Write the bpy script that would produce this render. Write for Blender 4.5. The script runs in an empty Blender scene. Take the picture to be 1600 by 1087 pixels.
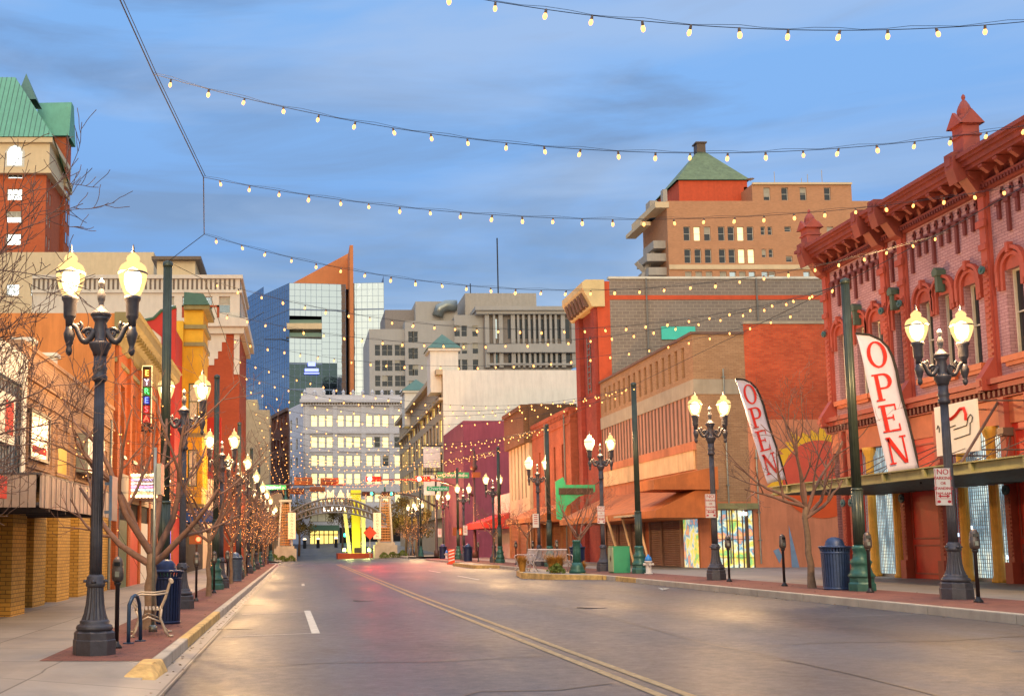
import bpy, math, random
from mathutils import Vector, Matrix, noise
random.seed(7)
S = bpy.context.scene
COL = S.collection
R = math.radians
# ---------------------------------------------------------------- camera
PITCH = R(6.3); CAMZ = 1.64; FPX = 1689.6
cd = bpy.data.cameras.new('camera'); cam = bpy.data.objects.new('camera', cd); COL.objects.link(cam)
cam.location = (0, 0, CAMZ); cam.rotation_euler = (R(90) + PITCH, 0, 0)
cd.sensor_width = 36; cd.lens = FPX * 36 / 1600
cd.shift_x = (800 - 466) / 1600; cd.shift_y = (667 - 543.5) / 1600
cd.clip_start = .1; cd.clip_end = 4000
S.camera = cam
# ---------------------------------------------------------------- world and sun
def srgb(c):
    if isinstance(c, str):
        c = [int(c[i:i+2], 16) for i in (0, 2, 4)]
    return tuple(((v/255)/12.92 if v/255 <= .04045 else ((v/255+.055)/1.055)**2.4) for v in c) + (1,)
w = bpy.data.worlds.new('World'); S.world = w; w.use_nodes = True
nt = w.node_tree; nt.nodes.clear()
def N(nt, t, **k):
    n = nt.nodes.new(t)
    for a, b in k.items():
        if a.startswith('i_'): n.inputs[a[2:].replace('_', ' ')].default_value = b
        else: setattr(n, a, b)
    return n
def ramp(nt, stops, interp='LINEAR'):
    r = nt.nodes.new('ShaderNodeValToRGB'); e = r.color_ramp.elements; r.color_ramp.interpolation = interp
    while len(e) < len(stops): e.new(.5)
    for i, (p, c) in enumerate(stops): e[i].position = p; e[i].color = c if len(c) == 4 else tuple(c) + (1,)
    return r
L = nt.links.new
out = N(nt, 'ShaderNodeOutputWorld'); bg = N(nt, 'ShaderNodeBackground')
sky = N(nt, 'ShaderNodeTexSky', sky_type='NISHITA', sun_disc=False, sun_elevation=R(5), sun_rotation=R(195), altitude=1100, dust_density=1.5)
tc = N(nt, 'ShaderNodeTexCoord'); sep = N(nt, 'ShaderNodeSeparateXYZ'); L(tc.outputs['Generated'], sep.inputs[0])
blue = ramp(nt, [(0, srgb((60, 98, 168))), (.2, srgb((78, 122, 188))), (.36, srgb((108, 156, 218))), (.6, srgb((120, 172, 232))), (1, srgb((110, 165, 232)))])
L(sep.outputs['Z'], blue.inputs[0])
# streaky clouds
mp = N(nt, 'ShaderNodeMapping'); mp.inputs['Scale'].default_value = (1.0, 1.0, 5.2); mp.inputs['Rotation'].default_value = (.06, .16, 0)
L(tc.outputs['Generated'], mp.inputs[0])
nz = N(nt, 'ShaderNodeTexNoise', i_Scale=2.4, i_Detail=12, i_Roughness=.58, i_Distortion=.6); L(mp.outputs[0], nz.inputs[0])
cr = ramp(nt, [(.43, (0, 0, 0)), (.60, (1, 1, 1))]); L(nz.outputs[0], cr.inputs[0])
nz2 = N(nt, 'ShaderNodeTexNoise', i_Scale=2.9, i_Detail=10, i_Distortion=.5); L(mp.outputs[0], nz2.inputs[0])
cr2 = ramp(nt, [(.45, (0, 0, 0)), (.70, (1, 1, 1))]); L(nz2.outputs[0], cr2.inputs[0])
cmul = N(nt, 'ShaderNodeMath', operation='MULTIPLY'); cmul.inputs[1].default_value = .74; L(cr.outputs[0], cmul.inputs[0])
mixc = N(nt, 'ShaderNodeMix', data_type='RGBA'); mixc.inputs['B'].default_value = srgb((98, 120, 160)); L(cmul.outputs[0], mixc.inputs['Factor']); L(blue.outputs[0], mixc.inputs['A'])
c2m = N(nt, 'ShaderNodeMath', operation='MULTIPLY'); c2m.inputs[1].default_value = .6; L(cr2.outputs[0], c2m.inputs[0])
mixd = N(nt, 'ShaderNodeMix', data_type='RGBA'); mixd.inputs['B'].default_value = srgb((160, 178, 210)); L(c2m.outputs[0], mixd.inputs['Factor']); L(mixc.outputs['Result'], mixd.inputs['A'])
# dawn glow low in the sky behind the camera (-Y)
my = N(nt, 'ShaderNodeMath', operation='MULTIPLY'); my.inputs[1].default_value = -1; L(sep.outputs['Y'], my.inputs[0])
gl = ramp(nt, [(.35, (0, 0, 0)), (.9, (1, 1, 1))], 'EASE'); L(my.outputs[0], gl.inputs[0])
glow = N(nt, 'ShaderNodeMix', data_type='RGBA'); glow.inputs['B'].default_value = (1.25, 1.12, .82, 1)
L(gl.outputs[0], glow.inputs['Factor']); L(mixd.outputs['Result'], glow.inputs['A'])
# brighter overhead, added as unseen cool fill well above the frame
ov = ramp(nt, [(.52, (0, 0, 0)), (.8, (1, 1, 1))], 'EASE'); L(sep.outputs['Z'], ov.inputs[0])
over = N(nt, 'ShaderNodeMix', data_type='RGBA'); over.inputs['B'].default_value = (1.2, 1.35, 1.6, 1); L(ov.outputs[0], over.inputs['Factor']); L(glow.outputs['Result'], over.inputs['A']); glow = over
# the physical sky tints the whole
sk = N(nt, 'ShaderNodeMix', data_type='RGBA', blend_type='ADD'); sk.inputs['Factor'].default_value = .06
L(glow.outputs['Result'], sk.inputs['A']); L(sky.outputs[0], sk.inputs['B'])
L(sk.outputs['Result'], bg.inputs['Color']); bg.inputs['Strength'].default_value = .77
L(bg.outputs[0], out.inputs[0])
sd = bpy.data.lights.new('sun', 'SUN'); sd.energy = .5; sd.angle = R(12); sd.color = (1, .86, .66)
so = bpy.data.objects.new('sun', sd); COL.objects.link(so)
so.rotation_euler = (R(72), 0, R(-12))
S.view_settings.view_transform = 'Standard'; S.view_settings.look = 'None'; S.view_settings.gamma = 1
S.view_settings.use_curve_mapping = False; S.view_settings.exposure = .42
S.render.engine = 'CYCLES'
cy = S.cycles; cy.use_denoising = True; cy.max_bounces = 5; cy.diffuse_bounces = 3; cy.glossy_bounces = 3; cy.transparent_max_bounces = 6
cy.sample_clamp_indirect = 4; cy.use_adaptive_sampling = True; cy.adaptive_threshold = .02; cy.caustics_reflective = False; cy.caustics_refractive = False
cy.use_light_tree = True
# ---------------------------------------------------------------- pixel -> place (photo measured in its own 1600 px)
CS, SN = math.cos(PITCH), math.sin(PITCH)
def atY(px, py, Y):
    t = (667 - py) / FPX; zp = Y * (t*CS + SN) / (CS - t*SN); d = Y*CS + zp*SN
    return ((px - 466) * d / FPX, Y, zp + CAMZ)
def atX(px, py, X):
    d = FPX * X / (px - 466); t = (667 - py) / FPX
    return (X, d*(CS - t*SN), d*(SN + t*CS) + CAMZ)
def zY(py, Y): return atY(466, py, Y)[2]
def xY(px, py, Y): return atY(px, py, Y)[0]
def rise(y): return max(0, y - 128) * .0195
def gz(x, y):
    if x < -1.8: z = .15
    elif x <= 11.2: z = .034 * (x + 1.8)
    else: z = .592 + .02 * (min(x, 30) - 11.2)
    return z + rise(y)
# ---------------------------------------------------------------- materials
MATS = {}
def newmat(name):
    m = bpy.data.materials.new(name); m.use_nodes = True; n = m.node_tree; n.nodes.clear()
    o = N(n, 'ShaderNodeOutputMaterial'); b = N(n, 'ShaderNodeBsdfPrincipled'); n.links.new(b.outputs[0], o.inputs[0])
    MATS[name] = m
    return m, n, b
def sc(c, k): return (min(1, c[0]*k), min(1, c[1]*k), min(1, c[2]*k), 1)
def mat(name, col, rough=.75, metal=0., var=.16, ns=2.5, bump=.0, bs=40, spec=.5, stain=0):
    m, n, b = newmat(name); c = srgb(col); l = n.links.new
    t = N(n, 'ShaderNodeTexCoord'); q = N(n, 'ShaderNodeTexNoise', i_Scale=ns, i_Detail=8, i_Roughness=.65)
    l(t.outputs['Object'], q.inputs[0]); r = ramp(n, [(.28, sc(c, 1-var)), (.72, sc(c, 1+var))]); l(q.outputs[0], r.inputs[0])
    res = r.outputs[0]
    if stain:
        mpn = N(n, 'ShaderNodeMapping'); mpn.inputs['Scale'].default_value = (1.6, 1.6, .22); l(t.outputs['Object'], mpn.inputs[0])
        q2 = N(n, 'ShaderNodeTexNoise', i_Scale=1.3, i_Detail=6, i_Roughness=.7); l(mpn.outputs[0], q2.inputs[0])
        r2 = ramp(n, [(.42, (1, 1, 1)), (.75, (1-stain, 1-stain, 1-stain))]); l(q2.outputs[0], r2.inputs[0])
        mx = N(n, 'ShaderNodeMix', data_type='RGBA', blend_type='MULTIPLY'); mx.inputs['Factor'].default_value = 1
        l(res, mx.inputs['A']); l(r2.outputs[0], mx.inputs['B']); res = mx.outputs['Result']
    l(res, b.inputs['Base Color']); b.inputs['Roughness'].default_value = rough; b.inputs['Metallic'].default_value = metal
    b.inputs['Specular IOR Level'].default_value = spec
    if bump:
        q3 = N(n, 'ShaderNodeTexNoise', i_Scale=bs, i_Detail=4); l(t.outputs['Object'], q3.inputs[0])
        bp = N(n, 'ShaderNodeBump', i_Strength=bump, i_Distance=.01); l(q3.outputs[0], bp.inputs['Height']); l(bp.outputs[0], b.inputs['Normal'])
    return m
def brick(name, c1, c2, mortar, bw=.22, bh=.075, ms=.007, rough=.88, flat=False, stain=.25, off=.5, bump=.35):
    m, n, b = newmat(name); l = n.links.new
    t = N(n, 'ShaderNodeTexCoord'); s = N(n, 'ShaderNodeSeparateXYZ'); l(t.outputs['Object'], s.inputs[0])
    cmb = N(n, 'ShaderNodeCombineXYZ')
    if flat: l(s.outputs[0], cmb.inputs[0]); l(s.outputs[1], cmb.inputs[1])
    else:
        a = N(n, 'ShaderNodeMath', operation='ADD'); l(s.outputs[0], a.inputs[0]); l(s.outputs[1], a.inputs[1]); l(a.outputs[0], cmb.inputs[0]); l(s.outputs[2], cmb.inputs[1])
    k = N(n, 'ShaderNodeTexBrick', offset=off); k.inputs['Scale'].default_value = 1; k.inputs['Brick Width'].default_value = bw; k.inputs['Row Height'].default_value = bh
    k.inputs['Mortar Size'].default_value = ms; k.inputs['Mortar Smooth'].default_value = .2; k.inputs['Bias'].default_value = -.1
    k.inputs['Color1'].default_value = srgb(c1); k.inputs['Color2'].default_value = srgb(c2); k.inputs['Mortar'].default_value = srgb(mortar)
    l(cmb.outputs[0], k.inputs[0])
    q = N(n, 'ShaderNodeTexNoise', i_Scale=.55, i_Detail=9, i_Roughness=.7); l(t.outputs['Object'], q.inputs[0])
    r = ramp(n, [(.33, (1-stain,)*3), (.68, (1+stain*.25,)*3)]); l(q.outputs[0], r.inputs[0])
    mx = N(n, 'ShaderNodeMix', data_type='RGBA', blend_type='MULTIPLY'); mx.inputs['Factor'].default_value = 1
    l(k.outputs[0], mx.inputs['A']); l(r.outputs[0], mx.inputs['B']); l(mx.outputs['Result'], b.inputs['Base Color'])
    bp = N(n, 'ShaderNodeBump', i_Strength=bump, i_Distance=.012); bp.invert = True; l(k.outputs['Fac'], bp.inputs['Height']); l(bp.outputs[0], b.inputs['Normal'])
    b.inputs['Roughness'].default_value = rough; b.inputs['Specular IOR Level'].default_value = .3
    return m
def emis(name, col, st, sample=True, var=0):
    m, n, b = newmat(name); c = srgb(col) if max(col) > 1.01 else tuple(col) + (1,)
    b.inputs['Base Color'].default_value = sc(c, .8); b.inputs['Emission Color'].default_value = c; b.inputs['Emission Strength'].default_value = st
    b.inputs['Roughness'].default_value = .3
    if not sample: m.cycles.emission_sampling = 'NONE'
    return m
def mirror(name, col, rough=.06, wob=.02, ws=.6, metal=1.0):
    m, n, b = newmat(name); l = n.links.new; b.inputs['Base Color'].default_value = srgb(col); b.inputs['Metallic'].default_value = metal; b.inputs['Roughness'].default_value = rough
    t = N(n, 'ShaderNodeTexCoord'); q = N(n, 'ShaderNodeTexNoise', i_Scale=ws, i_Detail=3); l(t.outputs['Object'], q.inputs[0])
    bp = N(n, 'ShaderNodeBump', i_Strength=wob, i_Distance=1.); l(q.outputs[0], bp.inputs['Height']); l(bp.outputs[0], b.inputs['Normal'])
    return m
def M(k): return MATS[k]
# ---------------------------------------------------------------- mesh builder
class MB:
    def __init__(s): s.v = []; s.f = []; s.m = []; s.mi = 0; s.sm = []; s.smooth = False
    def add(s, vs, fs):
        b = len(s.v); s.v += [tuple(p) for p in vs]
        for f in fs: s.f.append([b + i for i in f]); s.m.append(s.mi); s.sm.append(s.smooth)
    def box(s, x0, x1, y0, y1, z0, z1):
        if x0 > x1: x0, x1 = x1, x0
        if y0 > y1: y0, y1 = y1, y0
        if z0 > z1: z0, z1 = z1, z0
        s.add([(x0,y0,z0),(x1,y0,z0),(x1,y1,z0),(x0,y1,z0),(x0,y0,z1),(x1,y0,z1),(x1,y1,z1),(x0,y1,z1)],
              [(0,3,2,1),(4,5,6,7),(0,1,5,4),(1,2,6,5),(2,3,7,6),(3,0,4,7)])
    def quad(s, *p): s.add(p, [tuple(range(len(p)))])
    def ob(s, F, u0, u1, n0, n1, z0, z1):
        "box in the frame of a facade: along, outward, up"
        P = [F.p(u, n, z) for z in (z0, z1) for (u, n) in ((u0,n1),(u1,n1),(u1,n0),(u0,n0))]
        s.add(P, [(0,3,2,1),(4,5,6,7),(0,1,5,4),(1,2,6,5),(2,3,7,6),(3,0,4,7)])
    def prism(s, pts, d):
        "polygon (3D points) swept by vector d"
        n = len(pts); d = Vector(d); a = [Vector(p) for p in pts]; b = [p + d for p in a]
        s.add(a + b, [tuple(range(n))[::-1], tuple(range(n, 2*n))] + [(i, (i+1) % n, n + (i+1) % n, n + i) for i in range(n)])
    def lathe(s, prof, c=(0,0,0), n=16, flute=0, k=0, cap=True):
        vs = []; fs = []
        for (r, z) in prof:
            for i in range(n):
                a = 2*math.pi*i/n; rr = r*(1 - flute*(.5+.5*math.cos(k*a)) if k else 1)
                vs.append((c[0]+rr*math.cos(a), c[1]+rr*math.sin(a), c[2]+z))
        for j in range(len(prof)-1):
            for i in range(n): fs.append((j*n+i, j*n+(i+1) % n, (j+1)*n+(i+1) % n, (j+1)*n+i))
        if cap: fs.append(tuple(range(n))[::-1]); fs.append(tuple((len(prof)-1)*n+i for i in range(n)))
        s.add(vs, fs)
    def tube(s, pts, rad, n=6, cap=True):
        pts = [Vector(p) for p in pts]
        if not hasattr(rad, '__len__'): rad = [rad]*len(pts)
        vs = []; fs = []; prev = None
        for i, p in enumerate(pts):
            t = (pts[min(i+1, len(pts)-1)] - pts[max(i-1, 0)]).normalized()
            if prev is None:
                a = t.cross(Vector((0,0,1)));
                if a.length < .1: a = t.cross(Vector((1,0,0)))
            else: a = prev - t*prev.dot(t)
            a.normalize(); prev = a; b = t.cross(a)
            for k in range(n):
                th = 2*math.pi*k/n; vs.append(p + (a*math.cos(th) + b*math.sin(th))*rad[i])
        for j in range(len(pts)-1):
            for k in range(n): fs.append((j*n+k, (j+1)*n+k, (j+1)*n+(k+1) % n, j*n+(k+1) % n))
        if cap and n > 2: fs.append(tuple(range(n))); fs.append(tuple((len(pts)-1)*n+k for k in range(n))[::-1])
        s.add(vs, fs)
    def build(s, name, mats, parent=None, label=None, bevel=0):
        if not isinstance(mats, (list, tuple)): mats = [mats]
        me = bpy.data.meshes.new(name); o = bpy.data.objects.new(name, me); COL.objects.link(o)
        off = Vector((0,0,0))
        if parent is not None:
            p = parent
            while p is not None: off += Vector(p.location); p = p.parent
            o.parent = parent
        me.from_pydata([tuple(Vector(v) - off) for v in s.v], [], s.f)
        for m in mats: me.materials.append(M(m) if isinstance(m, str) else m)
        for pl, mi, sm in zip(me.polygons, s.m, s.sm): pl.material_index = mi; pl.use_smooth = sm
        me.update()
        if bevel:
            b = o.modifiers.new('bevel', 'BEVEL'); b.width = bevel; b.segments = 2; b.limit_method = 'ANGLE'
        if label: o['label'] = label
        return o
def empty(name, loc, label=None, cat=None, group=None):
    o = bpy.data.objects.new(name, None); COL.objects.link(o); o.location = loc; o.empty_display_size = .2
    if label: tag(o, label, cat, group)
    return o
def tag(o, label, cat, group=None):
    o['label'] = label; o['category'] = cat
    if group: o['group'] = group
    return o
def struct(o, kind='structure'): o['kind'] = kind; return o
KIDS = {}
def copy_tree(o, parent=None):
    c = o.copy(); COL.objects.link(c); c.parent = parent
    for ch in list(o.children): copy_tree(ch, c)
    return c
class Face:
    "a vertical facade from p0 to p1 (left to right as one looks at it)"
    def __init__(s, p0, p1):
        s.o = Vector((p0[0], p0[1], 0)); d = Vector((p1[0]-p0[0], p1[1]-p0[1], 0)); s.L = d.length; s.u = d.normalized(); s.n = Vector((s.u.y, -s.u.x, 0))
    def p(s, u, n, z): return s.o + s.u*u + s.n*n + Vector((0, 0, z))
def wall(mb, F, z0, z1, ops=(), depth=.2, u0=0, u1=None, n=0):
    u1 = F.L if u1 is None else u1
    us = sorted({u0, u1, *[round(a, 4) for o in ops for a in o[:2]]}); zs = sorted({z0, z1, *[round(a, 4) for o in ops for a in o[2:4]]})
    for i in range(len(us)-1):
        for j in range(len(zs)-1):
            uc, zc = (us[i]+us[i+1])/2, (zs[j]+zs[j+1])/2
            if any(o[0] < uc < o[1] and o[2] < zc < o[3] for o in ops): continue
            mb.quad(F.p(us[i], n, zs[j]), F.p(us[i+1], n, zs[j]), F.p(us[i+1], n, zs[j+1]), F.p(us[i], n, zs[j+1]))
    for o in ops:
        a, b, c, d = o[:4]; A = [(a, c), (b, c), (b, d), (a, d)]
        for k in range(4):
            (q0, r0), (q1, r1) = A[k], A[(k+1) % 4]
            mb.quad(F.p(q0, n, r0), F.p(q1, n, r1), F.p(q1, n-depth, r1), F.p(q0, n-depth, r0))
BR = random.Random(99)
def emissive(g): return g.startswith('window_') or g == 'curtain'
def windows(par, F, ops, depth=.2, fm='frame_white', gm='glass', nx=1, ny=2, fw=.06, sub=False, sill=None, n=0, name='window'):
    for o in ops:
        a, b, c, d = o[:4]; g = o[4] if len(o) > 4 else gm
        mb = MB(); mb.mi = 0; e = n - depth
        for (q0, q1, r0, r1) in ((a, a+fw, c, d), (b-fw, b, c, d), (a+fw, b-fw, c, c+fw), (a+fw, b-fw, d-fw, d)): mb.ob(F, q0, q1, e, e+.08, r0, r1)
        for i in range(1, nx): q = a + (b-a)*i/nx; mb.ob(F, q-fw*.35, q+fw*.35, e, e+.06, c+fw, d-fw)
        for j in range(1, ny): q = c + (d-c)*j/ny; mb.ob(F, a+fw, b-fw, e, e+.07, q-fw*.35, q+fw*.35)
        if sill: mb.ob(F, a-.08, b+.08, n+.003, n+.1, c-.12, c)
        if sub:
            w_ = mb.build(name, fm, par); q = MB(); q.quad(F.p(a, e+.02, c), F.p(b, e+.02, c), F.p(b, e+.02, d), F.p(a, e+.02, d)); q.build('pane', g, w_)
        else:
            if not emissive(g) and BR.random() < .4:
                mb.mi = 2; k_ = d - (d-c)*BR.choice((.25, .4, .5, .5, .7)); mb.quad(F.p(a+fw, e+.035, k_), F.p(b-fw, e+.035, k_), F.p(b-fw, e+.035, d-fw), F.p(a+fw, e+.035, d-fw))
            mb.mi = 1; mb.quad(F.p(a, e+.02, c), F.p(b, e+.02, c), F.p(b, e+.02, d), F.p(a, e+.02, d)); mb.build(name, [fm, g, 'blind'], par)
def grid(u0, u1, n, w_, rows, gms=None, skip=()):
    "n openings of width w_ evenly over u0..u1 for each (z0,z1) row"
    ops = []
    for j, (a, b) in enumerate(rows):
        for i in range(n):
            if (i, j) in skip: continue
            c = u0 + (u1-u0)*(i+.5)/n
            o = (round(c-w_/2, 4), round(c+w_/2, 4), round(a, 4), round(b, 4))
            if gms: o = o + (random.choice(gms),)
            ops.append(o)
    return ops
def boxfaces(x0, x1, y0, y1):
    return {'S': Face((x0, y0), (x1, y0)), 'E': Face((x1, y0), (x1, y1)), 'N': Face((x1, y1), (x0, y1)), 'W': Face((x0, y1), (x0, y0))}
def building(name, label, box, z1, wm, roofm='roof_grey', ops={}, z0=-.6, fm='frame_white', gm='glass', cat='building', nx=1, ny=2, sill=None, sub=False, depth=.2, para=.5, group=None, wmats=None, fw=.06):
    x0, x1, y0, y1 = box; F = boxfaces(*box)
    e = empty(name, (x0, y0, 0), label, cat, group)
    mb = MB(); wmats = wmats or {}
    ml = [wm] + sorted(set(wmats.values()) - {wm})
    for k, f in F.items():
        mb.mi = ml.index(wmats.get(k, wm)); wall(mb, f, z0, z1, ops.get(k, ()), depth)
    mb.mi = 0
    # parapet inner faces and top
    t = .3
    for (a, b, c, d) in ((x0, x1, y0, y0+t), (x0, x1, y1-t, y1), (x0, x0+t, y0+t, y1-t), (x1-t, x1, y0+t, y1-t)):
        mb.quad((a, c, z1), (b, c, z1), (b, d, z1), (a, d, z1))
    mb.build('wall', ml, e)
    r = MB(); r.quad((x0+.01, y0+.01, z1-para), (x1-.01, y0+.01, z1-para), (x1-.01, y1-.01, z1-para), (x0+.01, y1-.01, z1-para)); r.build('roof', roofm, e)
    for k, o in ops.items(): windows(e, F[k], o, depth, fm, gm, nx, ny, fw, sub, sill)
    return e, F
def text(body, size, m, loc, ux, uz, parent=None, name='lettering', ext=.004, align='CENTER', sx=1, tag_=None):
    "flat lettering whose baseline runs along ux and whose height runs along uz"
    c = bpy.data.curves.new('t', 'FONT'); c.body = body; c.size = size; c.extrude = ext; c.align_x = align; c.align_y = 'CENTER'; c.resolution_u = 3
    t = bpy.data.objects.new('t', c); COL.objects.link(t); bpy.context.view_layer.update()
    me = bpy.data.meshes.new_from_object(t.evaluated_get(bpy.context.evaluated_depsgraph_get())); bpy.data.objects.remove(t); me.name = name
    ux = Vector(ux).normalized(); uz = Vector(uz).normalized(); un = ux.cross(uz); off = Vector((0,0,0)); p = parent
    while p is not None: off += Vector(p.location); p = p.parent
    for v in me.vertices: q = v.co.copy(); v.co = Vector(loc) - off + ux*q.x*sx + uz*q.y + un*q.z
    me.materials.clear(); me.materials.append(M(m)); o = bpy.data.objects.new(name, me); COL.objects.link(o); o.parent = parent
    return o
ORD = 'nearest,second,third,fourth,fifth,sixth,seventh,eighth,ninth,tenth,eleventh,twelfth,thirteenth,fourteenth,fifteenth,sixteenth,seventeenth,eighteenth,nineteenth,twentieth,twenty-first,twenty-second,twenty-third,twenty-fourth,twenty-fifth,twenty-sixth,twenty-seventh,twenty-eighth,twenty-ninth,thirtieth,thirty-first,thirty-second,thirty-third,thirty-fourth,thirty-fifth,thirty-sixth'.split(',')
# ---------------------------------------------------------------- palette
mat('roof_grey', '77736c', ns=1); mat('frame_white', 'cfc8b8', .6); mat('frame_dark', '3a342f', .5); mat('frame_bronze', '5a4636', .5)
m, n, b = newmat('glass'); b.inputs['Base Color'].default_value = (.035, .04, .05, 1); b.inputs['Roughness'].default_value = .08; b.inputs['Metallic'].default_value = .35
mirror('glass_sky', 'b4c2d0', .05, .03, .35); mirror('glass_dawn', '77838f', .08, .03, .8); mirror('glass_blue', '98a8b8', .05, .04, .3)
mat('curtain', 'd8cfae', .8); mat('blind', 'a8a08e', .8); emis('window_lit', (255, 222, 120), 1.1, False); emis('window_pale', (255, 238, 170), .9, False)
mat('iron', '4c4a52', .48, .35, .25, 9, .2, 60, stain=.2); mat('iron_dark', '24242a', .5, .3); mat('post_green', '3a443c', .4, .25, .22, 5, stain=.25); mat('post_teal', '2f5f58', .4, .2, .3, 6, stain=.2); mat('post_black', '1e2a28', .4, .3)
mat('steel', '8b8f8a', .4, .7, .2, 6); mat('steel_blue', '26405e', .4, .3, .25, 6); mat('bin_blue', '31456b', .45, .3, .25, 8); mat('bin_navy', '1b2b52', .45, .3, .2, 8)
mat('bin_grey', '566479', .42, .4, .25, 8); mat('wire', '17171c', .6)
mat('meter_head', '5d5350', .4, .5, .3, 12)
mat('bark', '75604f', .9, 0, .35, 8, .5, 30); mat('twig', '75594e', .9, 0, .3, 9)
mat('concrete', 'a39a92', .85, 0, .12, .8, .25, 70, stain=.12); mat('kerb', 'a89f92', .8, 0, .2, 2, .3, 50, stain=.2); mat('kerb_yellow', 'c0a064', .8, 0, .4, 5, .4, 40, stain=.4)
mat('paint_white', 'a9a9a4', .7, 0, .35, 9); mat('paint_faded', '6f7378', .7, 0, .3, 9); mat('paint_yellow', '96805c', .75, 0, .45, 14)
brick('paver', '84564c', '6f4843', '574440', .2, .1, .006, flat=True, stain=.3)
m, n, b = newmat('globe_lit'); n.nodes.remove(b); em_ = N(n, 'ShaderNodeEmission'); em_.inputs[0].default_value = (1, .63, .24, 1); em_.inputs[1].default_value = 1.35; tr_ = N(n, 'ShaderNodeBsdfTransparent'); mx_ = N(n, 'ShaderNodeMixShader'); mx_.inputs[0].default_value = .6
n.links.new(tr_.outputs[0], mx_.inputs[1]); n.links.new(em_.outputs[0], mx_.inputs[2]); n.links.new(mx_.outputs[0], n.nodes['Material Output'].inputs[0]); m.cycles.emission_sampling = 'NONE'
emis('lamp_core', (1, .84, .5), 9, False); emis('globe_dim', (1.0, .86, .45), 1.1); emis('bulb_lit', (1.0, .40, .10), 2.7, False); emis('fairy', (1.0, .36, .08), 3, False)
emis('red_lit', (1.0, .12, .08), 40, False); emis('green_lit', (.05, 1, .62), 4, False); emis('neon_white', (255, 244, 214), 5, False)
# ---------------------------------------------------------------- ground, road, pavements
m, n, b = newmat('asphalt'); l = n.links.new
t = N(n, 'ShaderNodeTexCoord')
q1 = N(n, 'ShaderNodeTexNoise', i_Scale=.32, i_Detail=10, i_Roughness=.62); mp_ = N(n, 'ShaderNodeMapping'); mp_.inputs['Scale'].default_value = (1, .3, 1); l(t.outputs['Object'], mp_.inputs[0]); l(mp_.outputs[0], q1.inputs[0])
q2 = N(n, 'ShaderNodeTexNoise', i_Scale=70, i_Detail=3); l(t.outputs['Object'], q2.inputs[0])
r1 = ramp(n, [(.30, srgb('272c36')), (.48, srgb('383e4a')), (.72, srgb('4c5361'))]); l(q1.outputs[0], r1.inputs[0])
r2 = ramp(n, [(.3, (.55,)*3), (.75, (1.4,)*3)]); l(q2.outputs[0], r2.inputs[0])
mx = N(n, 'ShaderNodeMix', data_type='RGBA', blend_type='MULTIPLY'); mx.inputs['Factor'].default_value = 1; l(r1.outputs[0], mx.inputs['A']); l(r2.outputs[0], mx.inputs['B'])
vo = N(n, 'ShaderNodeTexVoronoi', feature='DISTANCE_TO_EDGE'); vo.inputs['Scale'].default_value = .22
nd = N(n, 'ShaderNodeTexNoise', i_Scale=1.1, i_Detail=6); l(t.outputs['Object'], nd.inputs[0])
vm = N(n, 'ShaderNodeVectorMath', operation='MULTIPLY_ADD'); vm.inputs[1].default_value = (1.6, 1.6, 0); l(nd.outputs['Color'], vm.inputs[0]); l(t.outputs['Object'], vm.inputs[2]); l(vm.outputs[0], vo.inputs[0])
rc = ramp(n, [(.0, (.6,)*3), (.003, (1,)*3)]); l(vo.outputs['Distance'], rc.inputs[0])
mx2 = N(n, 'ShaderNodeMix', data_type='RGBA', blend_type='MULTIPLY'); mx2.inputs['Factor'].default_value = 1; l(mx.outputs['Result'], mx2.inputs['A']); l(rc.outputs[0], mx2.inputs['B']); l(mx2.outputs['Result'], b.inputs['Base Color'])
q8 = N(n, 'ShaderNodeTexNoise', i_Scale=5, i_Detail=9, i_Roughness=.8); l(t.outputs['Object'], q8.inputs[0]); rr = ramp(n, [(.36, (.38,)*3), (.62, (.66,)*3)]); ad = N(n, 'ShaderNodeMix'); ad.inputs[0].default_value = .6; l(q8.outputs[0], ad.inputs[2]); l(q1.outputs[0], ad.inputs[3]); l(ad.outputs[0], rr.inputs[0]); b.inputs['Specular IOR Level'].default_value = .34; l(rr.outputs[0], b.inputs['Roughness'])
# oil stains and tyre-darkened lanes
st = N(n, 'ShaderNodeTexNoise', i_Scale=.55, i_Detail=5, i_Roughness=.5); mp3 = N(n, 'ShaderNodeMapping'); mp3.inputs['Scale'].default_value = (1, .42, 1); mp3.inputs['Location'].default_value = (7, 3, 0); l(t.outputs['Object'], mp3.inputs[0]); l(mp3.outputs[0], st.inputs[0])
rs = ramp(n, [(.60, (1,)*3), (.70, (.62,)*3)]); l(st.outputs[0], rs.inputs[0])
wv = N(n, 'ShaderNodeTexWave', bands_direction='X'); wv.inputs['Scale'].default_value = .17; wv.inputs['Distortion'].default_value = .6; wv.inputs['Detail Scale'].default_value = .3; l(t.outputs['Object'], wv.inputs[0])
rw = ramp(n, [(.0, (.86,)*3), (.6, (1.04,)*3)]); l(wv.outputs['Fac'], rw.inputs[0])
m3 = N(n, 'ShaderNodeMix', data_type='RGBA', blend_type='MULTIPLY'); m3.inputs['Factor'].default_value = 1; q9 = N(n, 'ShaderNodeTexNoise', i_Scale=7, i_Detail=8, i_Roughness=.75); l(t.outputs['Object'], q9.inputs[0]); r9 = ramp(n, [(.35, (.8,)*3), (.65, (1.16,)*3)]); l(q9.outputs[0], r9.inputs[0])
m9 = N(n, 'ShaderNodeMix', data_type='RGBA', blend_type='MULTIPLY'); m9.inputs['Factor'].default_value = 1; l(mx2.outputs['Result'], m9.inputs['A']); l(r9.outputs[0], m9.inputs['B']); l(m9.outputs['Result'], m3.inputs['A']); l(rs.outputs[0], m3.inputs['B'])
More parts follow.
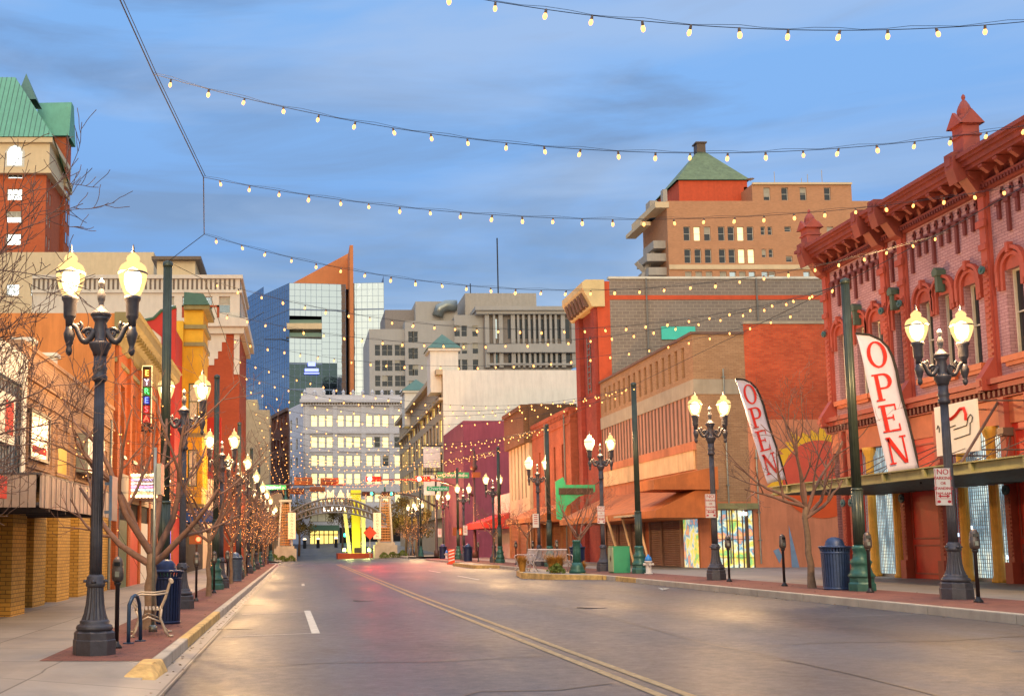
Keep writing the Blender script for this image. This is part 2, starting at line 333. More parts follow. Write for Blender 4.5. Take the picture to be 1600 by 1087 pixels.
m4 = N(n, 'ShaderNodeMix', data_type='RGBA', blend_type='MULTIPLY'); m4.inputs['Factor'].default_value = 1; l(m3.outputs['Result'], m4.inputs['A']); l(rw.outputs[0], m4.inputs['B']); l(m4.outputs['Result'], b.inputs['Base Color'])
bp = N(n, 'ShaderNodeBump', i_Strength=.3, i_Distance=.005); l(q2.outputs[0], bp.inputs['Height']); l(bp.outputs[0], b.inputs['Normal'])
# pavement concrete with scored joints
m, n, b = newmat('pavement'); l = n.links.new
t = N(n, 'ShaderNodeTexCoord'); k = N(n, 'ShaderNodeTexBrick', offset=0); k.inputs['Scale'].default_value = 1; k.inputs['Brick Width'].default_value = 1.55; k.inputs['Row Height'].default_value = 1.8; k.inputs['Mortar Size'].default_value = .014
k.inputs['Color1'].default_value = srgb('8f8983'); k.inputs['Color2'].default_value = srgb('807a75'); k.inputs['Mortar'].default_value = srgb('57524e'); l(t.outputs['Object'], k.inputs[0])
q = N(n, 'ShaderNodeTexNoise', i_Scale=.8, i_Detail=10, i_Roughness=.7); l(t.outputs['Object'], q.inputs[0]); r = ramp(n, [(.3, (.74,)*3), (.7, (1.1,)*3)]); l(q.outputs[0], r.inputs[0])
mx = N(n, 'ShaderNodeMix', data_type='RGBA', blend_type='MULTIPLY'); mx.inputs['Factor'].default_value = 1; l(k.outputs[0], mx.inputs['A']); l(r.outputs[0], mx.inputs['B']); l(mx.outputs['Result'], b.inputs['Base Color'])
b.inputs['Roughness'].default_value = .6

def sheet(xs, ys, zf):
    mb = MB(); V = [(x, y, zf(x, y)) for y in ys for x in xs]; nx = len(xs)
    mb.add(V, [(j*nx+i, j*nx+i+1, (j+1)*nx+i+1, (j+1)*nx+i) for j in range(len(ys)-1) for i in range(nx-1)]); return mb
rz = lambda x, y: .034 * (min(max(x, -1.8), 11.2) + 1.8) + rise(y)
g = MB(); g.quad((-900, -300, -1.2), (900, -300, -1.2), (900, 3000, -1.2), (-900, 3000, -1.2)); struct(g.build('ground', 'concrete'))
struct(sheet([-1.8, 11.2], [-14, 20, 96, 112, 128, 190, 240], rz).build('road', 'asphalt'))
mb = sheet([-70, -1.8], [96, 112], rz); mb2 = sheet([11.2, 90], [96, 112], rz); mb.add(mb2.v, mb2.f); struct(mb.build('cross_street', 'asphalt'))
mb = MB()
for (y0, y1) in ((14.4, 96), (112, 128), (128, 232)):
    A = sheet([-6.8, -1.95], [y0, y1], gz); mb.add(A.v, A.f)
    A = sheet([11.35, 17.9], [y0 if y0 > 20 else -14, y1], gz); mb.add(A.v, A.f)
A = sheet([17.9, 60], [30, 62], gz); mb.add(A.v, A.f)
for x0, x1 in ((-60, -6.8), (17.9, 60)): A = sheet([x0, x1], [112, 128, 240], gz); mb.add(A.v, A.f)
mb.quad((-6.8, -14, .15), (-3.4, -14, .15), (-3.4, 14.4, .15), (-6.8, 14.4, .15)); mb.quad((-3.4, -14, .15), (-1.5, -14, .009), (-1.5, 13.3, .009), (-3.4, 13.3, .15)); mb.quad((-3.4, 13.3, .15), (-1.9, 13.3, .035), (-1.9, 14.4, .15), (-3.4, 14.4, .15)); mb.quad((-1.9, 13.3, .035), (-1.5, 13.3, .009), (-1.5, 14.4, .012), (-1.9, 14.4, .012)); mb.quad((-1.9, 13.3, .034), (-1.9, 14.4, .012), (-1.9, 14.4, .15))
mb.quad((-1.8, 14.4, .004), (-1.5, 14.4, .014), (-1.5, 95.5, .014), (-1.8, 95.5, .004))
struct(mb.build('pavement', 'pavement'))
mb = MB()
A = sheet([-3.4, -1.96], [14.42, 95.5], lambda x, y: gz(x, y)+.005); mb.add(A.v, A.f)
A = sheet([11.36, 13.5], [-14, 95.5], lambda x, y: gz(x, y)+.005); mb.add(A.v, A.f)
struct(mb.build('brick_paving', 'paver'))
def kerbrun(mb, x, pts, zr):
    for a, b in zip(pts, pts[1:]): mb.add([(x-.085, a+.006, zr-.3), (x+.085, a+.006, zr-.3), (x+.085, b-.006, zr-.3), (x-.085, b-.006, zr-.3), (x-.085, a+.006, zr+.16), (x+.07, a+.006, zr+.16), (x+.07, b-.006, zr+.16), (x-.085, b-.006, zr+.16)], [(0,3,2,1),(4,5,6,7),(0,1,5,4),(1,2,6,5),(2,3,7,6),(3,0,4,7)])
def fr(a, b, s):
    k = max(1, round((b-a)/s)); return [a + (b-a)*i/k for i in range(k+1)]
mb = MB(); kerbrun(mb, -1.87, fr(14.6, 17.9, 1.1), 0); kerbrun(mb, -1.87, fr(25.2, 95.8, 2.4), 0); kerbrun(mb, -1.87, fr(112.2, 128, 3), 0)
def rk(mb, y0, y1, x=11.27, s=2.4):
    kerbrun(mb, x, fr(y0, y1, s), .442)
rk(mb, -14, 36.2); rk(mb, 38.5, 42); rk(mb, 50.2, 61.5); rk(mb, 71, 95.8); rk(mb, 112.2, 128)
struct(mb.build('kerb', 'kerb', bevel=.02))
mb = MB(); kerbrun(mb, -1.87, fr(17.9, 25.2, 1.9), 0); rk(mb, 36.2, 38.5)
mb.add([(-2.15, 13.35, .05), (-1.72, 13.35, .0), (-1.72, 14.6, .0), (-2.15, 14.6, .1), (-2.02, 13.85, .165), (-1.86, 13.85, .165), (-1.8, 14.6, .165), (-2.05, 14.6, .165)], [(0,3,2,1),(4,5,6,7),(0,1,5,4),(1,2,6,5),(2,3,7,6),(3,0,4,7)])
# planted kerb extensions on the right side
def island(mb, pts, z0, z1):
    n_ = len(pts)
    for i in range(n_):
        a, b = Vector(pts[i]+(0,)), Vector(pts[(i+1) % n_]+(0,)); d = (b-a).normalized(); w_ = Vector((-d.y, d.x, 0))*.14
        mb.add([a+Vector((0,0,z0)), b+Vector((0,0,z0)), b+w_+Vector((0,0,z0)), a+w_+Vector((0,0,z0)), a+Vector((0,0,z1)), b+Vector((0,0,z1)), b+w_+Vector((0,0,z1)), a+w_+Vector((0,0,z1))], [(0,3,2,1),(4,5,6,7),(0,1,5,4),(1,2,6,5),(2,3,7,6),(3,0,4,7)])
I1 = [(9.6, 41.6), (11.2, 39.6), (11.35, 51.8), (10.1, 49.8), (9.5, 47.5), (8.95, 43.8)]
I2 = [(10, 62), (11.2, 60.5), (11.35, 71.5), (10, 70.5)]
I1 = I1[:]; island(mb, I1, .1, .60); island(mb, I2, .1, .60)
struct(mb.build('yellow_kerb', 'kerb_yellow', bevel=.02))
mb = MB()
for I in (I1, I2): mb.quad(*[(x, y, .592) for x, y in I])
struct(mb.build('kerb_extension', 'pavement'))
# markings
mat('tar', '2a2c30', .5, 0, .3, 5)
def strip(mb, P, w_, dz=.006):
    for (a, b) in zip(P, P[1:]):
        d = (Vector(b)-Vector(a)).normalized(); q = Vector((-d.y, d.x))*w_/2
        mb.quad(*[(x, y, rz(x, y)+dz) for x, y in (Vector(a)-q, Vector(b)-q, Vector(b)+q, Vector(a)+q)])
mb = MB(); c0 = [(3.87, 6), (3.83, 10.4), (3.73, 19), (3.6, 33), (3.43, 90)]
strip(mb, c0, .11); strip(mb, [(x-.26, y) for x, y in c0], .11)
struct(mb.build('centre_line', 'paint_yellow'))
mb = MB(); strip(mb, [(.32, 19.9), (.22, 27)], .15); strip(mb, [(-1.35, 19.9), (.3, 19.95)], .07); strip(mb, [(-1.35, 26.4), (.16, 26.6)], .07); strip(mb, [(-1.3, 33.2), (.2, 33.3)], .06); strip(mb, [(.2, 44), (.2, 46.5)], .12)
strip(mb, [(7.3, 44), (7.3, 50)], .11); strip(mb, [(7.3, 56), (7.3, 61)], .11); strip(mb, [(-1.5, 92.2), (11, 92.2)], .4)
struct(mb.build('parking_marking', 'paint_white')); mb = MB()
for y in (13.5, 19.6, 25.7, 31.8): strip(mb, [(8.75, y), (11.1, y)], .07)
struct(mb.build('parking_marking', 'paint_faded'))
mb = MB(); mb.mi = 0
for (x, y) in ((-1.25, 21.6), (-1.2, 30.5)): mb.box(x-.35, x+.45, y-.06, y+.06, rz(x, y)+.008, rz(x, y)+.014)
strip(mb, [(-1.49, 8), (-1.5, 30), (-1.49, 60), (-1.5, 94)], .03, .016)
for (pts) in ([(5.9, 9), (6.0, 12), (5.85, 16), (6.05, 21), (5.95, 27), (6.1, 36)], [(1.6, 11.2), (1.9, 11.6), (2.7, 11.5), (3.4, 11.9)], [(6.2, 15.1), (7.3, 15.3), (8.8, 15.0), (10.9, 15.4)], [(-1.2, 14.7), (.4, 14.9), (1.8, 14.6), (3.3, 14.8)]): strip(mb, pts, .035, .005)
struct(mb.build('tar_seam', 'tar'))

# ---------------------------------------------------------------- street lamp
def make_lamp(label, loc):
    e = empty('street_lamp', (0, 0, 0), label, 'street lamp', 'twin globe street lamps along both kerbs')
    mb = MB(); mb.lathe([(.3, 0), (.3, .2), (.287, .21), (.287, .3), (.25, .33)], n=8); mb.smooth = True
    mb.lathe([(.24, .33), (.26, .36), (.245, .4), (.205, .42), (.21, .45), (.18, .48)], n=32)
    mb.lathe([(.185, .48), (.155, .56), (.132, .68), (.12, .8), (.115, .92)], n=96, flute=.1, k=16, cap=False)
    mb.lathe([(.115, .92), (.135, .94), (.135, .99), (.12, 1.0), (.125, 1.06), (.088, 1.1)], n=32)
    for a in range(4): mb.lathe([(.04, 0), (.03, .03), (0.004, .04)], c=(.14*math.cos(a*math.pi/2), .14*math.sin(a*math.pi/2), .99), n=8)
    mb.build('base', 'iron', e)
    mb = MB(); mb.smooth = True
    mb.lathe([(.086, 1.08), (.084, 1.6), (.078, 3.0), (.072, 3.82)], n=96, flute=.1, k=16)
    mb.lathe([(.072, 3.82), (.11, 3.85), (.11, 3.9), (.088, 3.93), (.1, 3.98), (.11, 4.02), (.09, 4.06), (.09, 4.2)], n=32)
    mb.lathe([(.1, 4.2), (.11, 4.25), (.15, 4.32), (.16, 4.36), (.16, 4.39), (.1, 4.41), (.08, 4.46), (.1, 4.6), (.085, 4.68), (.11, 4.72), (.13, 4.76)], n=32)
    mb.build('shaft', 'iron', e)
    mb = MB(); mb.smooth = True
    mb.lathe([(.13, 4.76), (.155, 4.8), (.1, 4.85), (.055, 4.9), (.035, 4.96), (.055, 5.02), (.06, 5.1), (.035, 5.17), (.025, 5.2), (.05, 5.24), (.045, 5.29), (.015, 5.32), (.005, 5.34)], n=20)
    mb.build('finial', 'iron', e)
    for s_ in (-1, 1):
        mb = MB(); mb.smooth = True
        pts = []; rd = []
        for i in range(15):
            t = i/14; x = .08 + .34*t; z = 4.58 - .17*math.sin(math.pi*min(1, t*1.25)) + .17*max(0, t-.55)
            pts.append((s_*x, 0, z)); rd.append(.055 - .02*t)
        mb.tube(pts, rd, 8)
        sp = [(s_*(.17 + (.085 - .0045*i)*math.cos(i*.55)), 0, 4.53 + (.085 - .0045*i)*math.sin(i*.55)) for i in range(17)]
        mb.tube(sp, [.028]*17, 6)
        sp = [(s_*(.33 + (.07 - .004*i)*math.cos(i*.55+2)), 0, 4.63 + (.07 - .004*i)*math.sin(i*.55+2)) for i in range(14)]
        mb.tube(sp, [.024]*14, 6)
        mb.lathe([(.01, 4.2), (.04, 4.23), (.05, 4.28), (.035, 4.33), (.045, 4.36), (.075, 4.46), (.085, 4.52), (.06, 4.58), (.055, 4.62)], c=(s_*.45, 0, 0), n=16)
        mb.lathe([(.055, 4.62), (.06, 4.72), (.085, 4.76), (.09, 4.78), (.095, 4.98), (.12, 5.02), (.12, 5.06), (.1, 5.07)], c=(s_*.45, 0, 0), n=24)
        mb.build('arm', 'iron', e)
        mb = MB(); mb.smooth = True
        mb.lathe([(.09, 5.065), (.12, 5.1), (.165, 5.2), (.198, 5.31), (.208, 5.4), (.2, 5.47), (.175, 5.52), (.13, 5.555), (.095, 5.57), (.09, 5.6), (.1, 5.62), (.085, 5.66), (.05, 5.69), (.02, 5.72)], c=(s_*.45, 0, 0), n=28)
        gl_ = mb.build('globe', 'globe_lit', e)
        mb = MB(); mb.smooth = True; mb.lathe([(.02, 5.1), (.09, 5.16), (.125, 5.28), (.125, 5.38), (.08, 5.46), (.01, 5.5)], c=(s_*.45, 0, 0), n=16); mb.build('lamp_core', 'lamp_core', gl_)
        mb = MB(); mb.smooth = True
        mb.lathe([(.21, 5.385), (.214, 5.4), (.209, 5.415)], c=(s_*.45, 0, 0), n=28, cap=False); mb.build('band', 'iron', gl_); mb = MB(); mb.smooth = True
        mb.lathe([(.02, 5.715), (.028, 5.73), (.014, 5.75), (.018, 5.78), (.004, 5.84)], c=(s_*.45, 0, 0), n=10)
        mb.build('finial_tip', 'iron', gl_)
    e.location = loc
    return e
lamp0 = None
LL = [(15.3, -2.84, 'nearest left street lamp, beside the short yellow kerb nose and the black parking meter'),
      (26.4, -2.81, 'second left street lamp, just behind the dark slatted bin'),
      (39.6, -2.8, 'third left street lamp with both globes just above the green pole'),
      (50.3, -2.8, 'fourth left street lamp between lit bare trees'),
      (61, -2.8, 'fifth left street lamp near the mast arm with the green street sign'),
      (72, -2.8, 'sixth left street lamp, right of the signed mast arm pole'), (82, -2.8, 'seventh left street lamp in a row of small far lamps'), (92.5, -2.8, 'eighth left street lamp at the signal corner'),
      (114, -2.8, 'ninth left street lamp, just past the cross street'), (122, -3.2, 'farthest left street lamp beside the arch pedestal'),
      (21.3, 12.83, 'right street lamp in front of the white banner on the red brick building'),
      (33.4, 12.8, 'right street lamp in front of the lit shop window with its no parking sign'),
      (45.5, 12.75, 'right street lamp beside the green utility cabinet, left globe dim'),
      (56.9, 12.6, 'right street lamp behind the white bench, left globe dim'),
      (70.6, 12.7, 'right street lamp near the corner kerb extension with both globes lit'),
      (82, 12.5, 'right street lamp in front of the magenta wall and red awning'), (94.3, 12.6, 'right street lamp at the signal corner beneath the lower street sign'), (114, 12.6, 'right street lamp just past the cross street'), (123, 12.9, 'farthest right street lamp near the arch')]
LAMPS = []
for i, (y, x, lab) in enumerate(LL):
    loc = (x, y, gz(x, y)+.004)
    if lamp0 is None: lamp0 = make_lamp(lab, loc); o = lamp0
    else: o = copy_tree(lamp0); o.location = loc; o['label'] = lab
    LAMPS.append(o)
for i, o in enumerate(LAMPS):
    ld = bpy.data.lights.new('lamp_light', 'POINT'); ld.energy = 650 if i in (12, 13) else 1120; ld.color = (1, .60, .26); ld.shadow_soft_size = .22
    lo = bpy.data.objects.new('lamp_light', ld); COL.objects.link(lo); lo.parent = o; lo.location = (0, 0, 5.62)
for i in (12, 13):
    gs = [c for c in LAMPS[i].children if c.name.startswith('globe')]; gs.sort(key=lambda c: c.name)
    c = gs[0]; k0 = [q for q in c.children if q.name.startswith('lamp_core')]
    for q in k0: bpy.data.objects.remove(q)
    c.data = c.data.copy(); c.data.materials[0] = M('globe_dim')
# ---------------------------------------------------------------- tall green wire poles
def make_pole():
    e = empty('tall_pole', (0,0,0), 'x', 'pole', 'tall green poles that carry the light strings')
    mb = MB(); mb.lathe([(.3, 0), (.3, .16), (.27, .2), (.27, .3)], n=8); mb.smooth = True
    mb.lathe([(.27, .3), (.29, .34), (.24, .42), (.2, .55), (.21, .6), (.24, .66), (.17, .74), (.15, .9), (.175, .95), (.175, 1.0), (.14, 1.04)], n=24)
    mb.build('base', 'post_teal', e)
    mb = MB(); mb.smooth = True; mb.lathe([(.135, 1.04), (.13, 2.3)], n=64, flute=.12, k=12); mb.lathe([(.13, 2.3), (.14, 2.32), (.11, 2.36)], n=24); mb.build('lower_shaft', 'post_green', e)
    mb = MB(); mb.smooth = True; mb.lathe([(.105, 2.36), (.095, 7.2)], n=64, flute=.12, k=12); mb.lathe([(.105, 7.2), (.11, 7.22), (.1, 7.3), (.03, 7.33)], n=20); mb.build('upper_shaft', 'post_green', e)
    return e
PP = [(-2.8, 22.7, 'tall green pole rising behind the dark bin on the left, the nearest one there'), (-2.9, 38.2, 'tall green pole with a teal base standing left, next beyond the two bare trees'), (-2.9, 53, 'tall green pole left among the lit trees'), (-2.9, 67, 'tall green pole left just before the signal corner'),
      (12.96, 25.1, 'tall green pole beside the blue slatted bin and the larger OPEN flag'), (13.0, 41.5, 'tall green pole with teal base beside the white and blue hydrant'), (12.9, 55.8, 'tall dark green pole behind the white bench'), (12.7, 68.5, 'tall dark green pole at the right corner before the cross street'),
      (-2.9, 80, 'tall green pole left, fifth from the camera'), (12.8, 87, 'tall green pole right, in front of the blue and white shop'), (-2.9, 113.5, 'farthest tall green pole on the left'), (12.8, 113.5, 'farthest tall green pole on the right')]
p0 = make_pole(); POLES = []
for i, (x, y, lab) in enumerate(PP):
    o = p0 if i == 0 else copy_tree(p0); o.location = (x, y, gz(x, y)+.004); o['label'] = lab; o.scale.z = 1.035 if x < 0 else 1; POLES.append(o)
# ---------------------------------------------------------------- strings of bulbs
def bulb_mesh():
    mb = MB(); mb.smooth = True
    mb.lathe([(.01, .015), (.016, 0), (.018, -.03), (.017, -.045)], n=8); mb.mi = 1
    mb.lathe([(.017, -.045), (.025, -.066), (.027, -.085), (.019, -.11), (.004, -.12)], n=8)
    o = mb.build('bulb', ['frame_bronze', 'bulb_lit']); me = o.data; bpy.data.objects.remove(o); return me
BM = bulb_mesh()
def light_string(i, A, B, sag, step=.5):
    A = Vector(A); B = Vector(B); n_ = max(4, round((B-A).length/step)); sd = random.Random(i)
    e = empty('light_string', A, f'warm bulb string crossing over the street, {ORD[i]} from the camera', 'string lights', 'strings of bulbs crossing above the street')
    P = lambda t: A.lerp(B, t) + Vector((0, 0, -4*sag*t*(1-t)))
    mb = MB(); fine = [P(t/(n_*2)) for t in range(n_*2+1)]
    mb.tube(fine, .005 if i < 8 else .007, 3, False)
    if i < 6: mb.tube([p + Vector((0, .01, 0.025+.015*math.sin(k*1.7))) for k, p in enumerate(fine)], .003, 3, False)
    mb.build('wire', 'wire', e)
    for k in range(n_):
        b_ = bpy.data.objects.new('bulb', BM); COL.objects.link(b_); b_.parent = e
        b_.location = P((k+.5)/n_) - A + Vector((sd.uniform(-.02, .02), 0, -.01)); b_.rotation_euler = (sd.uniform(-.35, .35), sd.uniform(-.3, .3), 0); q_ = sd.uniform(.76, .94); b_.scale = (q_, q_, q_)
    return e
near = [(10.5, (-2.3, 8.05), 12.9, .95), (13.9, None, 12.9, .95), (17.3, None, 12.9, .85), (20.9, None, 12.9, .85)]
pA = {13.9: atY(240, 116, 13.9), 17.3: atY(318, 277, 17.3), 20.9: atY(319, 366, 20.9)}
light_string(0, (-2.2, 10.5, 8.36), (13.2, 10.5, 8.36), 1.5)
for i, Y in enumerate((13.9, 17.3, 20.9)):
    a = pA[Y]; light_string(i+1, a, (12.9, Y, a[2] + (.05 if i == 0 else .05)), (1.12, .74, 1.16)[i])
idx = 4; Y = 24.3; PY = [25.1, 41.5, 55.8, 68.5, 87, 113.5]
LE = [(22.7, pA[20.9])]
while Y < 121:
    pr = min(PY, key=lambda q: abs(q - (Y+1.0)))
    ry = pr if (idx % 2 or Y < 27) else pr + (Y-pr)*.35
    zr = 7.25 + .55
    light_string(idx, (-2.1 if Y < 60 else -2.5, Y, 7.72), (12.9, ry, zr - (.15 if ry != pr else 0)), 1.12 if Y < 60 else 1.0, .5 if Y < 90 else .62); idx += 1; Y += 3.45
mb = MB(); cab = [(-2.6, 4.5, 8.9), (-2.35, 9, 8.15), pA[13.9], pA[17.3], pA[20.9], (-2.8, 22.7, 7.72), ]
mb.tube(cab, .009, 4); mb.tube([(x+.03, y, z+.02) for x, y, z in cab[:4]], .006, 3)
tag(mb.build('support_cable', 'wire'), 'black support cable zigzagging down the left side of the sky', 'cable')
mb = MB(); z_ = 7.4; pts = [(-2.8, 22.7, 7.72)]
y = 24.3
while y < 118: pts.append((-2.15 if y < 60 else -2.52, y, 7.72)); y += 3.45
mb.tube(pts, .01, 3); tag(mb.build('support_cable', 'wire'), 'support wire running away from the camera above the left kerb', 'cable')
mb = MB(); mb.tube([(12.9, 9, 8.1), (12.9, 13.9, 8.2), (12.9, 20.9, 7.9), (12.95, 25.1, 7.85), (13, 41.5, 7.85), (12.9, 55.8, 7.85), (12.7, 68.5, 7.85), (12.8, 87, 7.85), (12.8, 113.5, 7.85)], .01, 3)
tag(mb.build('support_cable', 'wire'), 'support wire running away above the right kerb between the pole tops', 'cable')
# ---------------------------------------------------------------- bare trees
def tree(label, base, h, r0, fork, nm, spread, lv, seed, lean=(0, 0), group=None, az=None, dirs=None, up=.55, kids=4, scl=1):
    rnd = random.Random(seed); e = empty('bare_tree', base, label, 'tree', group)
    base = Vector(base); tr = MB(); tr.smooth = True; cr_ = MB(); cr_.smooth = True; PT = []
    P = [base]; k = 7
    for i in range(1, k+1):
        t = i/k; P.append(base + Vector((lean[0]*t + rnd.uniform(-.03, .03), lean[1]*t + rnd.uniform(-.03, .03), fork*t)))
    tr.tube([base - Vector((0,0,.05))] + P, [r0*1.5, r0*1.35] + [r0*(1.1-.35*i/k) for i in range(1, k+1)], 10); PT += P
    def branch(p, d, ln, r, lev):
        n_ = 6 if lev < 2 else 5; pts = [p]; q = p.copy(); d = d.normalized()
        for i in range(n_):
            d = (d + Vector((rnd.uniform(-.22, .22), rnd.uniform(-.22, .22), rnd.uniform(-.12, .22)*(1.1 if lev else 1)))).normalized()
            q = q + d*ln/n_; pts.append(q.copy())
        rad = [max(.004, r*(1-.62*i/n_)) for i in range(n_+1)]
        cr_.tube(pts, rad, 6 if lev < 2 else (4 if lev < 3 else 3), False)
        if lev < 2: PT.extend(pts)
        if lev < lv:
            kk = kids if lev < 2 else max(2, kids-1)
            for j in range(kk):
                f = .3 + .7*(j+rnd.random()*.7)/kk; i0 = min(n_-1, int(f*n_)); s = pts[i0].lerp(pts[i0+1], f*n_-i0)
                a = (pts[i0+1]-pts[i0]).normalized(); side = a.cross(Vector((rnd.uniform(-1,1), rnd.uniform(-1,1), rnd.uniform(-1,1)))).normalized()
                nd_ = a*.75 + side*rnd.uniform(.55, .95) + Vector((0, 0, .18))
                branch(s, nd_, ln*rnd.uniform(.45, .68), rad[i0]*.62, lev+1)
    top = P[-1]
    for i in range(nm):
        if dirs: d, ln = dirs[i]; d = Vector(d)
        else:
            a = 2*math.pi*i/nm + rnd.uniform(-.4, .4) + (az or 0); d = Vector((math.cos(a)*spread, math.sin(a)*spread, up + rnd.random()*.4)); ln = (h-fork)*rnd.uniform(.5, .72)
        branch(top if i % 2 == 0 else P[-2], d, ln*scl, r0*.62, 0)
    tr.build('trunk', 'bark', e); cr_.build('crown', 'twig', e)
    return e, PT
def fairy(label, PT, n_, seed, spread=.12, size=.013):
    rnd = random.Random(seed); mb = MB(); 
    path = []
    for _ in range(n_):
        p = Vector(rnd.choice(PT)) + Vector((rnd.uniform(-spread, spread), rnd.uniform(-spread, spread), rnd.uniform(-.2, .2))); s = size
        mb.add([p+Vector((s,0,0)), p+Vector((-s,0,0)), p+Vector((0,s,0)), p+Vector((0,-s,0)), p+Vector((0,0,s)), p+Vector((0,0,-s))], [(0,2,4),(2,1,4),(1,3,4),(3,0,4),(2,0,5),(1,2,5),(3,1,5),(0,3,5)]); path.append(p)
    mb.mi = 1; path.sort(key=lambda p: p.z)
    mb.tube([p for p in path[::3]], .003, 3, False)
    tag(mb.build('fairy_lights', ['fairy', 'wire']), label, 'fairy lights', 'fairy lights wound on the kerbside trees')
GT = 'bare trees along the kerbs'
tree('large leafless tree whose branches reach in from the left edge', (-5.3, 11.4, .15), 7, .075, 2.3, 6, .8, 4, 3, group=GT, dirs=[((.6,.25,.75), 3.2), ((.6,-.1,.45), 3.0), ((-.3,.8,.9), 3.2), ((.6,.5,.35), 3.0), ((.85,.3,.2), 2.6), ((.15,.2,1), 3.2)], kids=5, scl=.8)
e, PT = tree('leafless tree with a thick leaning trunk between the white bench and the dark bin', (-2.72, 19.9, .15), 5.6, .115, 1.35, 6, .8, 4, 11, lean=(.05, .1), group=GT, dirs=[((-.75,.1,.75), 3.2), ((.5,.3,.95), 3.4), ((-.35,-.3,.95), 3.4), ((.75,-.1,.6), 2.5), ((.1,.4,1.1), 3.4), ((-.95,.3,.35), 2.8)], kids=3, scl=.8)
fairy('string of tiny orange lights on the thick leaning left tree', PT, 46, 1)
e, PT = tree('slim leafless tree between two parking meters on the left', (-2.7, 33, .15), 5.2, .075, 1.9, 6, .7, 4, 12, group=GT, az=.5, kids=4); fairy('tiny orange lights on the slim second left tree', PT, 110, 2)
e, PT = tree('leafless tree behind the smaller pole on the left', (-2.7, 44, .15), 5, .07, 1.7, 6, .7, 3, 13, group=GT); fairy('tiny orange lights on the third left tree', PT, 170, 3)
YS = [54.8, 63.8, 73.5, 83, 91]
for k, y in enumerate(YS):
    e, PT = tree(f'leafless kerbside tree on the left covered in tiny lights, {ORD[k]} of the five small ones', (-2.7, y, gz(-2.7, y)), 4.8, .07, 1.6, 6, .7, 3, 20+k, group=GT); fairy(f'dense tiny orange lights on the {ORD[k]} of the five small left trees', PT, 150, 30+k, .25, .016)
tree('leafless tree in front of the mural wall, a white tag on its trunk', (12.7, 27, gz(12.7, 27)), 5.4, .08, 2.0, 7, .8, 4, 61, lean=(-.08, 0), group=GT, dirs=[((-.9,.1,.5), 2.9), ((.75,.2,.8), 2.8), ((-.5,-.2,1), 3.1), ((.3,.3,1.2), 3.4), ((-.95,-.2,.15), 2.6), ((.85,-.2,.5), 2.5), ((-.1,0,1.2), 3.5)], kids=3, scl=.68)
e, PT = tree('leafless tree behind the grasses, in front of the green sign', (12.6, 48.8, .6), 4.9, .07, 1.5, 6, .8, 4, 62, group=GT, kids=3)
e, PT = tree('small leafless tree with warm lights on its low fork, by the beige shutters', (12.4, 58.8, .6), 4.0, .05, 1.7, 5, .8, 3, 63, group=GT); fairy('warm lights on the small right tree by the beige shutters', PT, 60, 63, .1)
e, PT = tree('small leafless tree by the red awning on the right', (12.5, 69.6, .6), 4.6, .05, 1.7, 5, .7, 3, 64, group=GT); fairy('warm lights on the right tree by the red awning', PT, 60, 64, .1)
for k, y in enumerate((113.5, 118, 122)):
    e, PT = tree(f'leafless tree on the right past the cross street, {ORD[k]} of three', (12.4, y, gz(12.4, y)), 4.6, .06, 1.6, 5, .7, 3, 70+k, group=GT); fairy(f'warm lights on the {ORD[k]} right tree past the cross street', PT, 60, 70+k, .1, .02)

mb = MB()
for (x, y) in ((1.9, 31.0), (6.6, 24.5)):
    mb = MB(); mb.lathe([(.36, 0), (.36, .006), (.31, .006), (.31, .002), (.30, .002), (.30, .008)], c=(x, y, rz(x, y)+.004), n=28); tag(mb.build('manhole_cover', 'iron'), 'round iron manhole cover in the ' + ('left' if x < 4 else 'right') + ' lane of the road', 'manhole cover')

rnd = random.Random(8); mb = MB()
for _ in range(420):
    left = rnd.random() < .55
    if left: x, y = (rnd.gauss(-1.68, .07), rnd.uniform(12, 60)) if rnd.random() < .6 else (rnd.uniform(-3.3, -2.0), rnd.uniform(14.6, 50))
    else: x, y = (rnd.gauss(11.05, .1), rnd.uniform(14, 60)) if rnd.random() < .6 else (rnd.uniform(11.5, 13.4), rnd.uniform(16, 50))
    z = (rz(x, y) if -1.75 < x < 11.15 else gz(x, y)+.006) + .012; a = rnd.uniform(0, 6.28); r_ = rnd.uniform(.015, .04)
    mb.quad((x+r_*math.cos(a), y+r_*math.sin(a), z), (x-r_*.6*math.sin(a), y+r_*.6*math.cos(a), z+.008), (x-r_*math.cos(a), y-r_*math.sin(a), z+.002), (x+r_*.6*math.sin(a), y-r_*.6*math.cos(a), z+.01))
mat('dry_leaf', '6b5138', .9, 0, .4, 8); struct(mb.build('dry_leaves', 'dry_leaf'), 'stuff')
# ================================================================ the red brick corner building on the right
brick('brick_mauve', 'b28a90', 'a67e84', '87606a', .22, .085, .008, stain=.25)
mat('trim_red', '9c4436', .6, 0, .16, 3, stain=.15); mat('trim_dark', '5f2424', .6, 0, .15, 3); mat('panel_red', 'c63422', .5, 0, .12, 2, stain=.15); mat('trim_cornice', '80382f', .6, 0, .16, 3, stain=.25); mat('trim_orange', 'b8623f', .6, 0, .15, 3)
mat('column_yellow', 'e2a83e', .55, 0, .15, 5, stain=.2); mat('rosette_teal', '34565c', .6); mat('canopy_olive', '8c8a5f', .55, .1, .2, 3, stain=.3); mat('canopy_dark', '2a2c33', .6)
mat('hood_green', '44564c', .7); mat('rod', '6d5a50', .5, .4); mat('off_white', 'c9c2b2', .7, 0, .1, 2, stain=.15)
X0 = 18.0
Y_A, Y_B = 12.0, 36.2                                  # facade from near to far
FR = Face((X0, Y_B), (X0, Y_A))                        # left to right = far to near
def fu(y): return Y_B - y
def zf(px, py, X=X0): return atX(px, py, X)[2]
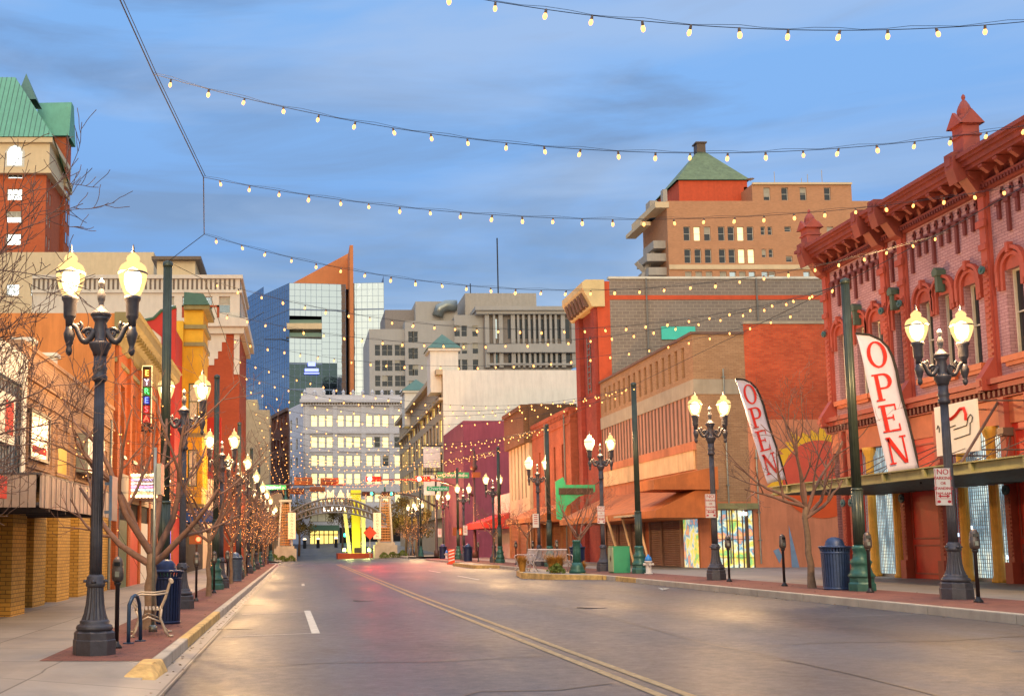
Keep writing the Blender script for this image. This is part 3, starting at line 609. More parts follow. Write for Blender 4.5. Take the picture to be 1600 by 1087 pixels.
def yf(px, X=X0): return atX(px, 700, X)[1]
Zc = atX(1565, 300, 17.5)[2]
zTop = zf(1598, 190, 17.4) ; zB = zf(1590, 262, 17.9); zArc = zf(1590, 340); zStore = zf(1575, 600)
rb = empty('red_brick_building', (X0, Y_A, 0), 'red and mauve painted brick building with an ornate bracketed cornice and arched windows', 'building')
wins = []
for px, hw in ((1324, .27), (1356, .29), (1382, .29), (1419, .27), (1461, .29), (1492, .29), (1534, .3), (1604, .32)):
    wins.append((fu(yf(px)), hw))
yw = [u for u, _ in wins]
for extra in (yw[-1] + 1.5, yw[-1] + 3.0, yw[-1] + 5, yw[-1] + 6.5, yw[-1] + 8): wins.append((extra, .3))
zs0, zs1 = zf(1534, 568), zf(1534, 436)
ops = [(u-h, u+h, zs0, zs1) for u, h in wins]
mb = MB(); wall(mb, FR, zStore, zTop-.4, ops, .28)
mb.mi = 0
# south end wall is out of frame, north end and back
for a, b in (((27, Y_B), (X0, Y_B)),): 
    f = Face(a, b); wall(mb, f, -.3, zTop-.4)
f = Face((X0, Y_A), (27, Y_A)); wall(mb, f, -.3, zTop-.4); f = Face((27, Y_A), (27, Y_B)); wall(mb, f, -.3, zTop-.4)
mb.build('wall', 'brick_mauve', rb)
mb = MB(); mb.quad((X0, Y_A, zTop-.45), (27, Y_A, zTop-.45), (27, Y_B, zTop-.45), (X0, Y_B, zTop-.45)); mb.build('roof', 'roof_grey', rb)
windows(rb, FR, ops, .27, 'frame_white', 'glass', 1, 2, .05, True)
# arched hoods: stepped band around the head of each window, with a flat tympanum above the sash
hood = MB(); 
def arch_band(mb, u, r0, r1, zc, n0, n1, seg=12, a0=0, a1=math.pi):
    for i in range(seg):
        A = a0 + (a1-a0)*i/seg; B = a0 + (a1-a0)*(i+1)/seg
        P = []
        for n_ in (n0, n1):
            for (rr, an) in ((r0, A), (r1, A), (r1, B), (r0, B)): P.append(FR.p(u - rr*math.cos(an), n_, zc + rr*math.sin(an)))
        mb.add(P, [(0,1,2,3),(7,6,5,4),(0,4,5,1),(1,5,6,2),(2,6,7,3),(3,7,4,0)])
for i, (u, h) in enumerate(wins):
    hd = MB(); zc = zs1 - .02
    arch_band(hd, u, h+.01, h+.11, zc, .002, .07); arch_band(hd, u, h+.15, h+.24, zc+.02, .002, .12)
    for s_ in (-1, 1):
        a, b = sorted((u + s_*(h+.01), u + s_*(h+.11))); hd.ob(FR, a, b, .002, .07, zc-.5, zc)
        a, b = sorted((u + s_*(h+.14), u + s_*(h+.25))); hd.ob(FR, a, b, .002, .11, zc-.36, zc+.02); hd.ob(FR, a+.02, b-.02, .002, .09, zc-.48, zc-.36)
    hd.ob(FR, u-.05, u+.05, .002, .15, zc+h+.08, zc+h+.34)
    # tympanum
    for s in range(10):
        A = math.pi*s/10; B = math.pi*(s+1)/10; hd.quad(FR.p(u, -.0+.004, zc), FR.p(u-(h+.02)*math.cos(A), .004, zc+(h+.02)*math.sin(A)), FR.p(u-(h+.02)*math.cos(B), .004, zc+(h+.02)*math.sin(B)))
    hd.build('window_hood', 'trim_red', rb)
    sl = MB(); sl.ob(FR, u-h-.16, u+h+.16, .002, .16, zs0-.16, zs0-.003); sl.ob(FR, u-h-.08, u+h+.08, .002, .1, zs0-.26, zs0-.16); sl.build('window_sill', 'trim_orange', rb)
for u in (yw[3]-.05, yw[5], yw[1]):
    hc = MB(); z = zs1+.5; hc.prism([FR.p(u-.11, .0, z), FR.p(u+.11, .0, z), FR.p(u+.13, .0, z+.14), FR.p(u, 0, z+.24), FR.p(u-.13, 0, z+.14)], FR.n*.26); hc.ob(FR, u-.06, u+.06, 0, .22, z-.45, z); hc.build('hood_crest', 'hood_green', rb)
# pilasters
pil = [fu(yf(1307)), fu(yf(1401)), fu(yf(1431)), fu(yf(1567)), fu(yf(1567))+4.9, fu(yf(1567))+9]
for u in pil:
    p = MB(); p.ob(FR, u-.12, u+.12, .002, .13, zStore+.1, zB-.1); p.ob(FR, u-.18, u+.18, .0, .08, zStore+.2, zB-.1)
    for k in range(16): z = zStore + .8 + k*.16; p.ob(FR, u-.08, u+.08, .13, .16, z, z+.07)
    p.ob(FR, u-.18, u+.18, .13, .2, zArc+.1, zArc+.28); p.ob(FR, u-.15, u+.15, .13, .18, zArc-.5, zArc-.34)
    # flared foot
    p.prism([FR.p(u-.12, .13, zStore+.75), FR.p(u-.12, .5, zStore+.2), FR.p(u-.12, .5, zStore-.12), FR.p(u-.12, .13, zStore-.12)], FR.u*.24)
    p.ob(FR, u-.07, u+.07, .5, .53, zStore-.02, zStore+.14)
    p.build('pilaster', 'trim_red', rb)
    rr = MB(); c = FR.p(u, .2, zStore+3.05); rr.tube([c, c + FR.n*.05], .11, 12); rr.tube([c + FR.n*.05, c + FR.n*.09], .05, 8); rr.build('rosette', 'rosette_teal', rb)
# corbel table: pendant strips below the cornice
cb = MB(); u = .25
while u < FR.L:
    if min(abs(u - q) for q in pil) > .3:
        k = int(round(u/.36)) % 3
        cb.ob(FR, u-.05, u+.05, .002, .07, zArc + (.15 if k else -.25), zArc + .62); cb.ob(FR, u-.085, u+.085, .07, .1, zArc+.5, zArc+.62); cb.ob(FR, u+.12, u+.19, .002, .05, zArc+.7, zArc+.95); cb.ob(FR, u+.09, u+.22, .002, .05, zArc+.8, zArc+.87)
    u += .36
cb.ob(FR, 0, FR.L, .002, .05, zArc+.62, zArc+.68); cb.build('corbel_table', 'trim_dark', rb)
co = MB(); e = .0
for (n1, a, b) in ((.12, zB-.16, zB-.02), (.2, zB-.02, zB+.06)): co.ob(FR, -.1, FR.L, .002, n1, a, b)
co.ob(FR, -.2, FR.L, .0, .60, zTop-.42, zTop-.32); co.ob(FR, -.26, FR.L, .0, .68, zTop-.32, zTop-.18); co.ob(FR, -.3, FR.L, .0, .76, zTop-.18, zTop-.1); co.ob(FR, -.35, FR.L, .0, .84, zTop-.1, zTop)
co.ob(FR, -.15, 0, -9, .0, zTop-.42, zTop-.18); co.ob(FR, -.25, 0, -9, .0, zTop-.18, zTop)
co.build('cornice', 'trim_cornice', rb)
den = MB(); u = 0
while u < FR.L: den.ob(FR, u, u+.06, .2, .25, zB-.12, zB-.03); u += .12
struct(den.build('dentils', 'trim_dark', rb), 'stuff')
u = .12
while u < FR.L:
    bk = MB(); bk.prism([FR.p(u, .003, zB+.08), FR.p(u, .14, zB+.08), FR.p(u, .2, zB+.3), FR.p(u, .38, zTop-.66), FR.p(u, .56, zTop-.52), FR.p(u, .56, zTop-.43), FR.p(u, .0, zTop-.43)], FR.u*.12); bk.ob(FR, u-.02, u+.14, .42, .585, zTop-.5, zTop-.435)
    u += .58; bk.build('bracket', 'trim_cornice', rb)
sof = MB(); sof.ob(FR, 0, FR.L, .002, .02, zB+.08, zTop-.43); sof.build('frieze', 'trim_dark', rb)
for u in (pil[0], pil[1], pil[2], pil[3], pil[4]):
    b_ = MB(); b_.prism([FR.p(u-.18, .1, zB-.3), FR.p(u-.18, .3, zB-.2), FR.p(u-.18, .55, zB+.2), FR.p(u-.18, .8, zTop-.7), FR.p(u-.18, .9, zTop-.3), FR.p(u-.18, .9, zTop+.12), FR.p(u-.18, .1, zTop+.12)], FR.u*.36)
    b_.prism([FR.p(u-.1, .9, zTop-.22), FR.p(u+.1, .9, zTop-.22), FR.p(u+.1, .9, zTop), FR.p(u-.1, .9, zTop)], FR.n*.03)
    b_.build('cornice_bracket', 'trim_cornice', rb)
for k, (u, hh) in enumerate(((pil[0]-.1, 1.0), (pil[3]+.1, 1.25))):
    f_ = MB(); z = zTop; c = FR.p(u, .45, 0); cx, cy = c.x, c.y
    hh *= .92; f_.box(cx-.25, cx+.25, cy-.25, cy+.25, z, z+.2*hh); f_.box(cx-.22, cx+.22, cy-.22, cy+.22, z+.2*hh, z+.75*hh)
    f_.box(cx-.26, cx+.26, cy-.26, cy+.26, z+.45*hh, z+.5*hh)
    for ax in (0, 1):
        for s_ in (-1, 1):
            if ax: P = [(cx-.32, cy+s_*.24, z+.72*hh), (cx+.32, cy+s_*.24, z+.72*hh), (cx, cy+s_*.24, z+1.05*hh)]; d = (0, s_*.08, 0)
            else: P = [(cx+s_*.24, cy-.32, z+.72*hh), (cx+s_*.24, cy+.32, z+.72*hh), (cx+s_*.24, cy, z+1.05*hh)]; d = (s_*.08, 0, 0)
            f_.prism(P, d)
    f_.lathe([(.3, .7*hh), (.25, .95*hh), (.17, .98*hh), (.17, 1.12*hh), (.13, 1.22*hh), (.07, 1.32*hh), (.03, 1.36*hh), (.05, 1.41*hh), (.04, 1.46*hh), (.005, 1.5*hh)], c=(cx, cy, z), n=12)
    f_.build('finial', 'trim_red', rb)
# storefront cornice, transom and ground floor
sc_ = MB(); sc_.ob(FR, -.25, FR.L, .0, .28, zStore-.12, zStore+.02); sc_.ob(FR, -.3, FR.L, .0, .38, zStore+.02, zStore+.16); sc_.ob(FR, -.1, FR.L, 0, .16, zStore-.34, zStore-.3)
sc_.build('storefront_cornice', 'trim_red', rb)
den = MB(); u = 0
while u < FR.L: den.ob(FR, u, u+.09, .0, .24, zStore-.3, zStore-.13); u += .2
struct(den.build('dentils', 'trim_dark', rb), 'stuff')
zG = .70; zLin = zStore - 1.0
mb = MB(); mb.ob(FR, 0, FR.L, -.25, .06, zLin, zStore-.34); mb.build('lintel', 'trim_orange', rb)
G = lambda px: fu(yf(px))
panels = [(G(1320), G(1338)), (G(1412), G(1478)), (G(1576), G(1576)+1.2)]
k = G(1576)+1.2
for a, b in ((k+4.2, k+5.4), (k+9.2, k+10)): panels.append((a, b))
for a, b in panels:
    p = MB(); p.ob(FR, a, b, -.3, .02, zG-.02, zLin); 
    p.build('door_panel', 'panel_red', rb)
    if b - a > .7:
        p = MB(); a1, b1 = a+.3, b-.3
        for (z0_, z1_) in ((zG+.15, zG+1.0), (zG+1.15, zLin-.15)):
            for q in ((a1, a1+.05, z0_, z1_), (b1-.05, b1, z0_, z1_), (a1+.05, b1-.05, z0_, z0_+.05), (a1+.05, b1-.05, z1_-.05, z1_)): p.ob(FR, q[0], q[1], .021, .05, q[2], q[3])
        p.build('panel_moulding', 'trim_red', rb)
    for q in (a, b-.22):
        p = MB(); p.ob(FR, q, q+.22, .02, .2, zG+.55, zStore-.34); p.ob(FR, q-.03, q+.25, .02, .28, zG-.02, zG+.55)
        for s in range(26): p.ob(FR, q+.03, q+.19, .2, .225, zG+.7+s*.1, zG+.75+s*.1)
        p.build('storefront_pilaster', 'trim_red', rb)
        c = FR.p(q+.11, .2, zG+2.35); rr = MB(); rr.tube([c, c+FR.n*.05], .13, 10); rr.tube([c+FR.n*.05, c+FR.n*.08], .05, 8); rr.build('rosette', 'rosette_teal', rb)
for px in (1360, 1399, 1503, 1551):
    u = G(px); c = FR.p(u, .05, zG); p = MB(); p.smooth = True
    p.lathe([(.18, 0), (.18, .1), (.15, .14), (.135, .2), (.115, zLin-zG-.3), (.16, zLin-zG-.2), (.19, zLin-zG-.1), (.2, zLin-zG)], c=c, n=48, flute=.1, k=12); p.build('column', 'column_yellow', rb)
for u in (k+1.4, k+3.2, k+6, k+8):
    c = FR.p(u, .05, zG); p = MB(); p.smooth = True; p.lathe([(.18, 0), (.18, .1), (.135, .2), (.115, zLin-zG-.3), (.19, zLin-zG)], c=c, n=48, flute=.1, k=12); p.build('column', 'column_yellow', rb)
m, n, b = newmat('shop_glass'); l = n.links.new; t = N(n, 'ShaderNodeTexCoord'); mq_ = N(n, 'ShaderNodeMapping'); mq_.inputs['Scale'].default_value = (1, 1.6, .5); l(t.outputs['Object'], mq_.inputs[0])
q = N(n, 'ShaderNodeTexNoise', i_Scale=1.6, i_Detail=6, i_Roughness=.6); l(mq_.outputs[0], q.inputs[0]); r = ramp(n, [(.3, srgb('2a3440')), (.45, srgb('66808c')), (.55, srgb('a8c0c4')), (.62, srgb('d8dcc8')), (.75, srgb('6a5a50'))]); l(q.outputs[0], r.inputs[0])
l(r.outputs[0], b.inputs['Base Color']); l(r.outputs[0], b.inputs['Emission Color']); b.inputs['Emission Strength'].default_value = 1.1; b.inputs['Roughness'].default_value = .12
mat('grille', 'a9b0b4', .45, .5); mat('stall_riser', 'b9b4ac', .7)
emis('shop_glow', (.62, .8, 1.0), 1.5); emis('shop_dim', (.75, .72, .6), .28, False)
def glazed(a, b, glow=None):
    p = MB(); p.quad(FR.p(a, -.28, zG+.1), FR.p(b, -.28, zG+.1), FR.p(b, -.28, zLin), FR.p(a, -.28, zLin)); p.build('shop_window', 'shop_glass', rb)
    p = MB(); p.ob(FR, a, b, -.28, -.15, zG-.02, zG+.12)
    for i in range(int((b-a)/.09)): u = a + i*.09; p.ob(FR, u, u+.016, -.2, -.185, zG+.12, zLin)
    for j in range(26): z = zG+.2+j*.1; p.ob(FR, a, b, -.215, -.2, z, z+.014)
    p.build('grille', 'grille', rb)
for a, b in ((G(1338), G(1412)), (G(1478), G(1576)), (k, k+4.2), (k+5.4, k+9.2)): glazed(a, b)
for px, py, s_ in ((1513, 824, .16), (1499, 855, .05), (1496, 835, .05), (1576, 870, .06)):
    c = Vector(atX(px, py, X0+.1)); p = MB(); p.box(c.x-.02, c.x+.02, c.y-s_, c.y+s_, c.z-.05, c.z+.05); o = p.build('window_light', 'shop_glow', rb)
# canopy hung from rods
zc0 = atX(1405, 752, 14.5)[2]; CY0, CY1 = 14.0, atX(1207, 765, 14.5)[1]
cn = empty('steel_canopy', (14.5, CY0, zc0), 'olive steel canopy hung from rods over the pavement in front of the red building', 'canopy')
p = MB(); p.box(14.5, 14.54, CY0, CY1, zc0, zc0+.26); p.box(14.42, 14.5, CY0, CY1, zc0, zc0+.03); p.box(14.42, 14.5, CY0, CY1, zc0+.23, zc0+.26)
y = CY0+.4
while y < CY1: p.box(14.43, 14.5, y, y+.09, zc0+.03, zc0+.23); y += 1.75
p.box(14.54, 17.9, CY1-.05, CY1, zc0, zc0+.24); p.build('fascia', 'canopy_olive', cn)
p = MB(); y = CY0+.1
while y < CY1-.15: p.box(14.55, 17.9, y, y+.05, zc0+.01, zc0+.14); y += .36
p.build('joists', 'steel', cn)
p = MB(); p.box(14.55, 17.93, CY0, CY1-.06, zc0+.15, zc0+.18); p.build('deck', 'canopy_dark', cn)
p = MB(); y = CY0+1
while y < CY1-.4:
    for dx, dz in ((0, 1.35), (.9, 1.35), (1.7, 1.3), (2.5, 1.25)): p.tube([(14.7+dx, y-.4, zc0+.2), (17.95, y+.35, zc0+dz)], .012, 4)
    p.box(17.7, 17.98, y+.25, y+.5, zc0+1.22, zc0+1.42); y += 2.35
p.tube([(14.8, 24.2, zc0+.2), (17.9, 27.4, zStore-.4)], .035, 6)
p.build('tie_rods', 'rod', cn)
# ---------------------------------------------------------------- feather flags and the banner
mat('flag_cloth', 'c9c4d6', .85, 0, .05, 6, .15, 8); mat('flag_sleeve', '2a2422', .8); mat('flag_red', 'c8281c', .8, 0, .06)
def serif(ch, W=1., H=1.):
    "polygons of a serif capital in a unit box"
    b = lambda x0, x1, y0, y1: [(x0, y0), (x1, y0), (x1, y1), (x0, y1)]
    s = .09; out_ = []
    if ch == 'O':
        n_ = 22
        for i in range(n_):
            A, B = 2*math.pi*i/n_, 2*math.pi*(i+1)/n_
            out_.append([(.5+.5*math.cos(A), .5+.5*math.sin(A)), (.5+.5*math.cos(B), .5+.5*math.sin(B)), (.5+.31*math.cos(B), .5+.43*math.sin(B)), (.5+.31*math.cos(A), .5+.43*math.sin(A))])
    if ch in 'PE': out_ += [b(.12, .32, .0, 1.), b(.0, .12, 0, .06), b(.32, .44, 0, .06), b(.0, .12, .94, 1.)]
    if ch == 'P':
        n_ = 12; out_ += [b(.32, .55, .93, 1), b(.32, .55, .42, .49)]
        for i in range(n_):
            A, B = -math.pi/2 + math.pi*i/n_, -math.pi/2 + math.pi*(i+1)/n_
            out_.append([(.55+.4*math.cos(A), .71+.29*math.sin(A)), (.55+.4*math.cos(B), .71+.29*math.sin(B)), (.55+.2*math.cos(B), .71+.22*math.sin(B)), (.55+.2*math.cos(A), .71+.22*math.sin(A))])
    if ch == 'E': out_ += [b(.44, .9, 0, .07), b(.32, .86, .93, 1), b(.32, .68, .48, .54), b(.83, .9, .07, .26), b(.79, .86, .76, .93), b(.62, .68, .4, .48), b(.62, .68, .54, .62)]
    if ch == 'N': out_ += [b(.1, .19, .06, .95), b(.82, .91, .05, .94), b(-.02, .31, 0, .06), b(.7, 1.03, .94, 1.), [(.0, 1), (.24, 1), (.91, .0), (.72, .0)], ]
    return out_
def flag(label, Y, top, base, w_, Hl, lets):
    "feather flag whose mast side is on the right; all in a plane facing the street's near end"
    T = Vector(atY(*top, Y)); B = Vector(atY(*base, Y)); e = empty('feather_flag', B, label, 'flag')
    ax = (T-B); Ln = ax.length; v = ax.normalized(); u = Vector((v.z, 0, -v.x))      # u: towards the mast
    def q(a, b_, n_=0): return B + v*b_ + u*a + Vector((0, n_, 0))
    # outline: left edge straight, top curved to mast
    right = [(w_/2, 0)] + [(w_/2 + .02*math.sin(i*.9), Ln*(.1*i)) for i in range(1, 8)] + [(w_/2 - .03, Ln*.8), (w_*.38, Ln*.87), (w_*.2, Ln*.93), (-w_*.1, Ln*.975), (-w_*.5, Ln)]
    left = [(-w_*.5 + .05*math.sin(i*1.3)*.3, Ln*(1-i/9)) for i in range(1, 9)] + [(-w_*.42, 0)]
    n_ = 24; mb = MB(); mb.smooth = True
    def rx(t):
        for (a, b) in zip(right, right[1:]):
            if a[1] <= t*Ln <= b[1]+1e-6: return a[0] + (b[0]-a[0])*(t*Ln-a[1])/max(1e-6, b[1]-a[1])
        return right[-1][0]
    V = []; cols = 6
    for j in range(n_+1):
        t = j/n_; xr = max(rx(t), -w_*.5+.01); xl = -w_*(.5 - .08*(1-t))
        for i in range(cols+1): x = xl + (xr-xl)*i/cols; V.append(q(x, t*Ln, .02*math.sin(5*t+i*.8) + .012*math.sin(13*t+i)))
    mb.add(V, [(j*(cols+1)+i, j*(cols+1)+i+1, (j+1)*(cols+1)+i+1, (j+1)*(cols+1)+i) for j in range(n_) for i in range(cols)])
    c_ = mb.build('cloth', 'flag_cloth', e); sm = c_.modifiers.new('t', 'SOLIDIFY'); sm.thickness = .004
    mb = MB(); mb.tube([q(w_/2-.01, -.35)] + [q(a, b_) for a, b_ in right], [.02]*2 + [.032]*(len(right)-1), 6); mb.build('mast', 'flag_sleeve', e)
    for ch, t in zip('OPEN', lets):
        mb = MB(); lw, lh = w_*.62, Ln*Hl; yc = t*Ln - lh/2
        sl = -.12                                   # letters lean with the cloth
        for P in serif(ch): mb.quad(*[q((x-.5)*lw - .02, yc + y*lh, -.045) for x, y in P])
        mb.build('letter', 'flag_red', e)
    return e
flag('smaller feather flag reading OPEN at the far end of the steel canopy', 33.0, (1164, 588), (1212, 752), .62, .19, (.83, .61, .39, .17))
flag('larger feather flag reading OPEN in front of the red brick building', 26.4, (1362, 517), (1410, 737), .80, .19, (.83, .6, .38, .155))
bn = MB(); by0, by1 = atX(1462, 660, 16.6)[1], atX(1529, 660, 16.6)[1]; bz0, bz1 = atX(1500, 708, 16.6)[2], atX(1500, 628, 16.6)[2]
be = empty('banner', (16.6, by0, bz0), 'square white banner with a red swoosh and thin line drawing above the canopy', 'banner')
bn.box(16.58, 16.62, by1, by0, bz0, bz1); mat('banner_cloth', 'e2dacb', .8, 0, .05, 2, stain=.1); bn.build('cloth', 'banner_cloth', be)
FB = Face((16.58, by0), (16.58, by1)); Wb, Hb = FB.L, bz1-bz0
def bl(pts, r, m_, nm):
    p = MB(); p.tube([FB.p(a*Wb, .012, bz0+b*Hb) for a, b in pts], r, 4); p.build(nm, m_, be)
bl([(.28, .72), (.4, .7), (.52, .76), (.63, .86), (.72, .86), (.76, .74), (.75, .62)], .045, 'flag_red', 'red_swoosh')
bl([(.05, .55), (.08, .62), (.11, .55), (.1, .48)], .012, 'flag_sleeve', 'line_drawing'); bl([(.22, .52), (.5, .56)], .012, 'flag_sleeve', 'line_drawing'); bl([(.45, .48), (.76, .52), (.8, .66), (.86, .72), (.9, .66), (.88, .57), (.84, .56), (.82, .33)], .012, 'flag_sleeve', 'line_drawing')
bl([(.45, .29), (.8, .34)], .012, 'flag_sleeve', 'line_drawing')
p = MB(); 
for z in (bz0+.02, bz1-.05): p.tube([(16.62, by0, z), (17.95, by0, z)], .02, 5); p.tube([(16.62, by1, z), (17.95, by1, z)], .02, 5)
p.build('bracket', 'rod', be)
# ================================================================ the long two-storey brown building
brick('brick_tan', 'b08a68', 'a07a5a', '8d7158', .24, .08, .007, stain=.15); brick('brick_red', 'd65f38', 'c04c2c', 'a86a52', .22, .08, .007, stain=.35); mat('stucco_orange', 'c77a55', .9, 0, .18, .7, .2, 30, stain=.35)
mat('stucco_mural', 'd88a64', .9, 0, .16, .6, .25, 30, stain=.3); mat('concrete_band', 'a79a86', .85, 0, .12, 1.5, stain=.2); mat('panel_salmon', 'c08a76', .8, 0, .12, 1.5, stain=.25); mat('mullion_brown', '6d5347', .7)
mat('sign_band', 'd9b285', .7, 0, .2, 1, stain=.35); mat('awning_orange', 'bf6a32', .7, 0, .2, 2, stain=.35); mat('awning_soffit', 'a6714a', .8); mat('shutter', 'a07f70', .6, .1, .15, 2, stain=.25)
YL0, YL1, XL = 47.6, 62.4, 17.6
zt = atX(1094, 511, XL)[2]; zb1 = atX(1094, 588, XL)[2]; zb0 = atX(1094, 612, XL)[2]; zp0 = atX(1094, 688, XL)[2]; zsg = atX(1094, 728, XL)[2]
lb = empty('long_brown_building', (XL, YL0, 0), 'long brown two storey building with vertical panels, orange awnings and closed shutters', 'building')
FL = Face((XL, YL1), (XL, YL0)); FS = Face((XL, YL0), (19.9, YL0)); FS2 = Face((19.9, YL0), (40, YL0))
slots = grid(.5, FL.L-.8, 15, .36, [(zb1+.25, zt-.5)])
mb = MB(); wall(mb, FL, zb1, zt-.12, slots, .3); wall(mb, FL, zsg-.1, zp0); mb.mi = 1; wall(mb, FL, -.2, zsg-.1)
mb.mi = 2; wall(mb, FS, 3.6, zt-.12); mb.mi = 1; wall(mb, FS, -.2, 3.6); 
mb.mi = 0; wall(mb, Face((40, YL0), (40, YL1)), -.2, zt-.12); wall(mb, Face((40, YL1), (XL, YL1)), -.2, zt-.12); mb.build('wall', ['brick_tan', 'stucco_orange', 'brick_tan'], lb)
mb = MB()
for o in slots: mb.quad(FL.p(o[0], -.29, o[2]), FL.p(o[1], -.29, o[2]), FL.p(o[1], -.29, o[3]), FL.p(o[0], -.29, o[3])); 
mb.build('slot_panels', 'panel_salmon', lb)
mb = MB(); mb.ob(FL, -.02, FL.L+.03, 0, .04, zb0, zb1); mb.ob(FS, .0, FS.L, .002, .03, zb0, zb1); mb.build('concrete_band', 'concrete_band', lb)
mb = MB(); mb.ob(FL, -.05, FL.L+.06, -.4, .08, zt-.12, zt); mb.ob(FS, .0, FS.L, -.4, .06, zt-.12, zt); mb.build('coping', 'mullion_brown', lb)
mb = MB(); wall(mb, FL, zp0, zb0, (), 0, n=-.02); mb.build('panel_field', 'panel_salmon', lb)
mb = MB(); 
for i in range(29): u = .15 + (FL.L-.3)*i/28; mb.ob(FL, u-.05, u+.05, -.02, .03, zp0, zb0)
mb.build('fins', 'mullion_brown', lb)
mb = MB(); mb.ob(FL, 0, FL.L, .002, .12, zsg+.75, zp0+.02); mb.build('ledge', 'stucco_orange', lb)
mb = MB(); mb.ob(FL, .4, FL.L-.2, .002, .08, zsg-.1, zsg+.75); mb.build('sign_band', 'sign_band', lb)
mb = MB(); mb.quad((XL+.3, YL0+.3, zt-.4), (40, YL0+.3, zt-.4), (40, YL1, zt-.4), (XL+.3, YL1, zt-.4)); mb.build('roof', 'roof_grey', lb)
# camera-facing side: red brick above, painted stucco with mural below, lit shop window at the corner
zr0 = zY(655, YL0)
mb = MB(); wall(mb, FS2, zr0, zY(506, YL0)); mb.mi = 1; wall(mb, FS2, -.2, zr0); mb.build('side_wall', ['brick_red', 'stucco_mural'], lb)
mb = MB(); mb.ob(FS2, 0, FS2.L, -.3, .05, zY(506, YL0), zY(502, YL0)); mb.build('coping', 'concrete_band', lb)
c = atY(1262, 748, YL0-.02); mural = MB()
rs = 1; CX, CZ = atY(1283, 748, YL0)[0], atY(1283, 748, YL0)[2]
mat('mural_yellow', 'f2bc30', .85, 0, .08); mat('mural_red', 'dc5c44', .85, 0, .08); mat('mural_orange', 'e05a24', .85, 0, .08); mat('mural_dark', '8c2538', .85); mat('mural_blue', '7f9bb8', .85)
F0 = Face((0, YL0), (1, YL0))
def sd(k, rr): a = k; return F0.p(CX + rr*math.cos(a), .012, CZ + rr*math.sin(a))
P = [];  n_ = 30; rin = 1.72
mb = MB()
for i in range(21):
    a0 = math.pi*1.12 - i*math.pi*1.3/21; a1 = a0 - math.pi*1.3/21; am = (a0+a1)/2; pk = rin + (.75 if i % 3 == 1 else .5)
    mb.quad(F0.p(CX + (rin-.1)*math.cos(a0), .012, CZ + (rin-.1)*math.sin(a0)), F0.p(CX + (rin+.22)*math.cos(a0), .012, CZ + (rin+.22)*math.sin(a0)), F0.p(CX + pk*math.cos(am+.06), .012, CZ + pk*math.sin(am+.06)), F0.p(CX + (rin+.22)*math.cos(a1), .012, CZ + (rin+.22)*math.sin(a1)), F0.p(CX + (rin-.1)*math.cos(a1), .012, CZ + (rin-.1)*math.sin(a1)))
mb.build('mural_rays', 'mural_yellow', lb)
mb = MB(); mb.quad(*[F0.p(CX + rin*math.cos(2*math.pi*i/40), .018, CZ + rin*math.sin(2*math.pi*i/40)) for i in range(40)][::-1]); mb.build('mural_sun', 'mural_red', lb)
mb = MB(); zl = -.4; mb.quad(*[F0.p(CX + (rin-.02)*math.cos(a), .024, CZ-.3 + (rin-.3)*math.sin(a)) for a in [math.pi + math.pi*i/20 for i in range(21)]]); mb.build('mural_sun', 'mural_orange', lb)
sx = [atY(x, y, YL0) for x, y in ((1232, 820), (1237, 885), (1250, 890), (1240, 850))]
mb = MB(); mb.quad(*[(x, YL0-.014, z) for x, y, z in sx]); mb.quad(*[(x, YL0-.014, z) for x, y, z in [atY(a, b_, YL0) for a, b_ in ((1208, 860), (1214, 872), (1218, 880), (1222, 868), (1216, 856))]]); mb.build('worn_patch', 'mural_blue', lb)
# lit shop window at the corner
m, n, b = newmat('shop_display'); l = n.links.new; t = N(n, 'ShaderNodeTexCoord'); q = N(n, 'ShaderNodeTexNoise', i_Scale=1.25, i_Detail=3, i_Roughness=.55); l(t.outputs['Object'], q.inputs[0])
r = ramp(n, [(.2, srgb('e8e6a0')), (.36, srgb('7fc878')), (.44, srgb('f2d860')), (.5, srgb('d8e4cc')), (.56, srgb('5aa0c0')), (.62, srgb('e89a70')), (.75, srgb('c0d890'))]); l(q.outputs[0], r.inputs[0])
l(r.outputs[0], b.inputs['Base Color']); l(r.outputs[0], b.inputs['Emission Color']); b.inputs['Emission Strength'].default_value = .6
zw0, zw1 = zY(889, YL0), zY(797, YL0); xw0, xw1 = xY(1112, 850, YL0), xY(1177, 850, YL0)
mb = MB(); mb.box(xw0, xw1, YL0-.03, YL0-.01, zw0, zw1); dsp = mb.build('shop_window', 'shop_display', lb)
mb = MB()
for i in range(9): x = xw0 + (xw1-xw0)*i/8; mb.box(x-.02, x+.02, YL0-.09, YL0-.04, zw0, zw1)
for j in range(3): z = zw0+.5+j*.8; mb.box(xw0, xw1, YL0-.08, YL0-.06, z, z+.02)
mb.box(xw1-.35, xw1-.28, YL0-.14, YL0-.04, zw0, zw1); mb.build('window_bars', 'frame_bronze', lb)
mb = MB(); mb.box(xw0-.5, xw1+.1, YL0-.5, YL0-.02, zw1+.05, zw1+.3); mb.build('shop_awning', 'canopy_olive', lb)
mb = MB(); mb.box(xw1-.5, xw1-.3, YL0-.2, YL0-.05, zw1-.22, zw1-.08); mb.build('window_lamp', 'neon_white', lb)
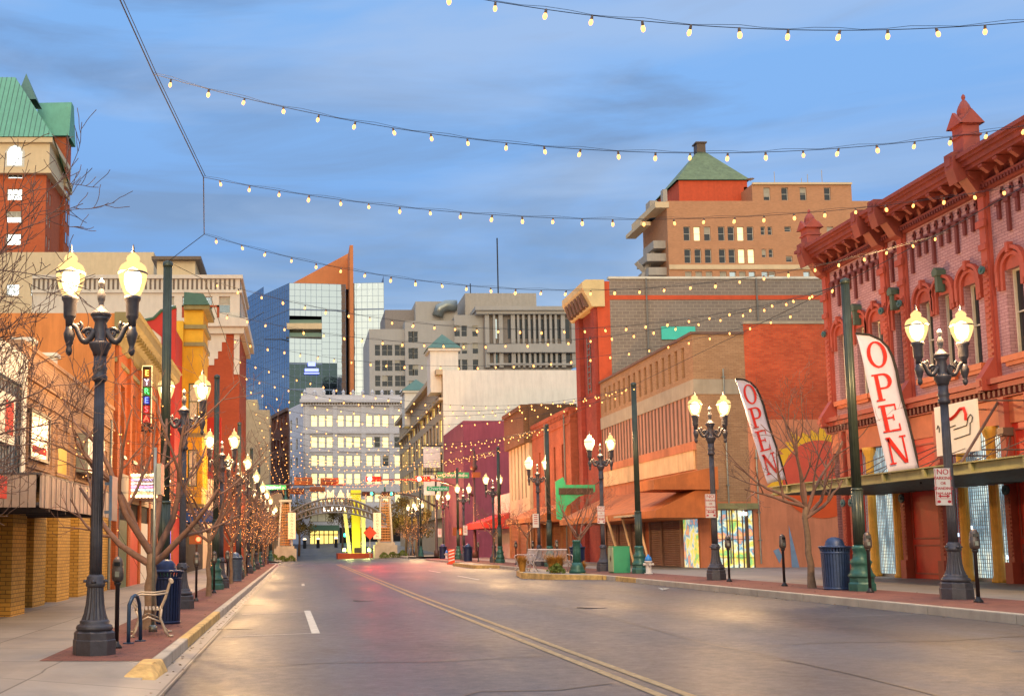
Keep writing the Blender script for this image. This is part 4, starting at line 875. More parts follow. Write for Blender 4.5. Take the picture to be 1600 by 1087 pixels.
# ground floor street side: shutters
def shutter(par, F, a, b, z0, z1, m_='shutter'):
    mb = MB(); n_ = int((z1-z0)/.1)
    for i in range(n_): z = z0 + i*.1; mb.prism([F.p(a, .01, z), F.p(a, .045, z+.02), F.p(a, .045, z+.07), F.p(a, .01, z+.095)], F.u*(b-a))
    mb.ob(F, a-.08, a, 0, .12, z0, z1+.05); mb.ob(F, b, b+.08, 0, .12, z0, z1+.05); mb.ob(F, a-.08, b+.08, 0, .18, z1+.05, z1+.3); mb.build('roller_shutter', m_, par)
gzl = gz(17.6, 50)
for a, b in ((.6, 2.6), (2.95, 4.9), (5.2, 7.2), (8.3, 9.9), (10.1, 12.6)): shutter(lb, FL, a, b, gzl, gzl+2.5)
mb = MB(); mb.ob(FL, 12.9, 14.6, .01, .05, gzl, gzl+2.6); mb.build('shop_window', 'shop_display', lb)
# big sloping awnings
def awning(label, ya, yb, xo, zl_, zh, fas, m_='awning_orange', x_in=None, name='awning', par=None, side=1):
    xi = XL if x_in is None else x_in
    mb = MB(); s = side
    A = [(xi, ya, zh), (xo, ya, zl_), (xo, ya, zl_-fas), (xi, ya, zl_-fas)]
    mb.prism(A, (0, yb-ya, 0)); o = mb.build(name, m_, par)
    if par is None: tag(o, label, 'awning')
    return o
Fa = lambda px, py, X: atX(px, py, X)
ya0 = Fa(1027, 760, 14.6)[1]; awning('large orange sloping awning on the near half of the brown building', YL0+.3, ya0+1.3, 14.9, Fa(1010, 760, 14.9)[2]+.25, zsg-.15, .42)
mb = MB(); yq = YL0+.29; 
for i in range(7): x = 15.1 + i*.37; zt_ = (Fa(1010, 760, 14.9)[2]+.25) + (zsg-.15 - Fa(1010, 760, 14.9)[2]-.25)*(x-14.9)/(XL-14.9); mb.box(x, x+.02, yq-.03, yq, Fa(1010, 760, 14.9)[2]-.1, zt_-.03)
tag(mb.build('awning_seam', 'mullion_brown'), 'dark vertical battens on the side of the large orange awning', 'awning trim')
awning('lower orange sloping awning on the far half of the brown building', ya0+1.5, YL1-.1, 15.0, 3.15, zsg-.7, .3)
mb = MB(); mb.box(14.6, 17.5, YL0-.2, YL0+2.6, 2.95, 3.03); mb.build
ob_ = mb.build('shade_roof', 'steel'); tag(ob_, 'thin flat metal shade propped on slanting posts below the orange awning', 'shade')
mb = MB()
for y in (YL0+.1, YL0+2.3): mb.tube([(15.4, y, gzl), (14.9, y, 2.95)], .05, 6)
for k_ in range(4): mb.tube([(15.0+.5*k_, YL0, 3.03), (17.5, YL0+.3, 3.9+.25*k_)], .02, 4)
mb.tube([(15.6, YL0+5, gzl), (14.95, YL0+5, 3.1)], .06, 6)
mb.build('post', 'sign_band', ob_)
# ================================================================ tall red building with the cream cornice and block side wall
brick('block_grey', '8c7e72', '84766b', 'a39585', .42, .2, .016, stain=.12, bump=.2); brick('brick_crimson', 'a8483a', '9a3f34', '8a4a40', .22, .08, .006, stain=.35); mat('cream', 'd8bf8a', .75, 0, .1, 2, stain=.12); mat('orange_paint', 'c9512b', .8, 0, .12, 2, stain=.15)
zt2 = zY(436, 62.6); e2 = empty('tall_block_building', (17.6, 62.5, 0), 'tall building with grey block side wall, red front and cream cornice', 'building')
FW = Face((17.6, 67), (17.6, 62.5)); FSo = Face((17.6, 62.5), (45, 62.5))
o2 = grid(1, 7.5, 2, .5, [(8, 10.5)])
mb = MB(); wall(mb, FW, -.2, zt2-.3); mb.mi = 1; wall(mb, Face((17.6, 62.5), (18.35, 62.5)), -.2, zt2-.15); mb.mi = 2; wall(mb, Face((18.35, 62.5), (45, 62.5)), -.2, zt2-.02); mb.mi = 0
wall(mb, Face((45, 62.5), (45, 67)), -.2, zt2-.3); wall(mb, Face((45, 67), (17.6, 67)), -.2, zt2-.3); mb.build('wall', ['brick_crimson', 'orange_paint', 'block_grey'], e2)
mb = MB(); mb.quad((17.7, 62.6, zt2-.4), (45, 62.6, zt2-.4), (45, 66.9, zt2-.4), (17.7, 66.9, zt2-.4)); mb.build('roof', 'roof_grey', e2)
mb = MB(); mb.ob(Face((18.3, 62.5), (45, 62.5)), 0, 26.7, -.3, .06, zt2-.02, zt2+.12); mb.build('coping', 'frame_white', e2)
zo = zY(465, 62.5); mb = MB(); mb.box(18.36, 45, 62.47, 62.497, zo-.12, zo+.14); mb.build('brick_band', 'orange_paint', e2)
mb = MB(); zc_ = zt2-1.7
mb.prism([(17.6, 62.3, zc_), (17.25, 62.3, zc_), (16.7, 62.3, zc_+1.1), (16.7, 62.3, zt2-.25), (16.9, 62.3, zt2-.1), (17.6, 62.3, zt2-.1)], (0, 4.9, 0)); mb.box(17.6, 18.0, 62.3, 62.49, zc_, zt2-.1); mb.build('cornice', 'cream', e2)
mb = MB()
for i in range(6): y = 62.8 + i*.72; mb.prism([(17.2, y, zc_+.1), (16.95, y, zc_+.1), (16.72, y, zc_+.9), (17.2, y, zc_+.9)], (0, .35, 0))
mb.build('brackets', 'mullion_brown', e2)
mb = MB(); mb.ob(FW, .3, 1.2, .0, .25, 0, zt2-1.7); mb.ob(FW, 3.7, 4.4, .0, .2, 0, zt2-1.7); mb.build('pilaster', 'brick_crimson', e2)
mb = MB(); 
for j in range(9): mb.ob(FW, 2.2, 2.8, .02, .06, 11-.0+j*.35, 11.06+j*.35)
mb.ob(FW, 2.15, 2.2, .02, .06, 10.8, 14.2); mb.ob(FW, 2.8, 2.85, .02, .06, 10.8, 14.2); mb.build('ladder', 'steel', e2)
mb = MB(); x0, z0_ = xY(1034, 529, 62.4), zY(530, 62.4); x1, z1_ = xY(1087, 529, 62.4), zY(510, 62.4); mb.box(x0, x1, 62.40, 62.46, z0_, z1_); mat('teal_panel', '46c8b0', .6, 0, .08, 2); tag(mb.build('wall_sign', 'teal_panel'), 'blank turquoise sign panel on the grey block wall', 'sign')
# ---------------------------------------------------------------- smaller shops further along on the right
brick('brick_brown', '7c5b43', '6d4e3a', '5c4636', .22, .08, .006, stain=.2); brick('brick_rust', 'b05a40', 'a35038', '8a5a48', .22, .08, .006, stain=.38); mat('magenta', '8f4556', .85, 0, .14, .6, stain=.3); mat('wall_white', 'e4dccf', .85, 0, .07, .5, stain=.18); mat('beige', 'bfa78a', .8, 0, .1, 1.5, stain=.15); mat('stone_grey', 'a99f92', .85, 0, .1, 1.5, stain=.15)
zt3 = zY(636, 67.3)
_, F_ = building('rust_brick_building', 'rust coloured brick shop building with corbelled top next to the tall red front', (17.0, 34, 67.2, 78.3), zt3, 'brick_rust', 'roof_grey', {'W': [(a, a+.45, 5.4, 8.2) for a in (2.2, 4.4, 6.6, 8.8)]}, fm='frame_dark')
e3 = [o for o in bpy.data.objects if o.name.startswith('rust_brick_building')][0]
mb = MB(); mb.ob(F_['W'], 0, 11.1, .0, .12, zt3-.25, zt3); mb.ob(F_['W'], 0, 11.1, .0, .07, zt3-1, zt3-.9); mb.ob(F_['S'], 0, 4, .0, .1, zt3-.25, zt3)
for i in range(27): mb.ob(F_['W'], i*.4, i*.4+.2, 0, .1, zt3-.5, zt3-.25)
for i in range(10): mb.ob(F_['S'], i*.4, i*.4+.2, 0, .1, zt3-.6, zt3-.25)
mb.build('cornice', 'brick_rust', e3)
for a, b in ((.4, 3.0), (3.4, 5.6), (6.0, 8.3), (8.6, 10.7)): shutter(e3, F_['W'], a, b, .75, 3.2, 'awning_soffit')
mb = MB(); mb.prism([(17.0, 67.6, 4.4), (14.9, 67.6, 3.5), (14.9, 67.6, 3.2), (17.0, 67.6, 3.2)], (0, 10.4, 0)); tag(mb.build('awning', 'awning_orange'), 'orange sloped awning under the rust brick shop', 'awning')
zt4 = zY(636, 78.6)
EW = {'W': [(a, a+.5, 5.2, 9.2) for a in (.8, 2.1, 3.4, 4.7, 6)]}
e4, F4 = building('old_brown_building', 'old building with a dark brown parapet and narrow windows beside the rust brick shop', (16.8, 30, 78.5, 86), zt4, 'beige', 'roof_grey', EW, fm='frame_dark')
mb = MB(); mb.ob(F4['W'], 0, 7.5, .0, .35, zt4-2.6, zt4-.1); mb.ob(F4['W'], 0, 7.5, 0, .5, zt4-.1, zt4+.2); mb.ob(F4['S'], 0, 3.5, 0, .3, zt4-2.6, zt4+.2); mb.build('parapet', 'brick_brown', e4)
for a, b in ((.3, 3.5), (3.9, 7.1)): shutter(e4, F4['W'], a, b, .75, 3.6, 'awning_soffit')
zt5 = zY(657, 112)
e5, F5 = building('magenta_building', 'plain magenta building between the white wall and the brown shops', (17.2, 60, 112, 127.5), zt5, 'magenta', 'roof_grey')
mat('shop_blue', '4f93b5', .7); mat('red_awning', 'b3201a', .7); mat('green_sign', '2c9e72', .6); mat('shop_white', 'cfcabd', .8)
e6, F6 = building('blue_white_shop', 'low shop with pale blue and white upper wall in front of the magenta building', (17.2, 24, 86.2, 95.6), zY(768, 86.3), 'shop_blue', 'roof_grey', wmats={'W': 'shop_white'})
mb = MB(); mb.prism([(17.1, 86.4, 4.4), (14.8, 86.4, 3.6), (14.8, 86.4, 3.1), (17.1, 86.4, 3.1)], (0, 9, 0)); tag(mb.build('awning', 'red_awning'), 'long red awning on the blue and white corner shop', 'awning')
# white wall building with green roofed turrets
zt6 = zY(578, 128); mat('roof_green', '56766a', .6, .1, .15, 2); mat('stone_warm', 'c4ac8c', .8, 0, .12, 1.2, stain=.15)
rows = [(6.2+i*4.0, 9.0+i*4.0) for i in range(3)] + [(18, 20)]
e7, F7 = building('turret_building', 'long building with a blank white side wall and green roofed corner turrets', (17.3, 58, 128, 184), zt6, 'stone_warm', 'roof_grey', {'W': grid(1, 55, 16, 2.1, rows, ['window_lit', 'glass', 'glass_sky'])}, wmats={'S': 'wall_white'}, fm='frame_bronze', nx=2)
mb = MB(); mb.ob(F7['W'], 0, 56, 0, .8, zt6-.5, zt6+.1); mb.ob(F7['W'], 0, 56, 0, .5, zt6-3.6, zt6-3.3); mb.ob(F7['W'], 0, 56, 0, .4, 5, 5.6); mb.build('cornice', 'stone_warm', e7)
for (px, py, Y_, w_) in ((691, 552, 131, 3.4), (650, 616, 168, 4.0)):
    c = atY(px, py, Y_); z = c[2]; cx = c[0]; mb = MB(); mb.box(cx-w_/2, cx+w_/2, Y_-w_/2, Y_+w_/2, zt6-2.5, z); mb.box(cx-w_*.58, cx+w_*.58, Y_-w_*.58, Y_+w_*.58, z, z+.3); t_ = mb.build('turret', 'wall_white', e7)
    mb = MB(); h = w_*.62; mb.add([(cx-h, Y_-h, z+.3), (cx+h, Y_-h, z+.3), (cx+h, Y_+h, z+.3), (cx-h, Y_+h, z+.3), (cx, Y_, z+2.4)], [(0,1,4),(1,2,4),(2,3,4),(3,0,4),(3,2,1,0)]); mb.build('turret_roof', 'roof_green', t_)
mb = MB()
for y_, zz in ((128.3, 12.2), (128.3, 8.9)): mb.box(14.9, 16.9, y_, y_+.2, zz-1.2, zz+1.2)
mat('sign_pale', 'c9c6cf', .6); sg = mb.build('hanging_sign', 'sign_pale'); tag(sg, 'two pale blank sign panels hanging at the corner of the turreted building', 'sign')
mb = MB(); mb.tube([(17.2, 128.4, 13.6), (14.8, 128.4, 13.6)], .08, 5); mb.tube([(17.2, 128.4, 10.5), (14.8, 128.4, 10.5)], .08, 5); mb.build('bracket', 'wire', sg)

for (x, z0_, z1_, lab) in ((18.9, .9, 9.5, 'thin grey downpipe on the tan brick corner'), (20.2, .9, 5.9, 'thin conduit on the mural wall')):
    mb = MB(); mb.tube([(x, YL0-.06, z0_), (x, YL0-.06, z1_)], .035, 6)
    for k_ in range(4): mb.box(x-.07, x+.07, YL0-.1, YL0-.004, z0_+1+k_*(z1_-z0_-1.4)/3, z0_+1.05+k_*(z1_-z0_-1.4)/3)
    mb.build('downpipe', 'steel', lb)
mb = MB(); mb.box(23.2, 23.7, 62.3, 62.49, 10.2, 10.8); mb.build('vent', 'steel', e2)
for x in (20.5, 27.0): mb = MB(); mb.tube([(x, 62.42, 1), (x, 62.42, zt2)], .05, 6); mb.build('downpipe', 'roof_grey', e2)
for y in (68.5, 74): mb = MB(); mb.tube([(16.93, y, .6), (16.93, y, zt3-.3)], .05, 6); mb.build('downpipe', 'roof_grey', e3)
# ================================================================ left side of the street
brick('brick_shop', 'bd9574', 'ab8466', '8a6a4c', .26, .08, .007, stain=.15); brick('brick_yellow', 'd4a24e', 'c29244', '8a6a3c', .24, .09, .01, stain=.2, bump=.5); mat('siding_blue', '6b7684', .6, .1, .12, 2, stain=.2)
mat('stucco_left', 'd68648', .9, 0, .14, .5, .2, 25, stain=.3); mat('corrugated', 'a99a94', .5, .4, .2, 3, stain=.3); mat('cornice_olive', '8a7d50', .7, 0, .15, 2, stain=.2); brick('brick_orange', 'bd6638', 'b05c34', '91573a', .22, .08, .006, stain=.2)
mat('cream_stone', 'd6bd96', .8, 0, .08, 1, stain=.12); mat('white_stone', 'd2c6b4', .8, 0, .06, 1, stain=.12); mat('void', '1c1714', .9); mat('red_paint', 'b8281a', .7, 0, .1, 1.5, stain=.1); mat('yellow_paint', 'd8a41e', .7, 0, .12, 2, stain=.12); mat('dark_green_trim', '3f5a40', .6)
XS = -6.55
def yl(px, X=XS): return atX(px, 700, X)[1]
# tan shop with corrugated canopy
ya, yb = yl(30), 38.0; zt_ = atX(35, 537, XS)[2]
FA = Face((XS, ya), (XS, yb)); A = lambda px: yl(px) - ya
zcan = atX(60, 792, -4.9)[2]
tb = empty('tan_brick_shop', (XS, ya, 0), 'tan brick two storey shop with posters above a corrugated canopy and yellow brick piers', 'building')
mb = MB(); wall(mb, FA, 3.0, zt_); wall(mb, Face((-20, ya), (XS, ya)), -.2, zt_); wall(mb, Face((XS, yb), (-20, yb)), -.2, zt_); mb.build('wall', 'brick_shop', tb)
mb = MB(); mb.quad((-20, ya, zt_-.3), (XS-.3, ya, zt_-.3), (XS-.3, yb, zt_-.3), (-20, yb, zt_-.3)); mb.build('roof', 'roof_grey', tb)
mb = MB(); mb.ob(FA, 0, FA.L, -.35, .06, zt_, zt_+.1); mb.ob(FA, 0, FA.L, .0, .08, zt_-.75, zt_-.68); mb.ob(FA, 0, FA.L, .0, .05, zt_-1.2, zt_-1.12)
for (a, b) in ((.6, 3.2), (3.8, 5.4), (6.2, 8.2), (8.9, 11.4)):
    for q in (a, b): mb.ob(FA, q, q+.08, .0, .05, 3.6, zt_-1.5)
    mb.ob(FA, a, b, 0, .05, zt_-1.58, zt_-1.5); mb.ob(FA, a, b, 0, .05, 3.55, 3.63)
mb.build('brick_trim', 'brick_shop', tb)
mb = MB(); 
for i in range(int(FA.L/.2)): mb.ob(FA, i*.2, i*.2+.1, 0, .07, zt_-.66, zt_-.52)
struct(mb.build('dentils', 'brick_shop', tb), 'stuff')
mb = MB(); mb.ob(FA, 0, FA.L, -1.2, -1.0, -.1, 3.0); mb.build('recess_wall', 'brick_yellow', tb)
for (p0_, p1_, dpt) in ((8, 28, 0), (32, 55, -.35), (57, 76, 0), (94, 113, 0), (127, 143, 0), (158, 172, 0)):
    a, b = yl(p0_)-ya, yl(p1_)-ya
    mb = MB(); mb.ob(FA, a, b, -1.0, dpt-.002, .15, 3.0); mb.build('brick_pier', 'brick_yellow', tb)
mb = MB(); mb.ob(FA, 0, FA.L, -1.0, -.003, 2.72, 3.0); mb.build('lintel', 'frame_bronze', tb)
mb = MB(); mb.ob(FA, A(79), A(92), -.95, -.9, .15, 2.6); mb.build('shop_door', 'frame_bronze', tb)
ca = empty('corrugated_canopy', (-4.9, 20.5, zcan), 'pale corrugated metal canopy over the pavement of the tan brick shop', 'canopy')
mb = MB(); 
y = 20.5
while y < 27.8: mb.box(-4.9, -4.87+(.015 if int(y*10) % 2 else 0), y, y+.13, zcan, zcan+.62); y += .14
x = -6.5
while x < -4.95: mb.box(x, x+.14, 20.47, 20.5, zcan, zcan+.62); x += .155
mb.build('fascia', 'corrugated', ca)
mb = MB(); mb.box(-6.53, -4.91, 20.51, 27.7, zcan+.05, zcan+.1); mb.box(-6.53, -4.86, 20.45, 27.8, zcan+.622, zcan+.66)
for y in (21.5, 23, 24.5, 26): mb.box(-6.5, -4.95, y, y+.1, zcan-.05, zcan+.05)
mb.build('soffit', 'iron', ca)
# posters
mat('poster_pale', 'd9c4b4', .6, 0, .2, 1.2); mat('poster_yellow', 'e0ad22', .6, 0, .15, 3); mat('sign_white', 'd5d0c4', .6, 0, .08, 2)
def framed(label, px0, px1, py0, py1, m_, fr_, th=.06, cat='poster', name='poster'):
    a, b = yl(px0)-ya, yl(px1)-ya; z0, z1 = atX((px0+px1)/2, py1, XS)[2], atX((px0+px1)/2, py0, XS)[2]
    e = empty(name, FA.p(a, 0, z0), label, cat); mb = MB(); mb.ob(FA, a, b, .003, th, z0, z1); mb.build('panel', m_, e)
    if fr_:
        mb = MB(); 
        for q in ((a-.07, a, z0-.07, z1+.07), (b, b+.07, z0-.07, z1+.07), (a, b, z0-.07, z0), (a, b, z1, z1+.07)): mb.ob(FA, q[0], q[1], .003, th+.04, q[2], q[3])
        mb.build('frame', fr_, e)
    return e, a, b, z0, z1
m, n, b = newmat('poster_art'); l = n.links.new; t = N(n, 'ShaderNodeTexCoord'); q = N(n, 'ShaderNodeTexNoise', i_Scale=1.8, i_Detail=3); l(t.outputs['Object'], q.inputs[0]); r = ramp(n, [(.35, srgb('e6d3a8')), (.5, srgb('e8c9b8')), (.6, srgb('c98f86')), (.7, srgb('efe4cf'))]); l(q.outputs[0], r.inputs[0]); l(r.outputs[0], b.inputs['Base Color']); b.inputs['Roughness'].default_value = .3
e_, a_, b_, z0_, z1_ = framed('large pale framed poster on the tan brick shop, nearest of its posters', 43, 72, 648, 716, 'poster_art', 'frame_dark')
mb = MB(); mb.ob(FA, a_+.25, b_-.25, .065, .075, z0_+.12, z0_+.28); mb.build('caption_band', 'flag_red', e_)
framed('narrow yellow banner on the tan brick shop between its two posters', 89, 103, 698, 746, 'poster_yellow', None, .03, 'banner')
framed('white box sign on the tan brick shop, partly hidden by the street lamp', 118, 143, 686, 738, 'sign_white', 'steel', .35, 'sign', 'box_sign')
# grey-blue fronted neighbour, left edge
ys0 = 10.
nb = empty('grey_siding_shop', (XS, ys0, 0), 'shop with grey blue metal siding and a white beam at the left edge', 'building'); FN = Face((XS, ys0), (XS, ya-.02))
mb = MB(); wall(mb, FN, -.1, zt_-.3); wall(mb, Face((-20, ys0), (XS, ys0)), -.1, zt_-.3); mb.build('wall', 'siding_blue', nb)
mb = MB(); u = 0
while u < FN.L: mb.ob(FN, u, u+.03, .002, .03, 3.2, zt_-1.1); u += .25
mb.build('siding_ribs', 'siding_blue', nb)
mb = MB(); mb.ob(FN, 0, FN.L, .002, .12, zt_-1.05, zt_-.3); mb.ob(FN, FN.L-.35, FN.L-.02, .12, .16, 3.2, zt_-.4); mb.build('beam', 'sign_white', nb)
mb = MB(); mb.ob(FN, 13.0, 14.3, .002, .14, 3.9, 5.0); ns = mb.build('shop_sign', 'sign_white'); tag(ns, 'white sign with a red patch on the grey blue siding', 'sign'); mb = MB(); mb.ob(FN, 13.5, 14.15, .14, .15, 4.1, 4.85); mb.build('red_patch', 'flag_red', ns)
for (a, b, q) in ((0, FN.L, .03), (2, 2.8, .4), (6, 6.8, .4), (10, 10.8, .4), (13.4, 14.6, .4)): mb = MB(); mb.ob(FN, a, b, .002, q, .15, 3.15); mb.build('shop_front', 'brick_yellow', nb)
mb = MB(); za = atX(8, 752, -5)[2]; mb.prism([(XS, 15.6, za+.5), (-4.55, 15.6, za-.02), (-4.55, 15.6, za-.36), (XS, 15.6, za-.36)], (0, 1.3, 0)); tag(mb.build('awning', 'red_paint'), 'small bright red awning at the left edge', 'awning')
# orange corner building with olive cornice
YC0, YC1 = 38.1, 52.; zc1 = zY(489, YC0)
ob = empty('orange_brick_building', (XS, YC0, 0), 'orange brick building with a deep olive cornice and an orange stucco side wall', 'building'); FO = Face((XS, YC0), (XS, YC1))
ow = [(a, a+1.0, 5.0, 7.6) for a in (1.4, 4.2, 7, 9.8)]
mb = MB(); wall(mb, FO, -.1, zc1-1.1, ow, .25); mb.mi = 1; wall(mb, Face((-30, YC0), (XS, YC0)), -.1, zc1); mb.build('wall', ['brick_orange', 'stucco_left'], ob); windows(ob, FO, ow, .24, 'frame_dark', 'glass', 1, 2, .06, True, True)
mb = MB(); mb.quad((-30, YC0, zc1-.1), (XS, YC0, zc1-.1), (XS, YC1, zc1-.1), (-30, YC1, zc1-.1)); mb.build('roof', 'roof_grey', ob)
mb = MB(); mb.prism([FO.p(-.2, 0, zc1-1.15), FO.p(-.2, .12, zc1-1.1), FO.p(-.2, .2, zc1-.7), FO.p(-.2, .75, zc1-.35), FO.p(-.2, .8, zc1-.05), FO.p(-.2, .9, zc1), FO.p(-.2, 0, zc1)], FO.u*(FO.L+.4)); mb.ob(FO, 0, FO.L, .0, .08, zc1-1.75, zc1-1.6); mb.build('cornice', 'cornice_olive', ob)
mb = MB(); 
for i in range(24): mb = MB(); mb.ob(FO, .1+i*.58, .3+i*.58, .1, .6, zc1-.6, zc1-.38); mb.build('bracket', 'cornice_olive', ob)
for u in (.1, 2.9, 5.7, 8.5, 11.3, 13.4): mb = MB(); mb.ob(FO, u, u+.5, .0, .14, .1, zc1-1.15); mb.build('pier', 'brick_orange', ob)
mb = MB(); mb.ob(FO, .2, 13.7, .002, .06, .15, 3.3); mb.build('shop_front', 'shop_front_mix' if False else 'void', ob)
for i, (a, b, mm) in enumerate(((.7, 2.8, 'dark_green_trim'), (3.5, 5.6, 'panel_red'), (6.3, 8.4, 'sign_white'), (9.1, 11.2, 'void'), (11.9, 13.3, 'cream_stone'))):
    mb = MB(); mb.ob(FO, a, b, .06, .1, .15, 2.6); mb.build('shop_door', mm, ob)
mb = MB(); mb.ob(FO, .2, 13.7, .06, .12, 3.3, 4.3); mb.build('fascia_sign', 'cream_stone', ob)
for z, n_ in ((0, 0),):
    for (px, py) in ((100, 395+145), (206, 487)):
        pass
mb = MB(); x, yq, z = atY(98, 545, 36); 
for (px, py) in ((100, 541), (209, 487)): pass
c = atY(36, 545, 37.9)
# small chimneys on the tan shop's roof
for (px, py, Y_, lab) in ((38, 545, 27, 'small white roof vent on the tan shop, nearer one'), (77, 566, 32, 'small white roof vent on the tan shop, farther one')):
    x, y_, z = atY(px, py, Y_); mb = MB(); mb.box(x-.2, x+.2, Y_-.2, Y_+.2, zt_-.3, z+.15); mb.box(x-.28, x+.28, Y_-.28, Y_+.28, z+.15, z+.25); tag(mb.build('roof_vent', 'sign_white'), lab, 'vent')
# vertical neon sign and the bulb-lit marquee
xa, xb = xY(223, 600, 44), xY(237, 600, 44); z0_, z1_ = zY(690, 44), zY(573, 44)
vs = empty('vertical_sign', (xa, 44, z0_), 'narrow vertical sign with one multicoloured neon letter per box', 'sign')
mb = MB(); mb.box(xa, xb, 43.9, 44.15, z0_+.75, z1_); mb.tube([(XS, 44, z1_-.4), (xa, 44, z1_-.4)], .04, 5); mb.tube([(XS, 44, z0_+1), (xa, 44, z0_+1)], .04, 5); mb.build('case', 'iron_dark', vs)
mb = MB(); 
for q in ((xa-.03, xa), (xb, xb+.03)): mb.box(q[0], q[1], 43.88, 43.95, z0_+.75, z1_)
mb.box(xa-.03, xb+.03, 43.88, 43.95, z1_, z1_+.04); mb.build('edge_tube', 'window_pale', vs)
cols = [('E', (1, .6, .1)), ('Y', (.9, .8, 1)), ('R', (.1, 1, .25)), ('E', (.12, .2, 1)), ('S', (1, .08, .1)), ('A', (1, .1, .05))]
hh = (z1_ - z0_ - .85)/6
for i, (ch, c_) in enumerate(cols):
    emis('neon_%d' % i, c_, 2.6, False); mat('neonbox_%d' % i, [max(20, v*150) for v in c_], .5); zc_ = z1_ - .1 - hh*(i+.5)
    mb = MB(); mb.box(xa+.04, xb-.04, 43.87, 43.9, zc_-hh*.45, zc_+hh*.45); mb.build('letter_box', 'neonbox_%d' % i, vs)
    text(ch, .34, 'neon_%d' % i, ((xa+xb)/2, 43.855, zc_), (1, 0, 0), (0, 0, 1), vs, 'letter')
mb = MB(); cx_ = (xa+xb)/2; rnd = random.Random(4)
for i in range(7): a = i*.9; mb.tube([(cx_+.28*math.cos(a), 43.95, z0_+.55+.22*math.sin(a)), (cx_+.12*math.cos(a+.5), 43.95, z0_+.55+.1*math.sin(a+.5))], .05, 5)
mb.build('ornament', 'iron_dark', vs)
xa, xb = -6.54, xY(244, 760, 41.5); z0_, z1_ = zY(775, 41.5), zY(742, 41.5)
mq = empty('marquee', (XS, 41.5, z0_), 'small theatre marquee edged with bulbs and coloured stripes', 'marquee')
mb = MB(); mb.box(xa, xb, 41.5, 45.5, z0_-.05, z1_+.05); mb.build('case', 'poster_pale', mq)
for k_, (c_, f_) in enumerate((((.5, .45, 1), .78), ((1, .95, .8), .6), ((1, .35, .9), .45), ((.4, .9, 1), .3))):
    emis('stripe_%d' % k_, c_, 1.5, False); mb = MB(); z = z0_ + (z1_-z0_)*f_; mb.box(xa+.05, xb-.03, 41.46, 41.49, z-.035, z+.035); mb.box(xb+.01, xb+.03, 41.6, 45.4, z-.035, z+.035); mb.build('stripe', 'stripe_%d' % k_, mq)
emis('marquee_bulb', (1, .72, .35), 6, False)
mb = MB(); 
for z in (z0_, z1_):
    for i in range(8): x = xa+.1+(xb-xa-.2)*i/7; mb.lathe([(.01, -.06), (.06, -.03), (.06, .03), (.01, .06)], c=(x, 41.44, z), n=6)
    for i in range(9): mb.lathe([(.01, -.06), (.06, -.03), (.06, .03), (.01, .06)], c=(xb+.05, 41.7+i*.45, z), n=6)
struct(mb.build('marquee_bulbs', 'marquee_bulb', mq), 'stuff')
# red fronted building, yellow bay building
z_r = zY(480, 57)
_, FRD = building('red_parapet_building', 'building with a bright red curved parapet over a white gable, behind the olive cornice', (-16, XS-.02, 57, 60.5), z_r-1.2, 'white_stone', 'roof_grey', wmats={'E': 'red_paint'})
er = [o for o in bpy.data.objects if o.name.startswith('red_parapet_building')][0]
pts = [(xY(205, 500, 57), zY(505, 57)), (xY(240, 500, 57), zY(498, 57)), (xY(252, 500, 57), zY(486, 57)), (XS, zY(480, 57)), (XS, zY(545, 57)), (xY(235, 545, 57), zY(512, 57)), (xY(205, 500, 57), zY(516, 57))]
mb = MB(); mb.prism([(x, 56.95, z) for x, z in pts], (0, .3, 0)); mb.mi = 1
mb.tube([(x, 56.93, z) for x, z in pts[:4]], .09, 5); mb.mi = 0; mb.box(XS-.75, XS, 56.9, 57, .2, zY(520, 57)); mb.build('parapet', ['red_paint', 'dark_green_trim'], er)
zy = zY(482, 61); YX = -5.45
yb_ = empty('yellow_bay_building', (XS, 60.6, 0), 'yellow Victorian building with tall bay windows and dark green caps', 'building')
FY = Face((XS, 60.6), (XS, 74)); 
mb = MB(); wall(mb, FY, 3.8, zy-.8, [(a, a+.9, z, z+2.2) for a in (4.2, 7, 9.8) for z in (5, 8.6)], .2); wall(mb, Face((-18, 60.6), (XS, 60.6)), 0, zy-.8); mb.build('wall', 'yellow_paint', yb_)
windows(yb_, FY, [(a, a+.9, z, z+2.2) for a in (4.2, 7, 9.8) for z in (5, 8.6)], .2, 'dark_green_trim', 'glass')
FB_ = boxfaces(XS, YX, 61, 64.2); bo = {'S': [(.3, .85, z, z+2.1) for z in (5.0, 8.8)], 'E': [(a, a+.8, z, z+2.1) for a in (.4, 2.0) for z in (5.0, 8.8)]}
mb = MB()
for k_ in 'SEN': wall(mb, FB_[k_], 3.8, zy, bo.get(k_, ()), .15)
bw = mb.build('bay', 'yellow_paint', yb_)
for k_ in 'SE': windows(yb_, FB_[k_], bo[k_], .15, 'dark_green_trim', 'curtain', 1, 2)
for z, e_ in ((zy-.1, .35), (zy-1.2, .18), (zy-2.2, .12), (7.8, .2), (3.8, .15)): mb = MB(); mb.box(XS, YX+e_, 61-e_, 64.2+e_, z, z+.22); mb.build('string_course', 'cornice_olive', yb_)
mb = MB(); mb.add([(XS, 60.5, zy+.12), (YX+.4, 60.5, zy+.12), (YX+.4, 64.6, zy+.12), (XS, 64.6, zy+.12), (XS, 60.9, zy+.95), (YX, 60.9, zy+.85), (YX, 64.2, zy+.85), (XS, 64.2, zy+.95)], [(0,3,2,1),(4,5,6,7),(0,1,5,4),(1,2,6,5),(2,3,7,6),(3,0,4,7)]); mb.build('bay_roof', 'dark_green_trim', yb_)
mb = MB(); 
for i in range(3): mb.lathe([(.07, 0), (.07, .05), (.05, .1), (.05, 1.9), (.08, 2.0)], c=(YX+.02, 61.1+i*1.5, 5), n=10)
